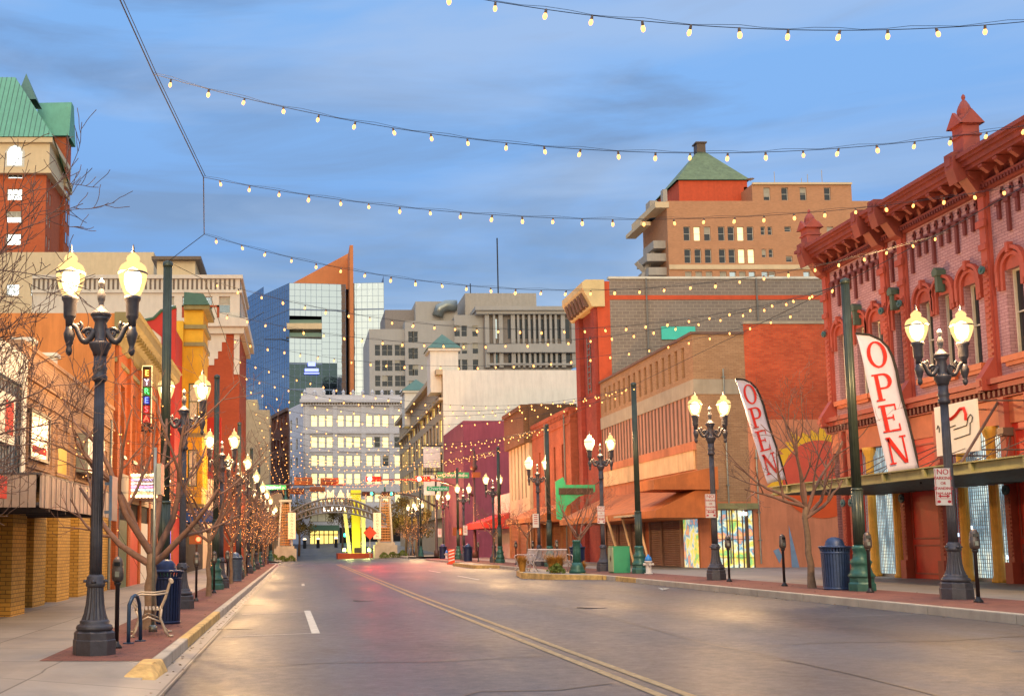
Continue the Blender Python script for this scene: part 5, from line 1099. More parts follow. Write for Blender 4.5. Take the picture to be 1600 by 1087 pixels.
mb.box(XS, XS+.35, 64.4, 74, zy-1.2, zy-.7); mb.build('trim', 'yellow_paint', yb_)
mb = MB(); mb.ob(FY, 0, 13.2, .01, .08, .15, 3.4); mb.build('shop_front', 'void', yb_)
mb = MB(); mb.prism([(XS, 61, 4.4), (-4.6, 61, 3.5), (-4.6, 61, 3.0), (XS, 61, 3.0)], (0, 4, 0)); mat('awning_blue', '2a4f8c', .7); tag(mb.build('awning', 'awning_blue'), 'blue awning below the yellow bay building', 'awning')
mb = MB(); mb.box(XS, -5.0, 70, 70.2, 6, 10); tag(mb.build('hanging_sign', 'red_paint'), 'plain red sign board projecting beyond the yellow bay building', 'sign')
emis('blue_neon', (.2, .15, 1), 1.2, False); mb = MB(); mb.ob(Face((XS, 52.5), (XS, 57)), .5, 2.8, .02, .06, .9, 2.8)
building('low_lit_shop', 'low dark shop with a glowing blue window between the olive cornice and the red parapet', (-16, XS, 52.1, 56.9), 6.2, 'brick_orange'); 
tag(mb.build('window_display', 'blue_neon'), 'glowing blue window display low on the left', 'display')
# more shops on the left up to the corner
for (y0, y1, zt8, m_, lab) in ((74.1, 84, 8.5, 'cream_stone', 'cream two storey shop past the yellow bay building'), (84.1, 95.5, 10.5, 'brick_rust', 'rust brick shop at the left signal corner')):
    building('corner_shop', lab, (-18, XS, y0, y1), zt8, m_, ops={'E': [(a, a+1, 5, 7) for a in (1, 3.4, 5.8, 8)]}, fm='frame_dark', group=None)
# tall red brick and white stone building
YT = 114; xT0, xT1 = xY(252, 600, YT), xY(374, 600, YT); zT = zY(431, YT)
brick('brick_far', 'b0512f', 'a54a2c', '96492f', .3, .1, .005, stain=.15)
rowz = [zY(y, YT) for y in (497, 473, 452)]
Fz = boxfaces(xT0-14, xT1, YT, YT+15)
wS = [(xY(px, 600, YT)-(xT0-14)-.6, xY(px, 600, YT)-(xT0-14)+.6, z-1.1, z+.7) for px in (262, 292, 322, 350) for z in (rowz[1],)]
wE = grid(1, 14, 4, 1.2, [(rowz[1]-1.1, rowz[1]+.7), (14, 16), (10.5, 12.5), (7, 9)])
eT, _ = building('red_white_tower', 'tall red brick building with white stone top floors and a deep cornice', (xT0-14, xT1, YT, YT+15), zT, 'brick_far', 'roof_grey', {'S': wS, 'E': wE}, fm='frame_white', gm='glass_dawn')
mb = MB(); zq = zY(520, YT); zq2 = zY(560, YT)
def withholes(mb, F, z0, z1, ops, n):
    wall(mb, F, z0, z1, [o for o in ops if o[2] > z0 and o[3] < z1], .1, n=n)
withholes(mb, Fz['S'], zq, zT+.02, wS, .06); withholes(mb, Fz['E'], zq, zT+.02, wE, .06)
# stepped quoins falling onto the brick
W_ = Fz['S'].L
for kq, (c_, w_, d_) in enumerate(((W_-3.1, 3.3, 1.0), (W_-3.1, 2.4, 2.0), (W_-3.1, 1.6, 2.8), (W_-3.1, .8, 3.5), (W_-7.6, 2.6, 1.3), (W_-7.6, 1.4, 2.4), (W_-.3, .6, 4.5))): mb.ob(Fz['S'], c_-w_/2, c_+w_/2, .005, .07+.008*kq, zq-d_, zq-.01)
mb.build('stone_facing', 'white_stone', eT)
mb = MB(); a = zY(512, YT); mb.box(xT0-14, xT1+.9, YT-.9, YT+15.9, a, a+.9); mb.box(xT0-14, xT1+.5, YT-.5, YT+15.5, a-.7, a); mb.box(xT0-14, xT1+.25, YT-.25, YT+15.2, zT-1.9, zT-1.6); mb.box(xT0-14, xT1+.3, YT-.3, YT+15.2, zT-.35, zT+.05); mb.build('cornice', 'white_stone', eT)
mb = MB(); 
for i in range(44): mb.ob(Fz['S'], i*.5+.1, i*.5+.3, .07, .13, zT-1.5, zT-.4)
struct(mb.build('balustrade', 'frame_bronze', eT), 'stuff')
mb = MB(); z = zY(500, YT); 
for (a, b) in ((W_-6.2, W_-2.2),):
    for q in ((a, a+.25, z-1.2, z+1.6), (b-.25, b, z-1.2, z+1.6), (a, b, z+1.4, z+1.6), (a, b, z-1.2, z-1.0)): mb.ob(Fz['S'], q[0], q[1], .07, .12, *q[2:])
mb.build('brick_frame', 'brick_far', eT)
Yp = YT+3; mb = MB(); x0, x1 = xY(245, 420, Yp), xY(305, 420, Yp); z1_ = zY(408, Yp); mb.box(x0, x1, Yp, Yp+8, zT-.5, z1_); pv = mb.build('penthouse', 'cream_stone', eT)
mb = MB(); mb.box(x0-.5, x1+.7, Yp-.8, Yp+9, z1_, z1_+.35); mb.build('eave', 'frame_bronze', pv)
# cream classical block behind
Yq = 150; zQ = zY(394, Yq); x0, x1 = -60, xY(240, 420, Yq)
building('cream_block', 'broad cream stone block with arched upper windows below the copper roofed hotel', (x0, x1, Yq, Yq+20), zQ, 'cream_stone', 'roof_grey', {'S': [(xY(px, 450, Yq)-x0-.9, xY(px, 450, Yq)-x0+.9, zY(462, Yq), zY(444, Yq)) for px in (20, 58, 110, 160, 205)]}, gm='glass_dawn')
# hotel with copper roof
mat('copper', '6aa688', .55, .1, .12, .3, stain=.15); brick('brick_hotel', 'c4643c', 'b85a36', 'a8563a', .4, .12, .004, stain=.1); mat('hotel_stone', 'd8bd94', .8, 0, .08, .4, stain=.08)
YH = 160; hx1 = xY(72, 300, YH); hx2 = xY(105, 300, YH+9)
wz = [(zY(y+9, YH), zY(y-9, YH)) for y in (270, 304, 339, 374)] + [(zY(y+9, YH), zY(y-9, YH)) for y in (409, 444, 480)]
hx0 = -62
wS = [(xY(23, 300, YH)-hx0-1.15+dx, xY(23, 300, YH)-hx0+1.15+dx, a, b) for a, b in wz for dx in (-9, 0)]
zh2 = zY(222, YH); zh1 = zY(250, YH)
hb, HF = building('hotel', 'brown brick hotel with a steep green copper roof at the upper left', (hx0, hx1, YH, YH+12), zh2-1.8, 'brick_hotel', 'roof_grey', {'S': wS, 'E': grid(.3, 3.9, 2, .9, wz)}, gm='glass_dawn', nx=3, ny=2, z0=-1, fw=.12)
mb = MB(); mb.box(hx0, hx1+.5, YH-.5, YH+12, zh2-4.6, zh2-.4); mb.box(hx0, hx1+.9, YH-.9, YH+12.5, zh2-5.2, zh2-4.6); mb.box(hx0, hx1+1.0, YH-1, YH+12.5, zh2-.4, zh2+.4); mb.build('stone_storey', 'hotel_stone', hb)
mb = MB(); xx = xY(23, 300, YH); 
w1 = [(xx-1.1, zh2-3.9), (xx+1.1, zh2-3.9), (xx+1.1, zh2-1.8), (xx+.7, zh2-1.1), (xx, zh2-.8), (xx-.7, zh2-1.1), (xx-1.1, zh2-1.8)]
mb.prism([(x, YH-.6, z) for x, z in w1], (0, .08, 0)); mb.mi = 1; w2 = [(xx+(x-xx)*1.35, (z-zh2+2.4)*1.15+zh2-2.4) for x, z in w1]; mb.prism([(x, YH-.53, z) for x, z in w2], (0, .03, 0)); mb.build('arched_window', ['glass_dawn', 'frame_white'], hb)
def seamroof(V, name='roof_copper'):
    mb = MB(); mb.add(*V); o = mb.build(name, 'copper', hb); return o
zr = zY(121, YH+5); xr = xY(24, 121, YH+5)
seamroof(([(hx0, YH-1.2, zh2+.4), (hx1+1.2, YH-1.2, zh2+.4), (hx1+1.2, YH+13, zh2-3.5), (hx0, YH+13, zh2+.4), (hx0, YH+5, zr), (xr, YH+5, zr), (xr, YH+8, zr)], [(0,1,5,4), (1,2,6,5), (2,3,4,6), (4,5,6)]))
mb = MB()
for i in range(34):
    x = hx1+1.1 - i*.75
    t0 = Vector((x, YH-1.22, zh2+.42)); xt = min(x, xr); 
    if x > xr: f = (hx1+1.2 - x)/(hx1+1.2-xr); t1 = Vector((x, YH-1.2+6.2*f, zh2+.4+(zr-zh2-.4)*f+.05))
    else: t1 = Vector((x, YH+5, zr+.03))
    mb.tube([t0, t1], .06, 3)
mb.build('roof_seams', 'roof_green', hb)
# rear wing with its own lower copper roof
zw1 = zY(245, YH+10); zw2 = zY(214, YH+10); zw3 = zY(163, YH+12); xw = xY(107, 300, YH+10); xw0 = xY(60, 300, YH+10)
mb = MB(); mb.box(xw0, xw-.6, YH+10, YH+14, -1, zw2); mb.build('rear_wing', 'brick_hotel', hb)
mb = MB(); mb.box(hx1+.01, xw-1.5, YH+4, YH+9.98, -1, zw1-2.8); mb.build('side_bay', 'brick_hotel', hb)
mb = MB(); mb.box(hx1-.1, xw-1.2, YH+3.7, YH+10.3, zw1-4.5, zw1-2.5); mb.box(xw-2.4, xw-.3, YH+9.7, YH+14.3, zw1-5, zw1-3.4); mb.build('bay_band', 'hotel_stone', hb)
mb = MB(); mb.add([(xw0, YH+9.4, zw2), (xw, YH+9.4, zw2), (xw, YH+14.6, zw2), (xw0, YH+14.6, zw2), (xw0-1, YH+11.5, zw3), (xw-.1, YH+11.2, zw3), (xw-.1, YH+13, zw3), (xw0-1, YH+13, zw3)], [(0,1,5,4),(1,2,6,5),(2,3,7,6),(4,5,6,7)]); mb.build('wing_roof', 'copper', hb)
xa_, za_ = xY(41, 115, YH+8), zY(115, YH+8); mb = MB(); b0 = zY(163, YH+8); mb.add([(xa_-1, YH+6, b0), (xa_+2.2, YH+6, b0), (xa_+2.2, YH+10, b0), (xa_-1, YH+10, b0), (xa_, YH+8, za_)], [(0,1,4),(1,2,4),(2,3,4),(3,0,4)]); mb.build('roof_dormer', 'roof_green', hb)
mb = MB(); 
for z in [a for a, b in wz]:
    for y_ in (YH+10.6, YH+12.4): mb.box(xw-.62, xw-.5, y_, y_+.9, z, z+1.7)
struct(mb.build('wing_windows', 'glass_sky', hb), 'stuff')
# ================================================================ backdrop buildings straight ahead
# glass tower
GY = 330
gx = lambda px: xY(px, 560, GY); 
gt = empty('glass_tower', (gx(455), GY, 0), 'mirrored blue glass office tower split by a tan fin', 'building')
A0 = Vector((gx(373), GY+34)); A1 = Vector((gx(409), GY+16)); A2 = Vector((gx(452), GY)); A3 = Vector((gx(541), GY+2)); A4 = Vector((gx(549), GY+2)); A5 = Vector((gx(601), GY+1.2))
ztop = zY(442, GY); ztop2 = zY(440, GY)
def plane(p, q, z0, z1, m_, nm):
    f = Face(p, q); mb = MB(); mb.quad(f.p(0, 0, z0), f.p(f.L, 0, z0), f.p(f.L, 0, z1), f.p(0, 0, z1)); o = mb.build(nm, m_, gt)
    g_ = MB(); k = int(f.L/1.6)
    for i in range(k+1): u = f.L*i/k; g_.ob(f, u-.05, u+.05, .0, .06, z0, z1)
    nz_ = int((z1-z0)/2.05)
    for j in range(nz_): z = z1 - j*2.05; g_.ob(f, 0, f.L, .0, .05, z-.07, z)
    g_.ob(f, 0, f.L, .05, .12, z1-8.6, z1-8.2)
    g_.build('mullions', 'glass_line', gt); return f
mat('glass_line', '6c7c96', .5, .4, .05); mat('fin_stone', 'cc7a44', .7, 0, .12, .1, stain=.1); emis('deck_dark', (120, 140, 118), .55, False)
rz_ = zY(448, GY+16); rz0 = zY(462, GY+34)
zdk0, zdk1 = zY(526, GY), zY(493, GY)
plane(A0, A1, -2, rz_, 'glass_blue', 'curtain_wall'); plane(A1, A2, -2, ztop, 'glass_blue', 'curtain_wall')
mirror('glass_reflect_dark', '46565e', .1, .05, .5)  # darker lower glazing paints in the reflection of the city opposite
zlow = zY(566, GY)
plane(A2, Vector((gx(503), GY+1)), -2, zlow, 'glass_reflect_dark', 'curtain_wall'); plane(Vector((gx(503), GY+1)), Vector((gx(527), GY+1.6)), -2, zlow, 'glass_reflect_dark', 'curtain_wall')
fm_ = plane(A2, Vector((gx(503), GY+1)), zdk1, ztop, 'glass_sky', 'curtain_wall'); plane(A2, Vector((gx(503), GY+1)), zlow, zdk0, 'glass_sky', 'curtain_wall')
plane(Vector((gx(503), GY+1)), Vector((gx(527), GY+1.6)), zlow, ztop, 'glass_sky', 'curtain_wall'); plane(Vector((gx(527), GY+1.6)), A3, -2, ztop, 'glass_sky', 'curtain_wall'); plane(A4, A5, -2, ztop2, 'glass_sky', 'curtain_wall')
mb = MB(); mb.quad((A2.x, GY+6, zdk0), (gx(503), GY+6, zdk0), (gx(503), GY+6, zdk1), (A2.x, GY+6, zdk1)); mb.mi = 1
zm = (zdk0+zdk1)/2; mb.box(gx(448), gx(503), GY-.2, GY+6, zm-.9, zm+.9); mb.mi = 2; mb.box(gx(447), gx(503), GY, GY+6, zdk0-.4, zdk0); mb.box(gx(412), gx(450), GY+4, GY+5, zdk0, zdk0+.1); mb.build('sky_deck', ['deck_dark', 'hotel_stone', 'frame_dark'], gt)
mb = MB(); tf = [(gx(432), zY(444, GY)), (gx(549), zY(394, GY)), (gx(549), zY(470, GY)), (gx(432), zY(447, GY))]
mb.prism([(gx(435), GY+10, ztop), (gx(551), GY+10, zY(394, GY+10)), (gx(551), GY+10, ztop-6), (gx(435), GY+10, ztop-6)], (0, 1.2, 0)); mb.box(gx(546), gx(551.5), GY-5, GY+11.2, -2, zY(394, GY+3)); mb.build('fin', 'fin_stone', gt)
mb = MB(); mb.quad(*[(v.x, v.y, ztop-1.5) for v in (A1, A2, A3, A4, A5)], (A5.x, GY+45, ztop-1.5), (A0.x, GY+45, ztop-1.5)); mb.mi = 0
for p, q in ((A5, Vector((A5.x, GY+45))), (Vector((A5.x, GY+45)), Vector((A0.x, GY+45))), (Vector((A0.x, GY+45)), A0)): wall(mb, Face(p, q), -2, rz_)
mb.build('rear_walls', 'glass_line', gt)
emis('logo_blue', (.25, .3, 1), 1.6, False); f = Face(A2, A3); mb = MB()
for (px, py, w_, h_) in ((487, 569, 6, 5), (487, 578, 11, 4), (487, 583, 12, 1.6)):
    x, y_, z = atY(px, py, GY-.4); k = GY/1700; mb.box(x-w_*k, x+w_*k, GY-.5, GY-.3, z-h_*k*.6, z+h_*k*.6)
mb.build('blue_logo', 'logo_blue', gt)
# ================ grey office block right of the tower
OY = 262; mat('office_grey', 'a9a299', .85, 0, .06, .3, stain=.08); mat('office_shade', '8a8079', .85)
of = empty('grey_office_block', (xY(578, 600, OY), OY, 0), 'grey stepped office block with a rounded columned top floor', 'building')
ox = lambda px: xY(px, 550, OY); oz = lambda py: zY(py, OY)
def block(px0, px1, pyt, y0, y1, m_='office_grey', ops=(), nm='wall', base=-2):
    x0, x1 = xY(px0, 550, y0), xY(px1, 550, y0); F = boxfaces(x0, x1, y0, y1); z1 = zY(pyt, y0); mb = MB()
    wall(mb, F['S'], base, z1, ops, .3); wall(mb, F['E'], base, z1); wall(mb, F['W'], base, z1); wall(mb, F['N'], base, z1); mb.quad((x0, y0, z1), (x1, y0, z1), (x1, y1, z1), (x0, y1, z1)); mb.build(nm, m_, of); return F['S'], x0
def wpx(x0, y0, pxs, pys, hw=.7, hh=1.35): return [(xY(p, 550, y0)-x0-hw, xY(p, 550, y0)-x0+hw, zY(q, y0)-hh, zY(q, y0)+hh) for p in pxs for q in pys]
x0 = xY(577, 550, OY); o_ = wpx(x0, OY, (590, 601, 609, 621, 629), (547, 571, 595, 618)); F, _ = block(577, 633, 514, OY, OY+25, ops=o_); windows(of, F, o_, .28, 'frame_white', 'glass')
x0 = xY(633, 550, OY-1); o_ = wpx(x0, OY-1, (642.5, 649), (526, 552, 578, 603)); F, _ = block(633, 713, 501, OY-1, OY+25, ops=o_); windows(of, F, o_, .28, 'frame_white', 'glass')
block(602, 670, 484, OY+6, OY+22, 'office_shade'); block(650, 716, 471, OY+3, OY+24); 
x0 = xY(713, 550, OY-3); o_ = wpx(x0, OY-3, (716, 727, 744), (517, 544, 570)); F, _ = block(712, 892, 492, OY-3, OY+25, ops=o_); windows(of, F, o_, .28, 'frame_white', 'glass')
# columned upper floors
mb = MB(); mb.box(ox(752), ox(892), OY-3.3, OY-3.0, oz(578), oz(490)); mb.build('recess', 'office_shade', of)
mb = MB(); xe = ox(894)
mb.box(ox(738), xe+1.2, OY-5.6, OY+10, oz(492), oz(486)); mb.box(ox(740), xe+.6, OY-5.0, OY+10, oz(497), oz(492)); mb.box(ox(755), xe+.8, OY-5.2, OY+10, oz(556), oz(543)); mb.box(ox(757), xe+.2, OY-4.6, OY+10, oz(575), oz(572)); mb.build('cornice', 'office_grey', of)
for i, px in enumerate([757, 768, 778, 797, 805, 813, 822, 830, 838, 847, 855, 863, 874, 890]):
    w_ = 1.0 if px in (757, 778, 797, 874, 890) else .55; x = ox(px); mb = MB(); mb.box(x-w_/2, x+w_/2, OY-4.4, OY-3.4, oz(578), oz(497)); mb.build('column', 'office_grey', of)
for px in (770, 793, 800.5, 809, 817.5, 826, 834, 842.5, 851, 859, 869, 882):
    for (a, b) in ((533, 503), (572, 557)):
        x = ox(px); mb = MB(); mb.box(x-.5, x+.5, OY-3.4, OY-3.31, oz(a), oz(b)); mb.build('window', 'glass_sky' if px == 770 else 'glass', of)
block(728, 840, 458, OY+4, OY+22, 'fin_tan' if False else 'stone_grey', nm='plant_room')
mb = MB(); mb.tube([(ox(790), OY+8, oz(462)), (ox(790), OY+8, zY(372, OY+8))], .18, 5); mb.tube([(ox(745), OY+8, oz(462)), (ox(745), OY+8, zY(443, OY+8))], .12, 4); mb.build('mast', 'wire', of)
mb = MB(); mb.smooth = True; c = (ox(700), OY+2, oz(492)); mb.tube([(c[0]-2.2, c[1], c[2]+.2), (c[0]-1.6, c[1], c[2]+2), (c[0], c[1], c[2]+2.8), (c[0]+2.6, c[1], c[2]+2.8)], 1.4, 10); mb.build('roof_duct', 'steel', of)
# tall brown hotel on the right behind the red building
TY = 160; brick('brick_plaza', 'c48e68', 'b98560', 'ab7c5c', .4, .12, .004, stain=.1); tx = lambda px: xY(px, 360, TY); tz = lambda py: zY(py, TY)
th = empty('brown_hotel_tower', (tx(1043), TY, 0), 'tall tan brick hotel with a green pyramid roof, upper right', 'building')
x0 = tx(1043); FT = Face((x0, TY), (tx(1390), TY))
ops_ = []
for py0, py1 in ((354, 376), (389, 411)):
    for px in (1073, 1089, 1105, 1127, 1142, 1157, 1172): ops_.append((tx(px)-x0-.5, tx(px)-x0+.5, tz(py1), tz(py0), 'window_pale' if (px, py0) in ((1157, 389), (1172, 389), (1089, 354), (1157, 354)) else 'glass'))
    for px in (1192, 1203): ops_.append((tx(px)-x0-.33, tx(px)-x0+.33, tz(py1-9), tz(py0), 'glass'))
    ops_.append((tx(1231)-x0-.5, tx(1231)-x0+.5, tz(py1-14 if py0 < 380 else py1-2), tz(py0 if py0 < 380 else py0+11), 'glass'))
    for px in (1257, 1276, 1297, 1316): ops_.append((tx(px)-x0-.5, tx(px)-x0+.5, tz(py1), tz(py0), 'glass'))
for px in (1073, 1089, 1105, 1127, 1142, 1157, 1172, 1192, 1203, 1257, 1276, 1297): ops_.append((tx(px)-x0-.5, tx(px)-x0+.5, tz(446), tz(424), 'glass_sky'))
o2 = [(tx(px)-x0-.5, tx(px)-x0+.5, tz(313), tz(293), 'glass') for px in (1201, 1229, 1258, 1296)]
zA, zB_ = tz(314), tz(290)
mb = MB(); wall(mb, FT, -1, zA, [o for o in ops_], .3)
xr_ = tx(1178); F2 = Face((xr_, TY-.002), (tx(1334), TY-.002)); o3 = [(a-(xr_-x0), b-(xr_-x0), c, d, g) for a, b, c, d, g in o2]
wall(mb, F2, zA, tz(288), o3, .3); wall(mb, Face((x0, TY+11.5), (x0, TY)), -1, zA); wall(mb, Face((tx(1334), TY), (tx(1334), TY+11.5)), zA, tz(288)); wall(mb, Face((xr_, TY+11.5), (xr_, TY)), zA, tz(288)); mb.quad((x0, TY, zA-.4), (tx(1390), TY, zA-.4), (tx(1390), TY+11.5, zA-.4), (x0, TY+11.5, zA-.4)); mb.quad((xr_, TY, tz(288)), (tx(1334), TY, tz(288)), (tx(1334), TY+11.5, tz(288)), (xr_, TY+11.5, tz(288)))
mb.build('wall', 'brick_plaza', th); windows(th, FT, ops_, .28, 'frame_white', 'glass', 1, 2, .08); windows(th, F2, o3, .28, 'frame_white', 'glass', 1, 2, .08)
mb = MB(); mb.ob(FT, 0, FT.L, .002, .2, tz(421), tz(414)); mb.ob(F2, 0, F2.L, 0, .3, tz(289), tz(286)); mb.box(x0-1.8, x0+.3, TY-.2, TY+11.5, tz(325), tz(316)); mb.box(x0-2.8, x0-1.2, TY+4, TY+11.5, tz(340), tz(334)); mb.build('stone_bands', 'hotel_stone', th)
px0, px1 = xY(1061, 300, TY+4), xY(1168, 300, TY+4); mb = MB(); z1_ = zY(282, TY+4); mb.box(px0, px1, TY+4, TY+14, zA-.4, z1_); mb.build('lantern', 'orange_paint', th)
mb = MB(); xm = (px0+px1)/2; zt9 = zY(240, TY+9); mb.add([(px0-.4, TY+3.6, z1_), (px1+.4, TY+3.6, z1_), (px1+.4, TY+14.4, z1_), (px0-.4, TY+14.4, z1_), (xm-.6, TY+8.4, zt9), (xm+.8, TY+8.4, zt9), (xm+.8, TY+9.8, zt9), (xm-.6, TY+9.8, zt9)], [(0,1,5,4),(1,2,6,5),(2,3,7,6),(3,0,4,7),(4,5,6,7)]); mat('pyramid_green', '6b7a58', .7, 0, .3, 1.5); mb.build('pyramid_roof', 'pyramid_green', th)
mb = MB(); mb.box(xm-.6, xm+.8, TY+8.4, TY+9.8, zt9, zY(226, TY+9)); mb.box(xm-.8, xm+1, TY+8.2, TY+10, zY(226, TY+9), zY(224, TY+9)); mb.build('chimney', 'frame_bronze', th)
mb = MB()
for (z_, px_) in ((tz(405), 1013), (tz(427), 1015), (tz(385), 1024)):
    mb.box(xY(px_-9, 400, TY+3), x0, TY+1, TY+6, z_, z_+1.2)
mb.tube([(x0-3.6, TY+3, tz(440)), (x0-1.2, TY+3, tz(385))], .4, 4); mb.tube([(x0-4, TY+3, tz(402)), (x0-1.5, TY+3, tz(430))], .4, 4); mb.build('fire_stairs', 'stone_grey', th)
mb = MB(); x = tx(1183); mb.box(x, tx(1250), TY+4, TY+5, tz(288), tz(279)); mb.box(tx(1268), tx(1312), TY+3, TY+4, tz(288), tz(281))
for px_, pt in ((1228, 258), (1271, 268), (1281, 262), (1304, 255)): mb.tube([(tx(px_), TY+3, tz(288)), (tx(px_), TY+3, tz(pt))], .06, 3)
mb.lathe([(.02, 0), (.6, .3)], c=(tx(1185), TY+2, tz(276)), n=10); mb.box(tx(1045), tx(1052), TY+2, TY+3, zA, tz(289)); mb.box(tx(1034), tx(1046), TY+5, TY+7, tz(325), tz(297)); mb.build('roof_gear', 'stone_grey', th)
# ================ white building closing the street
WY = 232; wx = lambda px: xY(px, 700, WY); wz_ = lambda py: zY(py, WY)
brick('white_brick', 'd8d4d6', 'd0cccf', 'aaa6a8', .6, .3, .02, stain=.06, bump=.15)
wb = empty('white_department_building', (wx(474), WY, 0), 'white stone building with rows of yellow windows painted with dawn reflection closing the street', 'building')
x0 = wx(474); FWb = Face((x0, WY), (wx(650), WY)); cg = (484, 498.5, 508.5+1.5); groups = [(491, 503, 515), (532.5, 545.5, 558), (577, 589.5, 602.5), (621, 634, 646)]
ops_ = []
lit = ['window_pale']*5 + ['glass_sky', 'glass']  # pale panes glow to stand for reflected dawn, no room lamps
rws = [(666, 648), (699, 682), (728, 711), (756, 739), (784, 769)]
for (a, b) in rws:
    for g_ in groups:
        for px in g_: ops_.append((wx(px)-x0-.68, wx(px)-x0+.68, wz_(a), wz_(b), 'glass' if random.Random(px*7+a).random() < (.35 if px > 585 and a > 690 else .04) else 'window_pale'))  # emission paints the dawn sky mirrored in the panes
mb = MB(); wall(mb, FWb, wz_(800), wz_(628), ops_, .35); wall(mb, Face((wx(650), WY), (wx(650), WY+30)), 0, wz_(628)); wall(mb, Face((x0-8, WY+30), (x0, WY)), 0, wz_(628), grid(3, 28, 5, 1.6, [(wz_(a), wz_(b)) for a, b in rws]), .3)
mb.quad((x0, WY, wz_(629)), (wx(650), WY, wz_(629)), (wx(650), WY+30, wz_(629)), (x0-8, WY+30, wz_(629))); mb.build('wall', 'white_brick', wb)
windows(wb, FWb, ops_, .3, 'frame_white', 'window_pale', 1, 2, .1); fside = Face((x0-8, WY+30), (x0, WY)); windows(wb, fside, grid(3, 28, 5, 1.6, [(wz_(a), wz_(b)) for a, b in rws]), .3, 'frame_white', 'glass', 1, 2, .1)
mb = MB(); mb.ob(FWb, -.8, FWb.L+.5, -.3, 1.0, wz_(629), wz_(624)); mb.ob(FWb, -.4, FWb.L, -.1, .5, wz_(634), wz_(629)); mb.ob(FWb, -.5, FWb.L, -.3, .4, wz_(624), wz_(617)); mb.ob(FWb, -.4, FWb.L, 0, .4, wz_(677), wz_(673)); mb.ob(FWb, 0, FWb.L, 0, .2, wz_(706), wz_(704)); mb.ob(FWb, 0, FWb.L, 0, .3, wz_(792), wz_(788)); 
for i in range(12): c = FWb.p(.3 + i*FWb.L/11.6, .2, wz_(617)); mb.lathe([(.3, 0), (.3, .5), (.45, .6), (.2, .9), (.02, 1.3)], c=c, n=6)
mb.ob(FWb, .6, 4.5, -4, -.5, wz_(617), wz_(605)); mb.build('cornice', 'white_brick', wb)
for g_ in ((480, 523.5, 568, 612)): mb = MB(); u = wx(g_)-x0; mb.ob(FWb, u-.5, u+.5, .0, .3, wz_(790), wz_(634)); mb.build('pilaster', 'white_brick', wb)
mb = MB()
for i in range(42): mb.ob(FWb, i*.58, i*.58+.25, .4, .8, wz_(632), wz_(629.5))
struct(mb.build('dentils', 'frame_bronze', wb), 'stuff')
# base with entrance
zb_ = gz(5, WY); mb = MB(); bo = [(wx(484)-x0, wx(528)-x0, wz_(850), wz_(823)), (wx(484)-x0, wx(521)-x0, wz_(814), wz_(800.5))]
bo = [(wx(484)-x0, wx(528)-x0, zb_, wz_(829)), (wx(484)-x0, wx(521)-x0, wz_(815), wz_(801))]
wall(mb, FWb, zb_-1, wz_(800), bo, .6); mb.build('base', 'white_brick', wb)
mb = MB(); u0_, u1_ = bo[0][:2]; mb.quad(FWb.p(u0_, -.55, zb_), FWb.p(u1_, -.55, zb_), FWb.p(u1_, -.55, bo[0][3]), FWb.p(u0_, -.55, bo[0][3])); mb.build('entrance', 'window_lit', wb)
mb = MB()
for i in range(7): u = u0_ + (u1_-u0_)*i/6; mb.ob(FWb, u-.1, u+.1, -.55, -.4, zb_, bo[0][3])
mb.ob(FWb, u0_, u1_, -.55, -.4, bo[0][3]-.9, bo[0][3]-.7); mb.build('entrance_frame', 'frame_dark', wb)
windows(wb, FWb, bo[1:], .5, 'frame_bronze', 'curtain', 3, 1, .12)
mb = MB(); mb.prism([FWb.p(u0_-.2, .6, wz_(829)), FWb.p(u0_-.2, 1.6, wz_(829)), FWb.p(u0_-.2, .0, wz_(820)), FWb.p(u0_-.2, 0, wz_(829))], FWb.u*(u1_-u0_+.4)); mb.build('entrance_awning', 'dark_green_trim', wb)
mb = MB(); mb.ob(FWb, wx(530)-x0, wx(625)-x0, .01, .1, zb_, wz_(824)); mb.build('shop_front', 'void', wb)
mb = MB(); mb.ob(FWb, wx(534)-x0, wx(541)-x0, .1, .16, wz_(838), wz_(833)); mb.build('window_sign', 'green_lit', wb)
# buildings between
building('beige_low_building', 'plain beige building with a pale parapet just right of the red and white tower', (xY(374, 700, 190), xY(421, 700, 190), 190, 205), zY(640, 190), 'stone_warm')
building('pale_rooftop_building', 'small pale yellow block rising above the plain beige building', (xY(376, 700, 215), xY(402, 700, 215), 215, 225), zY(624, 215), 'hotel_stone')
bx0, bx1 = xY(404, 700, 226), xY(451, 700, 200); fb = Face((bx0, 226), (bx1, 200)); bb = empty('dark_brick_block', (bx1, 200, 0), 'dark brick block with tall red framed windows left of the white building', 'building')
zt_b = zY(641, 200); ow = grid(1.5, fb.L-1, 8, 1.5, [(zY(672, 210), zY(656, 210)), (zY(703, 210), zY(688, 210)), (zY(732, 210), zY(716, 210))])
brick('brick_dark', '7d5345', '70483c', '5f443c', .4, .12, .005, stain=.1)
mb = MB(); wall(mb, fb, -1, zt_b, ow, .3); wall(mb, Face((bx1, 200), (bx1+.01, 230)), -1, zt_b); mb.quad(fb.p(0, 0, zt_b-.5), fb.p(fb.L, 0, zt_b-.5), Vector((bx1, 230, zt_b-.5)), Vector((bx0, 230, zt_b-.5))); mb.build('wall', 'brick_dark', bb); windows(bb, fb, ow, .3, 'brick_rust', 'glass', 1, 2, .15)
mb = MB(); mb.ob(fb, 0, fb.L, 0, .5, zt_b-.1, zt_b+.5); mb.build('cornice', 'mullion_brown', bb)
building('low_side_building', 'low pale building at the left far corner behind the arch', (-30, xY(440, 800, 140), 140, 175), zY(770, 140), 'beige', ops={'S': grid(1, 26, 8, 1.6, [(4, 6)])})

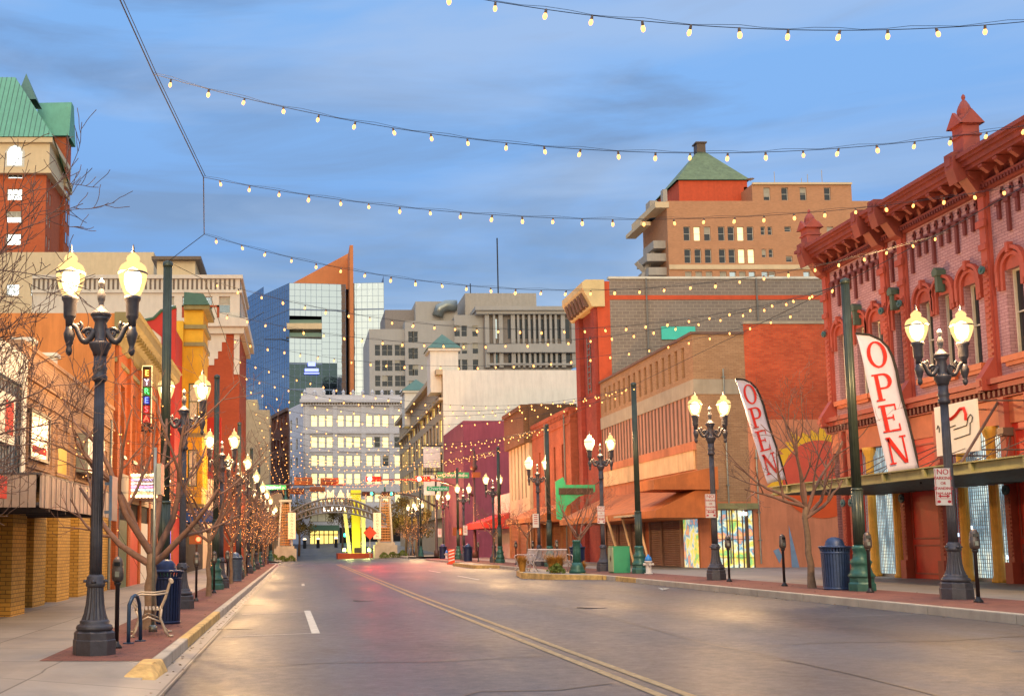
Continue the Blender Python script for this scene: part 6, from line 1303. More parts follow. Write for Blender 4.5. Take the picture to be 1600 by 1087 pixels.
for (y, m_) in ((37.2, 'steel'), (39.0, 'iron')): mb = MB(); mb.tube([(XS+.08, y, .2), (XS+.08, y, 6.0)], .05, 6); tag(mb.build('downpipe', m_), 'downpipe on the ' + ('tan shop' if y < 38 else 'orange brick building') + ' near their shared corner', 'pipe')
# ================================================================ street furniture
def on(x, y): return (x, y, gz(x, y)+.004)
# parking meters
def make_meter():
    e = empty('parking_meter', (0,0,0), 'x', 'parking meter', 'single post parking meters along the kerbs')
    mb = MB(); mb.smooth = True; mb.lathe([(.085, 0), (.08, .03), (.045, .07), (.035, .1)], n=14); mb.build('foot', 'iron_dark', e)
    mb = MB(); mb.smooth = True; mb.lathe([(.033, .1), (.033, .9), (.05, .93), (.06, .96)], n=12); mb.build('post', 'bin_dark_post', e)
    mb = MB(); mb.smooth = True; pr = [(.035, .96), (.07, .98), (.085, 1.02), (.088, 1.16), (.08, 1.17), (.082, 1.22), (.07, 1.28), (.045, 1.32), (.01, 1.34)]
    b = len(mb.v); mb.lathe(pr, n=18); mb.v = [(x*1.05, y*.75, z) for x, y, z in mb.v]; mb.build('head', 'meter_head', e)
    mb = MB(); mb.box(-.045, .045, -.075, -.062, 1.2, 1.26); mb.build('display', 'glass', e); mb = MB(); mb.box(-.03, .03, -.078, -.062, 1.04, 1.12); mb.build('coin_plate', 'steel', e)
    return e
mat('bin_dark_post', '2e282c', .5, .3)
MT = [(-2.68, 16.2, 'parking meter just behind the nearest left street lamp, before the blue rack'), (-2.8, 30, 'parking meter on the left with a dark brown post, beyond the second lamp'), (-2.72, 35.3, 'parking meter on the left in front of the smaller green pole'), (-2.7, 41.5, 'parking meter on the left near the grey bin'), (-2.7, 57, 'far left parking meter among the lit trees'),
      (12.5, 20.1, 'parking meter at the far right, beside the lamp in front of the banner'), (12.72, 24.3, 'parking meter in front of the green pole and blue slatted bin'), (12.6, 28.3, 'parking meter in front of the mural wall'), (12.6, 31.9, 'parking meter in front of the lit shop window'),
      (12.5, 52.6, 'parking meter behind the white bench, right one of three'), (12.5, 58, 'parking meter behind the white bench, middle one of three'), (12.5, 62.5, 'parking meter behind the white bench, left one of three'), (12.4, 75, 'far right parking meter by the yellow kerb')]
m0 = make_meter()
for i, (x, y, lab) in enumerate(MT):
    o = m0 if i == 0 else copy_tree(m0); o.location = on(x, y); o['label'] = lab; o.rotation_euler.z = R(random.uniform(-12, 12))
# bins
def _x(): pass
def make_bin(m_, lab, loc, group='slatted steel litter bins', square=False, lidm=None):
    e = empty('litter_bin', (0,0,0), lab, 'litter bin', group)
    mb = MB(); n_ = 30
    mb.lathe([(.27, .03), (.285, .9)], n=30)
    for i in range(n_):
        a = 2*math.pi*i/n_; c, s = math.cos(a), math.sin(a); w_ = .021; P = []
        for (r, z) in ((.275, .02), (.30, .86), (.315, .95), (.345, 1.0)): P.append((r, z))
        for (r, z), (r2, z2) in zip(P, P[1:]):
            def q(rr, zz, ss, dr): return (rr*c - ss*w_*s + dr*c, rr*s + ss*w_*c + dr*s, zz)
            V = [q(r, z, -1, .0), q(r, z, 1, .0), q(r2, z2, 1, .0), q(r2, z2, -1, .0), q(r, z, -1, .014), q(r, z, 1, .014), q(r2, z2, 1, .014), q(r2, z2, -1, .014)]
            mb.add(V, [(0,3,2,1),(4,5,6,7),(0,1,5,4),(1,2,6,5),(2,3,7,6),(3,0,4,7)])
    mb.build('basket', m_, e)
    mb = MB(); mb.smooth = True; mb.lathe([(.29, .0), (.3, .02), (.3, .05), (.28, .06)], n=30); mb.lathe([(.305, .84), (.32, .85), (.32, .89), (.305, .9)], n=30); mb.lathe([(.34, .985), (.36, .99), (.36, 1.02), (.3, 1.03)], n=30); mb.build('rim', m_, e)
    mb = MB(); mb.smooth = True; mb.lathe([(.3, 1.02), (.22, 1.03), (.215, 1.06), (.19, 1.14), (.14, 1.2), (.07, 1.235), (.01, 1.24)], n=24); mb.build('lid', lidm or m_, e)
    e.location = loc; return e
make_bin('bin_blue', 'blue slatted litter bin with a domed lid beside the green pole on the right', on(12.77, 25.9)); make_bin('bin_navy', 'dark blue slatted bin with a domed lid behind the white bench on the left', on(-2.6, 21.4))
bn2 = make_bin('bin_navy', 'navy litter bin beside the dim lamp and green cabinet', on(12.1, 47.2), lidm='bin_blue'); make_bin('bin_grey', 'grey litter bin small on the left kerb', on(-2.75, 47.5))
mat('bin_brown', '5a3a26', .6); c_ = copy_tree(bn2); c_.location = on(12.0, 77); c_['label'] = 'dark litter bin on the far right kerb, nearer of two'; c_ = copy_tree(bn2); c_.location = on(12.3, 92.5); c_['label'] = 'dark litter bin by the signal corner lamp on the right'
# kneeling bollard bench etc.
mat('bench_pale', 'b3a595', .5, .3, .15, 6); mat('bench_white', 'b7adae', .5, .3, .15, 6)
def make_bench(lab, loc, rz_, ln, m_):
    e = empty('bench', (0,0,0), lab, 'bench'); 
    mb = MB()
    for i in range(8): t = i/7; mb.box(-ln/2, ln/2, -.24+.44*t, -.2+.44*t, .43+.012*math.sin(t*3), .445+.012*math.sin(t*3))
    mb.build('seat', m_, e); mb = MB()
    for i in range(int(ln/.06)): x = -ln/2+.03+i*.06; mb.tube([(x, .22, .46), (x, .29, .62), (x, .34, .8), (x, .37, .9)], .011, 4)
    mb.tube([(-ln/2, .38, .91), (ln/2, .38, .91)], .035, 8); mb.build('backrest', m_, e)
    for s_ in (-1, 1):
        x = s_*ln/2; mb = MB(); mb.smooth = True
        mb.tube([(x, -.26, .0), (x, -.2, .1), (x, -.14, .3), (x, -.2, .43)], .022, 6); mb.tube([(x, .36, .0), (x, .28, .1), (x, .2, .3), (x, .22, .46)], .022, 6); mb.tube([(x, -.3, .02), (x, -.22, .02)], .02, 6); mb.tube([(x, .32, .02), (x, .42, .02)], .02, 6); mb.tube([(x, -.15, .25), (x, 0, .33), (x, .2, .25)], .018, 6); mb.build('leg', m_, e)
        mb = MB(); mb.smooth = True; mb.tube([(x, .32, .72), (x, .1, .69), (x, -.12, .7), (x, -.24, .66), (x, -.28, .58), (x, -.22, .5), (x, -.2, .44)], .018, 6); mb.build('armrest', m_, e)
    e.location = loc; e.rotation_euler.z = R(rz_); return e
make_bench('pale iron bench facing the shops, in front of the leaning left tree', on(-2.55, 18.6), -82, .95, 'bench_pale')
make_bench('long white bench on the yellow kerb extension, right one', (10.75, 46.3, .6), 8, 1.7, 'bench_white'); make_bench('white bench end-on beside the golden grasses, left one', (9.75, 46.8, .6), -75, .9, 'bench_white')
# bike rack
e = empty('bike_rack', (-2.55, 17.1, .15), 'dark blue tubular bicycle rack beside the pale bench', 'bike rack')
mb = MB(); mb.smooth = True; P = [(-2.62, 16.95, .16)] + [(-2.62 + .06*math.sin(0), 16.95, .16+.58*t) for t in (.3, .7, 1)] + [(-2.6+.02*k_, 17.1+.16*math.sin(-1.2+k_*.6)-.02+.03*k_, .8+.08*math.sin(k_*.8)) for k_ in range(1, 4)] + [(-2.52, 17.35, .74), (-2.5, 17.37, .45), (-2.5, 17.38, .16)]
mb.tube(P, .03, 10); mb.build('hoop', 'steel_blue', e)
for x, y in ((-2.62, 16.95), (-2.5, 17.38)): mb = MB(); mb.lathe([(.09, 0), (.09, .012), (.04, .02)], c=(x, y, .156), n=14); mb.build('foot', 'steel_blue', e)
# sign post
e = empty('sign_post', on(-2.56, 19.3), 'plain grey steel sign post with a narrow box sign seen edge on', 'sign post')
mb = MB(); mb.smooth = True; mb.lathe([(.03, 0), (.03, 3.25)], c=on(-2.56, 19.3), n=12); mb.lathe([(.075, 0), (.075, .1), (.04, .12)], c=on(-2.56, 19.3), n=8); mb.build('post', 'steel', e)
mb = MB(); mb.box(-2.5, -2.42, 19.05, 19.5, 2.55, 3.1); mb.build('sign_box', 'steel', e)
# signs on lamp posts
mat('sign_board', 'd8d2cf', .45, .1, .04, 2); mat('sign_red', 'b32438', .5)
def np_sign(lab, x, y, z, detail=True, s=1.):
    e = empty('no_parking_sign', (x, y, z), lab, 'sign', 'no parking signs strapped to the lamp posts'); w_, h_ = .155*s, .36*s
    mb = MB(); mb.box(x-w_, x+w_, y-.02, y, z-h_, z+h_); mb.build('plate', 'sign_board', e)
    if detail:
        for i, (tx_, sz) in enumerate((('NO', .12), ('PARKING', .068), ('OR', .06), ('STANDING', .06), ('7AM-6AM', .06))): text(tx_, sz*s*1.25, 'sign_red', (x, y-.024, z + (.285-.1*i - (.02 if i else 0))*s), (1,0,0), (0,0,1), e)
        mb = MB(); zz = z-.185*s; mb.box(x-.07*s, x+.07*s, y-.026, y-.022, zz-.012, zz+.012)
        for q in (-1, 1): mb.prism([(x+q*.06*s, y-.026, zz-.035*s), (x+q*.12*s, y-.026, zz), (x+q*.06*s, y-.026, zz+.035*s)], (0, .004, 0))
        for q in (-1, 1): mb.prism([(x+q*.1*s+.035*s*math.cos(a*.7), y-.026, z-.29*s+.03*s*math.sin(a*.7)) for a in range(9)], (0, .004, 0))
        mb.build('arrow', 'sign_red', e)
        mb = MB(); 
        for q in (-1, 1): mb.box(x+q*w_*.94-.004, x+q*w_*.94+.004, y-.024, y-.02, z-h_*.96, z+h_*.96)
        mb.box(x-w_*.94, x+w_*.94, y-.024, y-.02, z-.235*s, z-.228*s); mb.build('border', 'sign_red', e)
    else:
        mb = MB(); 
        for i in range(5): mb.box(x-w_*.6, x+w_*.6, y-.026, y-.021, z+(.27-.11*i)*s, z+(.31-.11*i)*s)
        mb.build('lettering', 'sign_red', e)
    return e
x, y, z = atY(1473, 760, 21.1); np_sign('red and white no parking or standing sign on the lamp before the banner', x, y, z)
x, y, z = atY(1110, 790, 33.2); np_sign('red and white no parking sign on the lamp at the lit shop window', x, y, z)
x, y, z = atY(939, 804, 45.3); np_sign('red and white no parking sign on the lamp beside the green cabinet', x, y, z)
x, y, z = atY(837, 813, 56.7); np_sign('red and white no parking sign on the lamp behind the bench', x, y, z, False); x, y, z = atY(727, 828, 81.8); np_sign('red and white no parking sign on the lamp near the magenta wall', x, y, z, False); x, y, z = atY(687, 832, 94.1); np_sign('red and white no parking sign on the lamp at the signal corner', x, y, z, False)
mb = MB(); mb.box(-2.62, -2.58, 15.0, 15.45, 2.0, 2.62); mb.box(-2.72, -2.62, 15.2, 15.24, 2.1, 2.14); mb.box(-2.72, -2.62, 15.2, 15.24, 2.5, 2.54); tag(mb.build('edge_on_sign', 'bin_grey'), 'grey sign plate seen edge on, strapped to the nearest left lamp', 'sign')
# hydrants
mat('hyd_white', 'bdbab8', .5, 0, .12, 8); mat('hyd_blue', '2b7fd0', .4, 0, .1, 5)
def hydrant(lab, loc):
    e = empty('fire_hydrant', (0,0,0), lab, 'fire hydrant', 'white and blue fire hydrants')
    mb = MB(); mb.smooth = True; mb.lathe([(.15, 0), (.15, .04), (.1, .05), (.1, .42), (.14, .44), (.14, .48), (.12, .49)], n=18); mb.build('barrel', 'hyd_white', e)
    for d in ((1, 0), (-1, 0), (0, -1)): mb = MB(); mb.tube([(d[0]*.08, d[1]*.08, .36), (d[0]*.19, d[1]*.19, .36)], .05, 10); mb.build('outlet', 'hyd_white', e)
    mb = MB(); mb.smooth = True; mb.lathe([(.125, .49), (.12, .56), (.09, .63), (.04, .67), (.035, .72), (.01, .73)], n=18); mb.build('bonnet', 'hyd_blue', e)
    e.location = loc; return e
h0 = hydrant('white fire hydrant with a blue top beside the teal pole base', on(12.95, 40.3)); c_ = copy_tree(h0); c_.location = on(12.4, 91); c_['label'] = 'small far white hydrant with a blue top by the signal corner'
# green cabinet
mat('cabinet_green', '3f9d72', .45, .1, .1, 3, stain=.2); mat('cabinet_pale', '9aa886', .6, 0, .2, 4)
x, y, z = on(12.6, 42.4); e = empty('utility_cabinet', (x, y, z), 'bright green utility cabinet with a small diamond label near the kerb', 'cabinet')
mb = MB(); mb.box(x-.32, x+.32, y, y+.65, z, z+1.02); mb.build('body', 'cabinet_green', e, bevel=.01); mb = MB(); mb.box(x-.36, x-.322, y+.02, y+.64, z+.05, z+.98); mb.build('side_door', 'cabinet_pale', e); mb = MB(); mb.prism([(x-.365, y+.2, z+.55), (x-.365, y+.3, z+.68), (x-.365, y+.4, z+.55), (x-.365, y+.3, z+.42)], (-.004, 0, 0)); mb.build('diamond_label', 'iron_dark', e)
mb = MB(); mb.box(x-.33, x+.33, y-.01, y+.66, z+1.02, z+1.04); mb.build('top', 'cabinet_green', e)
# teal post base standing alone on the kerb extension
x, y, z = 11.05, 43.2, .6; mb = MB(); mb.smooth = True; mb.lathe([(.32, 0), (.32, .1), (.26, .16), (.28, .2), (.22, .3), (.2, .42)], n=24, c=(x, y, z)); mb.lathe([(.17, .42), (.15, .9), (.14, 1.2), (.165, 1.22), (.165, 1.28), (.12, 1.3)], n=64, flute=.12, k=12, c=(x, y, z))
tag(mb.build('fluted_stub_post', 'post_teal'), 'short teal fluted stub of a post beside the golden grasses', 'post')
# grasses and shrubs
mat('grass_gold', 'a8762f', .9, 0, .3, 6); mat('shrub_green', '5c6a2c', .9, 0, .35, 8)
def grass(lab, x, y, z, r, h, m_, n_, seed, name='ornamental_grass', cat='grass'):
    rnd = random.Random(seed); mb = MB()
    for _ in range(n_):
        a = rnd.uniform(0, 6.28); d = rnd.random()**.6*r*.4; bx, by = x+d*math.cos(a), y+d*math.sin(a); hh = h*rnd.uniform(.6, 1); o = r*rnd.uniform(.3, 1); w_ = .012
        p0_ = Vector((bx, by, z)); p1_ = Vector((bx+o*.35*math.cos(a), by+o*.35*math.sin(a), z+hh*.65)); p2_ = Vector((bx+o*math.cos(a), by+o*math.sin(a), z+hh*rnd.uniform(.75, 1))); s = Vector((-math.sin(a), math.cos(a), 0))*w_
        mb.add([p0_-s, p0_+s, p1_-s, p1_+s, p2_], [(0,1,3,2), (2,3,4)])
    return tag(mb.build(name, m_), lab, cat)
grass('golden grass clump between the bench and the teal stub post, largest', 10.35, 43.9, .59, .5, .85, 'grass_gold', 700, 1); grass('golden grass clump left of the white benches', 9.45, 46.0, .59, .28, .8, 'grass_gold', 350, 2); grass('golden grass clump right of the teal stub post', 11.45, 44.2, .59, .3, .55, 'grass_gold', 300, 3)
def leafy(lab, x, y, z, r, h, seed, m_='shrub_green', n_=420, ls=.06):
    rnd = random.Random(seed); mb = MB()
    for _ in range(n_):
        a = rnd.uniform(0, 6.28); ph = rnd.uniform(0, 1.57); rr = r*rnd.uniform(.55, 1)*(1+.15*math.sin(3*a+seed)); p = Vector((x+rr*math.cos(a)*math.cos(ph), y+rr*math.sin(a)*math.cos(ph), z+.03+h*math.sin(ph)*rnd.uniform(.7, 1)))
        u = Vector((rnd.uniform(-1,1), rnd.uniform(-1,1), rnd.uniform(-1,1))).normalized()*ls; v = u.cross(Vector((rnd.uniform(-1,1), rnd.uniform(-1,1), rnd.uniform(-1,1)))).normalized()*ls*.6
        mb.add([p-u, p-v, p+u, p+v], [(0,1,2,3)])
    return tag(mb.build('shrub', m_), lab, 'shrub')
leafy('low green shrub in front of the golden grass', 10.2, 43.0, .59, .36, .35, 5)
for i, (px, lab) in enumerate(((429, 'far left shrub before the arch pedestal, left of three'), (442, 'far left shrub before the arch pedestal, middle of three'), (455, 'far left shrub before the arch pedestal, right of three'), (600, 'far right shrub before the arch pedestal, left of three'), (614, 'far right shrub before the arch pedestal, middle of three'), (629, 'far right shrub before the arch pedestal, right of three'))):
    x = (px-466)*119.5/1700; leafy(lab, x, 119.5, gz(x, 119.5), .55 if i != 4 else .8, .62, 10+i, n_=260, ls=.1)
# ================================================================ traffic signals
mat('signal_body', '8c4a1c', .5, .1, .15, 3); mat('signal_plate', '3a2a22', .6); mat('pole_brown', '5a4038', .5, .3); emis('signal_off', (.15, .03, .02), .2, False)
mat('sign_green', '1f9a62', .5, 0, .06); mat('sign_letter', 'e6efe6', .6)
def signal(lab, x, y, z, w_=1.36, h_=.46, lit='red', back=False, rot=0, bm='signal_plate'):
    e = empty('traffic_signal', (x, y, z), lab, 'traffic signal', 'horizontal traffic signal heads on mast arms')
    mb = MB(); mb.box(x-w_/2, x+w_/2, y-.02, y, z-h_/2, z+h_/2); mb.build('backplate', bm if not back else 'signal_body', e)
    mb = MB(); yb0, yb1 = (y-.16, y-.02) if not back else (y-.25, y-.02); mb.box(x-w_/2+.12, x+w_/2-.12, yb0, yb1, z-.16, z+.16); mb.build('housing', 'signal_body', e, bevel=.02)
    if not back:
        for i in range(3):
            cx_ = x + (-1+i)*.36; mb = MB(); mb.smooth = True; mb.tube([(cx_, y-.165, z), (cx_, y-.19, z)], .19 if (lit == 'red' and i == 0) else .15, 14)
            m_ = 'signal_off'
            if lit == 'red' and i == 0: m_ = 'red_lit'
            if lit == 'green' and i == 2: m_ = 'green_lit'
            mb.build('lens', m_, e)
            mb = MB(); vs = []; n_ = 9
            for k_ in range(n_):
                a = math.pi*k_/(n_-1); vs += [(cx_+.155*math.cos(a), y-.16, z+.155*math.sin(a)), (cx_+.155*math.cos(a), y-.36, z+.155*math.sin(a))]
            mb.add(vs, [(2*k_, 2*k_+1, 2*k_+3, 2*k_+2) for k_ in range(n_-1)]); mb.build('visor', 'signal_body', e)
    else:
        mb = MB(); mb.box(x-w_/2+.2, x+w_/2-.2, y-.28, y-.25, z-.02, z+.12); mb.build('rear_hatch', 'pole_brown', e)
    if rot: e.rotation_euler.z = R(rot)
    return e
def place(px, py, Y): return atY(px, py, Y)
YN, YF = 93.5, 113.2
for px, lab in ((584, 'traffic signal with a lit red lamp, left one of the two'), (661, 'traffic signal with a lit red lamp, right one of the two')): x, y, z = place(px, 748, YN); e = signal(lab, x, y-.05, z, lit='red'); ld = bpy.data.lights.new('red_light', 'POINT'); ld.energy = 1500; ld.color = (1, .03, .02); ld.shadow_soft_size = .25; lo = bpy.data.objects.new('red_light', ld); COL.objects.link(lo); lo.parent = e; lo.location = (-.4, -1.2, .1)
for px, lab in ((575, 'traffic signal with a lit green lamp, left one of the two'), (606, 'traffic signal with a lit green lamp, right one of the two')): x, y, z = place(px, 771, YF); signal(lab, x, y-.05, z, lit='green')
for px, py, Y, w_, lab, rt in ((474, 751, YN, 1.6, 'large orange signal seen from behind, left of the pair', 0), (515, 752, YN, 1.6, 'large orange signal seen from behind, right of the pair', 0), (496, 764, YF, 1.6, 'smaller orange signal seen from behind, below the pair', 0), (463, 768, YF, 1.7, 'smaller orange signal turned partly sideways at the left arm', 18)):
    x, y, z = place(px, py, Y); signal(lab, x, y-.05, z, w_, .62 if w_ < 1.65 and Y < 100 else .5, back=True, rot=rt)
def mast(lab, x, y, zend, xe, hpole, arm0, finial=False, r=.13):
    zb = gz(x, y); e = empty('signal_mast', (x, y, zb), lab, 'signal mast'); mb = MB(); mb.smooth = True; mb.lathe([(.28, 0), (.28, .5), (.2, .6), (r*1.1, .7), (r*.8, hpole-zb)], c=(x, y, zb), n=14)
    if finial: mb.lathe([(r*.8, hpole-zb), (.3, hpole-zb+.1), (.35, hpole-zb+.4), (.2, hpole-zb+.6), (.3, hpole-zb+.9), (.12, hpole-zb+1.2), (.18, hpole-zb+1.5), (.02, hpole-zb+2.1)], c=(x, y, zb), n=12)
    mb.build('pole', 'pole_brown', e); mb = MB(); mb.smooth = True; P = []
    for i in range(16): t = i/15; P.append((x + (xe-x)*t, y, arm0 + (zend-arm0)*(1-(1-min(1, t*2.2))**2)))
    mb.tube(P, [.1-.05*i/15 for i in range(16)], 8); mb.build('arm', 'pole_brown', e); return e
za = place(600, 749, YN)[2]; zf_ = place(600, 771, YF)[2]
mast('brown signal mast on the near right corner with an ornate top, carrying the red lights', 15.2-.0, YN, za, place(572, 748, YN)[0], place(743, 735, YN)[2], place(735, 775, YN)[2], True)
mast('signal mast on the far right corner carrying the green lights', 14.4, YF, zf_, place(548, 770, YF)[0], place(686, 742, YF)[2], place(686, 792, YF)[2])
mast('signal mast on the near left corner carrying signals seen from behind', -3.6, YN, place(474, 757, YN)[2], place(540, 757, YN)[0], place(400, 745, YN)[2], place(400, 757, YN)[2]-.1)
mast('signal mast on the far left corner with a rising arm', -3.6, YF, place(500, 763, YF)[2], place(505, 763, YF)[0], 6.5, place(420, 782, YF)[2])
def street_sign(lab, px, py, Y, w_px, h_px, body='Overland', extra=('W', '100')):
    x, y, z = place(px, py, Y); k_ = Y/1700; w_, h_ = w_px*k_, h_px*k_; e = empty('street_sign', (x, y, z), lab, 'street sign', 'green street name signs reading Overland')
    mb = MB(); mb.box(x-w_/2, x+w_/2, y-.03, y, z-h_/2, z+h_/2); mb.build('plate', 'sign_green', e); text(body, h_*.95, 'sign_letter', (x, y-.036, z), (1,0,0), (0,0,1), e, sx=1.1); text(extra[0], h_*.4, 'sign_letter', (x-w_*.4, y-.036, z-h_*.1), (1,0,0), (0,0,1), e); text(extra[1], h_*.4, 'sign_letter', (x+w_*.4, y-.036, z-h_*.1), (1,0,0), (0,0,1), e); return e
street_sign('green Overland street sign beside the ornate mast top, upper right', 708, 742, YN-.3, 50, 9); street_sign('green Overland street sign below and left of the other right one', 684, 763, YF-.3, 35, 7.5); street_sign('green Overland street sign on the left mast arm', 426, 761, YN-.3, 42, 6.5, extra=('', '100'))
mb = MB(); x, y, z = place(744, 742, YN-.5); mb.box(x-.35, x+.35, y-.2, y+.2, z-.2, z+.25); tag(mb.build('signal_box', 'signal_body'), 'orange signal housing on the ornate right mast', 'signal box')
x, y, z = place(718, 830, YN-1); e = empty('pedestrian_signal', (x, y, z), 'pedestrian signal showing a red hand by the far right bins', 'pedestrian signal'); mb = MB(); mb.box(x-.55, x+.45, y, y+.3, z-.35, z+.35); mb.build('housing', 'signal_body', e); mb = MB(); mb.box(x-.12, x+.12, y-.02, y-.005, z-.2, z+.05)
for i in range(4): mb.box(x-.12+.065*i, x-.08+.065*i, y-.02, y-.005, z+.05, z+.2)
emis('hand_red', (1, .08, .03), 6, False); mb.build('hand_symbol', 'hand_red', e); mb = MB(); mb.tube([(x+.3, y+.15, z-.4), (x+.3, y+.15, gz(x, y))], .06, 6); mb.build('post', 'pole_brown', e)
x, y, z = place(307, 842, 45); e = empty('pedestrian_signal', (x, y, z), 'small pedestrian signal with a red light low on the left among trees', 'pedestrian signal'); mb = MB(); mb.box(x-.3, x+.2, y, y+.2, z-.2, z+.2); mb.build('housing', 'signal_body', e); mb = MB(); mb.tube([(x+.08, y-.02, z), (x+.08, y-.005, z)], .1, 8); mb.build('lens', 'hand_red', e); mb = MB(); mb.tube([(x, y+.1, z-.2), (x, y+.1, .15)], .05, 6); mb.build('post', 'pole_brown', e)
# orange and white barricade
mat('barrier_orange', 'd5461c', .6); x, y, z = 10.7, 76, rz(10.7, 76); e = empty('barricade', (x, y, z), 'narrow orange and white striped barricade panel at the road edge', 'barricade'); mb = MB(); mb.box(x-.22, x+.22, y, y+.05, z+.05, z+1.05); mb.box(x-.3, x+.3, y-.2, y+.3, z, z+.08); mb.build('panel', 'barrier_orange', e); mb = MB()
for i in range(4): zz = z+.18+i*.22; mb.prism([(x-.2, y-.005, zz), (x+.2, y-.005, zz+.12), (x+.2, y-.005, zz+.2), (x-.2, y-.005, zz+.08)], (0, .004, 0))
mb.build('stripes', 'sign_board', e)
# green store sign on the right with a dark blank strip
x, y, z = place(901, 772, 60); mat('board_green', '2fa070', .6, 0, .1, 2); e = empty('shop_sign_board', (x, y, z), 'green shaped shop sign board with a blank dark strip behind the bare tree', 'sign'); Ps = [(870, 810), (868, 752), (880, 745), (884, 757), (930, 757), (930, 768), (905, 775), (886, 790), (877, 812)]
mb = MB(); mb.prism([atY(a, b, 60) for a, b in Ps], (0, .12, 0)); mb.build('board', 'board_green', e); mb = MB(); a = atY(873, 762, 59.95); b = atY(927, 772, 59.95); mb.box(a[0], b[0], 59.93, 59.98, b[2], a[2]); mb.build('blank_strip', 'signal_plate', e)
mb = MB(); mb.tube([(b[0]-.2, 60.06, a[2]), (17.1, 61.5, a[2]+.4)], .04, 5); mb.build('bracket', 'rod', e)
# ================================================================ arch, monument and plaza beyond the crossing
mat('stone_pale', 'b5a894', .85, 0, .2, 1.5, .3, 10); mat('arch_steel', '8f8a85', .4, .6, .15, 3); mat('lattice_amber', 'c98a4a', .6, 0, .15, 4); mat('planter_red', 'a34426', .8); mat('monument_yellow', 'd9d21e', .5, 0, .05, .5); mat('monument_pale', 'cfd38a', .5, 0, .05, .5)
AY = 122.5; ax0, ax1 = place(446, 860, AY)[0], place(602, 860, AY)[0]
ar = empty('street_arch', ((ax0+ax1)/2, AY, gz(4, AY)), 'steel truss arch on stone pedestals spanning the street, with bulb letters on top', 'arch')
for x, ptop, lat in ((ax0, 784, False), (ax1, 778, True)):
    g0 = gz(x, AY)-.1; zt0 = place(600, 848, AY)[2] if lat else place(440, 854, AY)[2]; mb = MB(); mb.box(x-1.25, x+1.25, AY-1.2, AY+1.2, g0, zt0-.2); mb.box(x-1.0, x+1.0, AY-1, AY+1, zt0-.2, zt0+.1); mb.build('pedestal', 'stone_pale', ar)
    mb = MB(); zt1 = place(600, ptop, AY)[2]
    for sx_ in (-1, 1):
        for sy in (-1, 1): mb.add([(x+sx_*.75-.1, AY+sy*.7-.1, zt0), (x+sx_*.75+.1, AY+sy*.7-.1, zt0), (x+sx_*.75+.1, AY+sy*.7+.1, zt0), (x+sx_*.75-.1, AY+sy*.7+.1, zt0), (x+sx_*.5-.08, AY+sy*.5-.08, zt1), (x+sx_*.5+.08, AY+sy*.5-.08, zt1), (x+sx_*.5+.08, AY+sy*.5+.08, zt1), (x+sx_*.5-.08, AY+sy*.5+.08, zt1)], [(0,3,2,1),(4,5,6,7),(0,1,5,4),(1,2,6,5),(2,3,7,6),(3,0,4,7)])
    mb.box(x-.7, x+.7, AY-.7, AY+.7, zt1, zt1+.25); mb.build('column', 'arch_steel', ar)
    mb = MB(); n_ = 16
    for i in range(n_): z = zt0+.2+(zt1-zt0-.4)*i/n_; mb.box(x-.6, x+.6, AY-.55, AY-.52, z, z+.1)
    for i in range(7): mb.box(x-.55+i*.18, x-.5+i*.18, AY-.56, AY-.53, zt0+.2, zt1-.2)
    mb.build('lattice', 'lattice_amber', ar)
    mb = MB(); mb.smooth = True; mb.lathe([(.35, 0), (.3, .1), (.1, .5), (.12, .7), (.02, 1.3)], c=(x, AY, zt1+.25), n=10); mb.build('cap', 'post_teal', ar)
def arcp(t, rise_, base): 
    return Vector((ax0 + (ax1-ax0)*t, AY, base + rise_*(1-(2*t-1)**2)))
zbA, zt_A = place(525, 806, AY)[2], place(525, 778, AY)[2]
mb = MB()
for dy in (-.6, .6):
    for k_, (rs_, b_) in enumerate(((zt_A-zbA, zbA), (zt_A-zbA-.35, zbA-.5), (zt_A-zbA-.6, zbA-1.0))): mb.tube([arcp(i/24, rs_, b_) + Vector((0, dy, 0)) for i in range(25)], .1 if k_ < 2 else .07, 5)
    for i in range(24): mb.tube([arcp(i/24, zt_A-zbA, zbA)+Vector((0, dy, 0)), arcp((i+1)/24, zt_A-zbA-.6, zbA-1.0)+Vector((0, dy, 0))], .05, 4); mb.tube([arcp((i+1)/24, zt_A-zbA, zbA)+Vector((0, dy, 0)), arcp((i+1)/24, zt_A-zbA-.6, zbA-1.0)+Vector((0, dy, 0))], .05, 4)
mb.build('truss', 'arch_steel', ar)
emis('letter_bulb', (1, .7, .35), 1.1, False)
for ch, px in zip('DMAL', (503, 516, 532, 545)): 
    x, y, z = place(px, 772, AY); text(ch, 1.25, 'letter_bulb', (x, AY-.6, z), (1,0,0), (0,0,1), ar, 'letter', .03)
text('EL NORTE', .75, 'neon_white', place(528, 794.5, AY+2), (1,0,0), (0,0,1), ar, 'letter', .03)
emis('sign_glow', (1, .62, .34), .55, False)
for px, lab in ((456, 'tall glowing vertical sign edged with bulbs on the left of the arch'), (589.5, 'tall glowing vertical sign edged with bulbs on the right of the arch')):
    x, y, z = place(px, 821, AY-1.6); w_, h_ = .42, 1.45; e = empty('vertical_banner_sign', (x, y, z), lab, 'sign', 'glowing vertical signs under the arch'); mb = MB(); mb.box(x-w_, x+w_, y, y+.2, z-h_, z+h_); mb.build('panel', 'sign_glow', e)
    for i, ch in enumerate('DOWNTOWN'): text(ch, .36, 'trim_orange', (x, y-.01, z+1.2-.34*i), (1,0,0), (0,0,1), e, 'letter')
    mb = MB(); mb.tube([(x, y+.3, z+1.3), (ax0 if px < 500 else ax1, AY-.5, z+1.3)], .05, 4); mb.build('bracket', 'arch_steel', e)
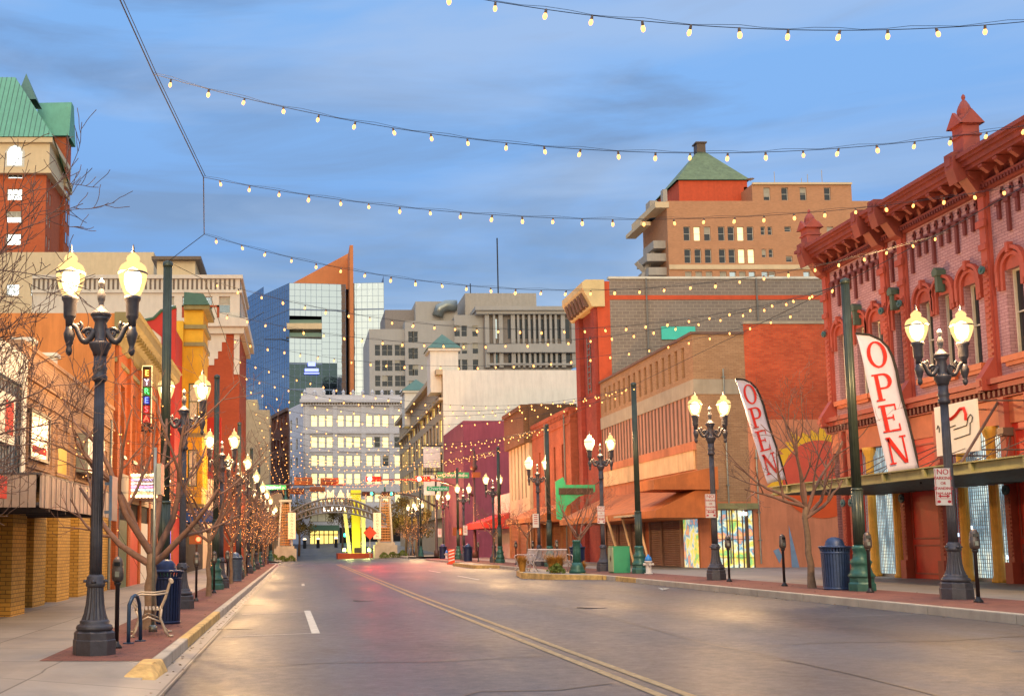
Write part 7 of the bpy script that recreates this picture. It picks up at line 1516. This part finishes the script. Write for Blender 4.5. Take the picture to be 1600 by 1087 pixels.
# monument
MY = 128.0; P = lambda a, b: place(a, b, MY)
e = empty('leaning_monument', P(555, 866), 'tall bright yellow leaning slab with two pale slanting shafts on a red planter', 'monument')
def slab(pts, dpt, m_, nm, y0=MY):
    mb = MB(); mb.prism([(atY(a, b, y0)) for a, b in pts], (0, dpt, 0)); return mb.build(nm, m_, e)
slab([(551, 866), (563, 866), (564, 765), (548, 765)], 1.2, 'monument_yellow', 'slab'); slab([(544, 865), (549, 865), (541, 793), (535, 794)], .5, 'monument_pale', 'slanting_shaft', MY-1); slab([(566, 865), (571, 865), (571, 780), (564, 780)], .5, 'monument_pale', 'upright_shaft', MY-1)
mb = MB(); a, b = place(528, 872, 124.5), place(582, 864, 124.5); mb.box(a[0], b[0], 124.2, 129.5, gz(5, 124)-.3, b[2]); mb.build('planter', 'planter_red', e)
emis('up_light', (.75, 1, .2), 6); 
for px in (538, 577): mb = MB(); x, y, z = place(px, 861, 125); mb.add([(x-.2, y, z), (x+.2, y, z), (x+.15, y+.25, z+.35), (x-.15, y+.25, z+.35)], [(0,1,2,3)]); mb.build('flood_light', 'up_light', e)
mb = MB(); x, y, z = place(559, 862, 125); mb.box(x-.4, x+.4, y, y+.5, z-.1, z+.5); mb.build('light_box', 'iron_dark', e)
for px in (545, 572):
    x, y, z = place(px, 860, 126); ld = bpy.data.lights.new('flood_lamp', 'POINT'); ld.energy = 260; ld.color = (.95, 1, .3); ld.shadow_soft_size = .3; lo = bpy.data.objects.new('flood_lamp', ld); COL.objects.link(lo); lo.parent = e; lo.location = Vector((x, y-1.0, z+.4)) - e.location
# orange work sign, entrance bollards
x, y, z = place(578, 832, 120); e = empty('road_work_sign', (x, y, z), 'orange diamond road work sign leaning near the right arch pedestal', 'sign'); mb = MB(); mb.prism([(x-.75, y, z), (x, y, z-.75), (x+.75, y, z), (x, y, z+.75)], (0, .05, 0)); mb.build('panel', 'barrier_orange', e); mb = MB(); mb.box(x-.04, x+.04, y+.05, y+.1, gz(x, y)-.2, z); mb.build('post', 'steel', e)
emis('bollard_glow', (1, .75, .45), 2, False)
for i, (px, lab) in enumerate(((476, 'dark bollard with a small light left of the lit entrance'), (497, 'dark bollard directly in front of the lit entrance'), (525, 'dark bollard with a small light right of the lit entrance'))):
    x, y, z = place(px, 855, 190); g0 = gz(x, 190); e = empty('light_bollard', (x, 190, g0), lab, 'bollard', 'bollards before the lit entrance'); mb = MB(); mb.lathe([(.28, 0), (.28, 1.5)], c=(x, 190, g0), n=10); mb.build('post', 'iron_dark', e); mb = MB(); mb.lathe([(.3, 1.5), (.3, 1.7), (.05, 1.8)], c=(x, 190, g0), n=10); mb.build('light', 'bollard_glow', e)
# trees with leaves round the plaza
mat('leaf_brown', '6a5a2c', .9, 0, .4, 2)
def plaza_tree(lab, x, y, h, r, seed, m_='leaf_brown'):
    rnd = random.Random(seed); g0 = gz(x, y); e = empty('plaza_tree', (x, y, g0), lab, 'tree', 'leafy trees behind the arch'); mb = MB(); mb.smooth = True
    mb.tube([(x, y, g0-.1), (x+.1, y, g0+h*.3), (x, y, g0+h*.6)], [.18, .14, .08], 7)
    for i in range(7): a = i*.9; mb.tube([(x, y, g0+h*(.3+.04*i)), (x+r*.7*math.cos(a), y+r*.7*math.sin(a), g0+h*(.55+.05*i))], [.07, .02], 5)
    mb.build('trunk', 'bark', e); mb = MB(); cl = [(Vector((x+r*.65*math.cos(a*1.1), y+r*.65*math.sin(a*1.1), g0+h*(.5+.06*(a % 7)))), r*rnd.uniform(.25, .5)) for a in range(11)]
    for _ in range(1700):
        c, s = rnd.choice(cl); d = Vector((rnd.gauss(0,1), rnd.gauss(0,1), rnd.gauss(0,.8))).normalized()*s*rnd.random()**.4; p = c+d; u = Vector((rnd.uniform(-1,1), rnd.uniform(-1,1), rnd.uniform(-1,1))).normalized()*.14; v = u.cross(Vector((rnd.uniform(-1,1), rnd.uniform(-1,1), rnd.uniform(-1,1)))).normalized()*.09; mb.add([p-u, p-v, p+u, p+v], [(0,1,2,3)])
    mb.build('crown', m_, e)
for i, (px, Y, h, r, lab) in enumerate(((425, 130, 7, 2.4, 'brownish tree behind the left arch pedestal, leftmost'), (447, 136, 7.5, 2.4, 'brownish tree just behind the left arch pedestal'), (467, 145, 7, 2.2, 'brownish tree right of the left arch pedestal'), (535, 170, 9, 2.6, 'olive tree behind the slanting shaft of the monument'), (612, 132, 7.5, 2.4, 'brownish tree behind the right arch pedestal'), (634, 130, 6, 2.2, 'brownish tree right of the right arch pedestal'), (650, 127, 5.5, 2., 'small tree before the turreted building'))):
    plaza_tree(lab, (px-466)*Y/1700, Y, h, r, 50+i)
# litter on the road
mat('litter', 'c5c8cc', .7)
for i, (px, py, lab) in enumerate(((768, 889, 'pale scrap of litter by the yellow kerb extension'), (1520, 962, 'pale blue scrap of litter at the right kerb'), (1035, 921, 'tiny white scrap of litter on the road'))):
    t = (667-py)/FPX; zp = .42 + .01 - CAMZ; Y = zp*(CS - t*SN)/(SN + t*CS); x = (px-466)*(Y*CS+zp*SN)/FPX; rnd = random.Random(i); mb = MB(); g0 = rz(x, Y)+.012; mb.add([(x+rnd.uniform(-.12, .12)*(1+(j > 2)), Y+rnd.uniform(-.1, .1), g0+rnd.uniform(0, .09)) for j in range(7)], [(0,1,2),(2,3,4),(4,5,6),(0,3,5),(1,4,6)]); tag(mb.build('litter', 'litter'), lab, 'litter')
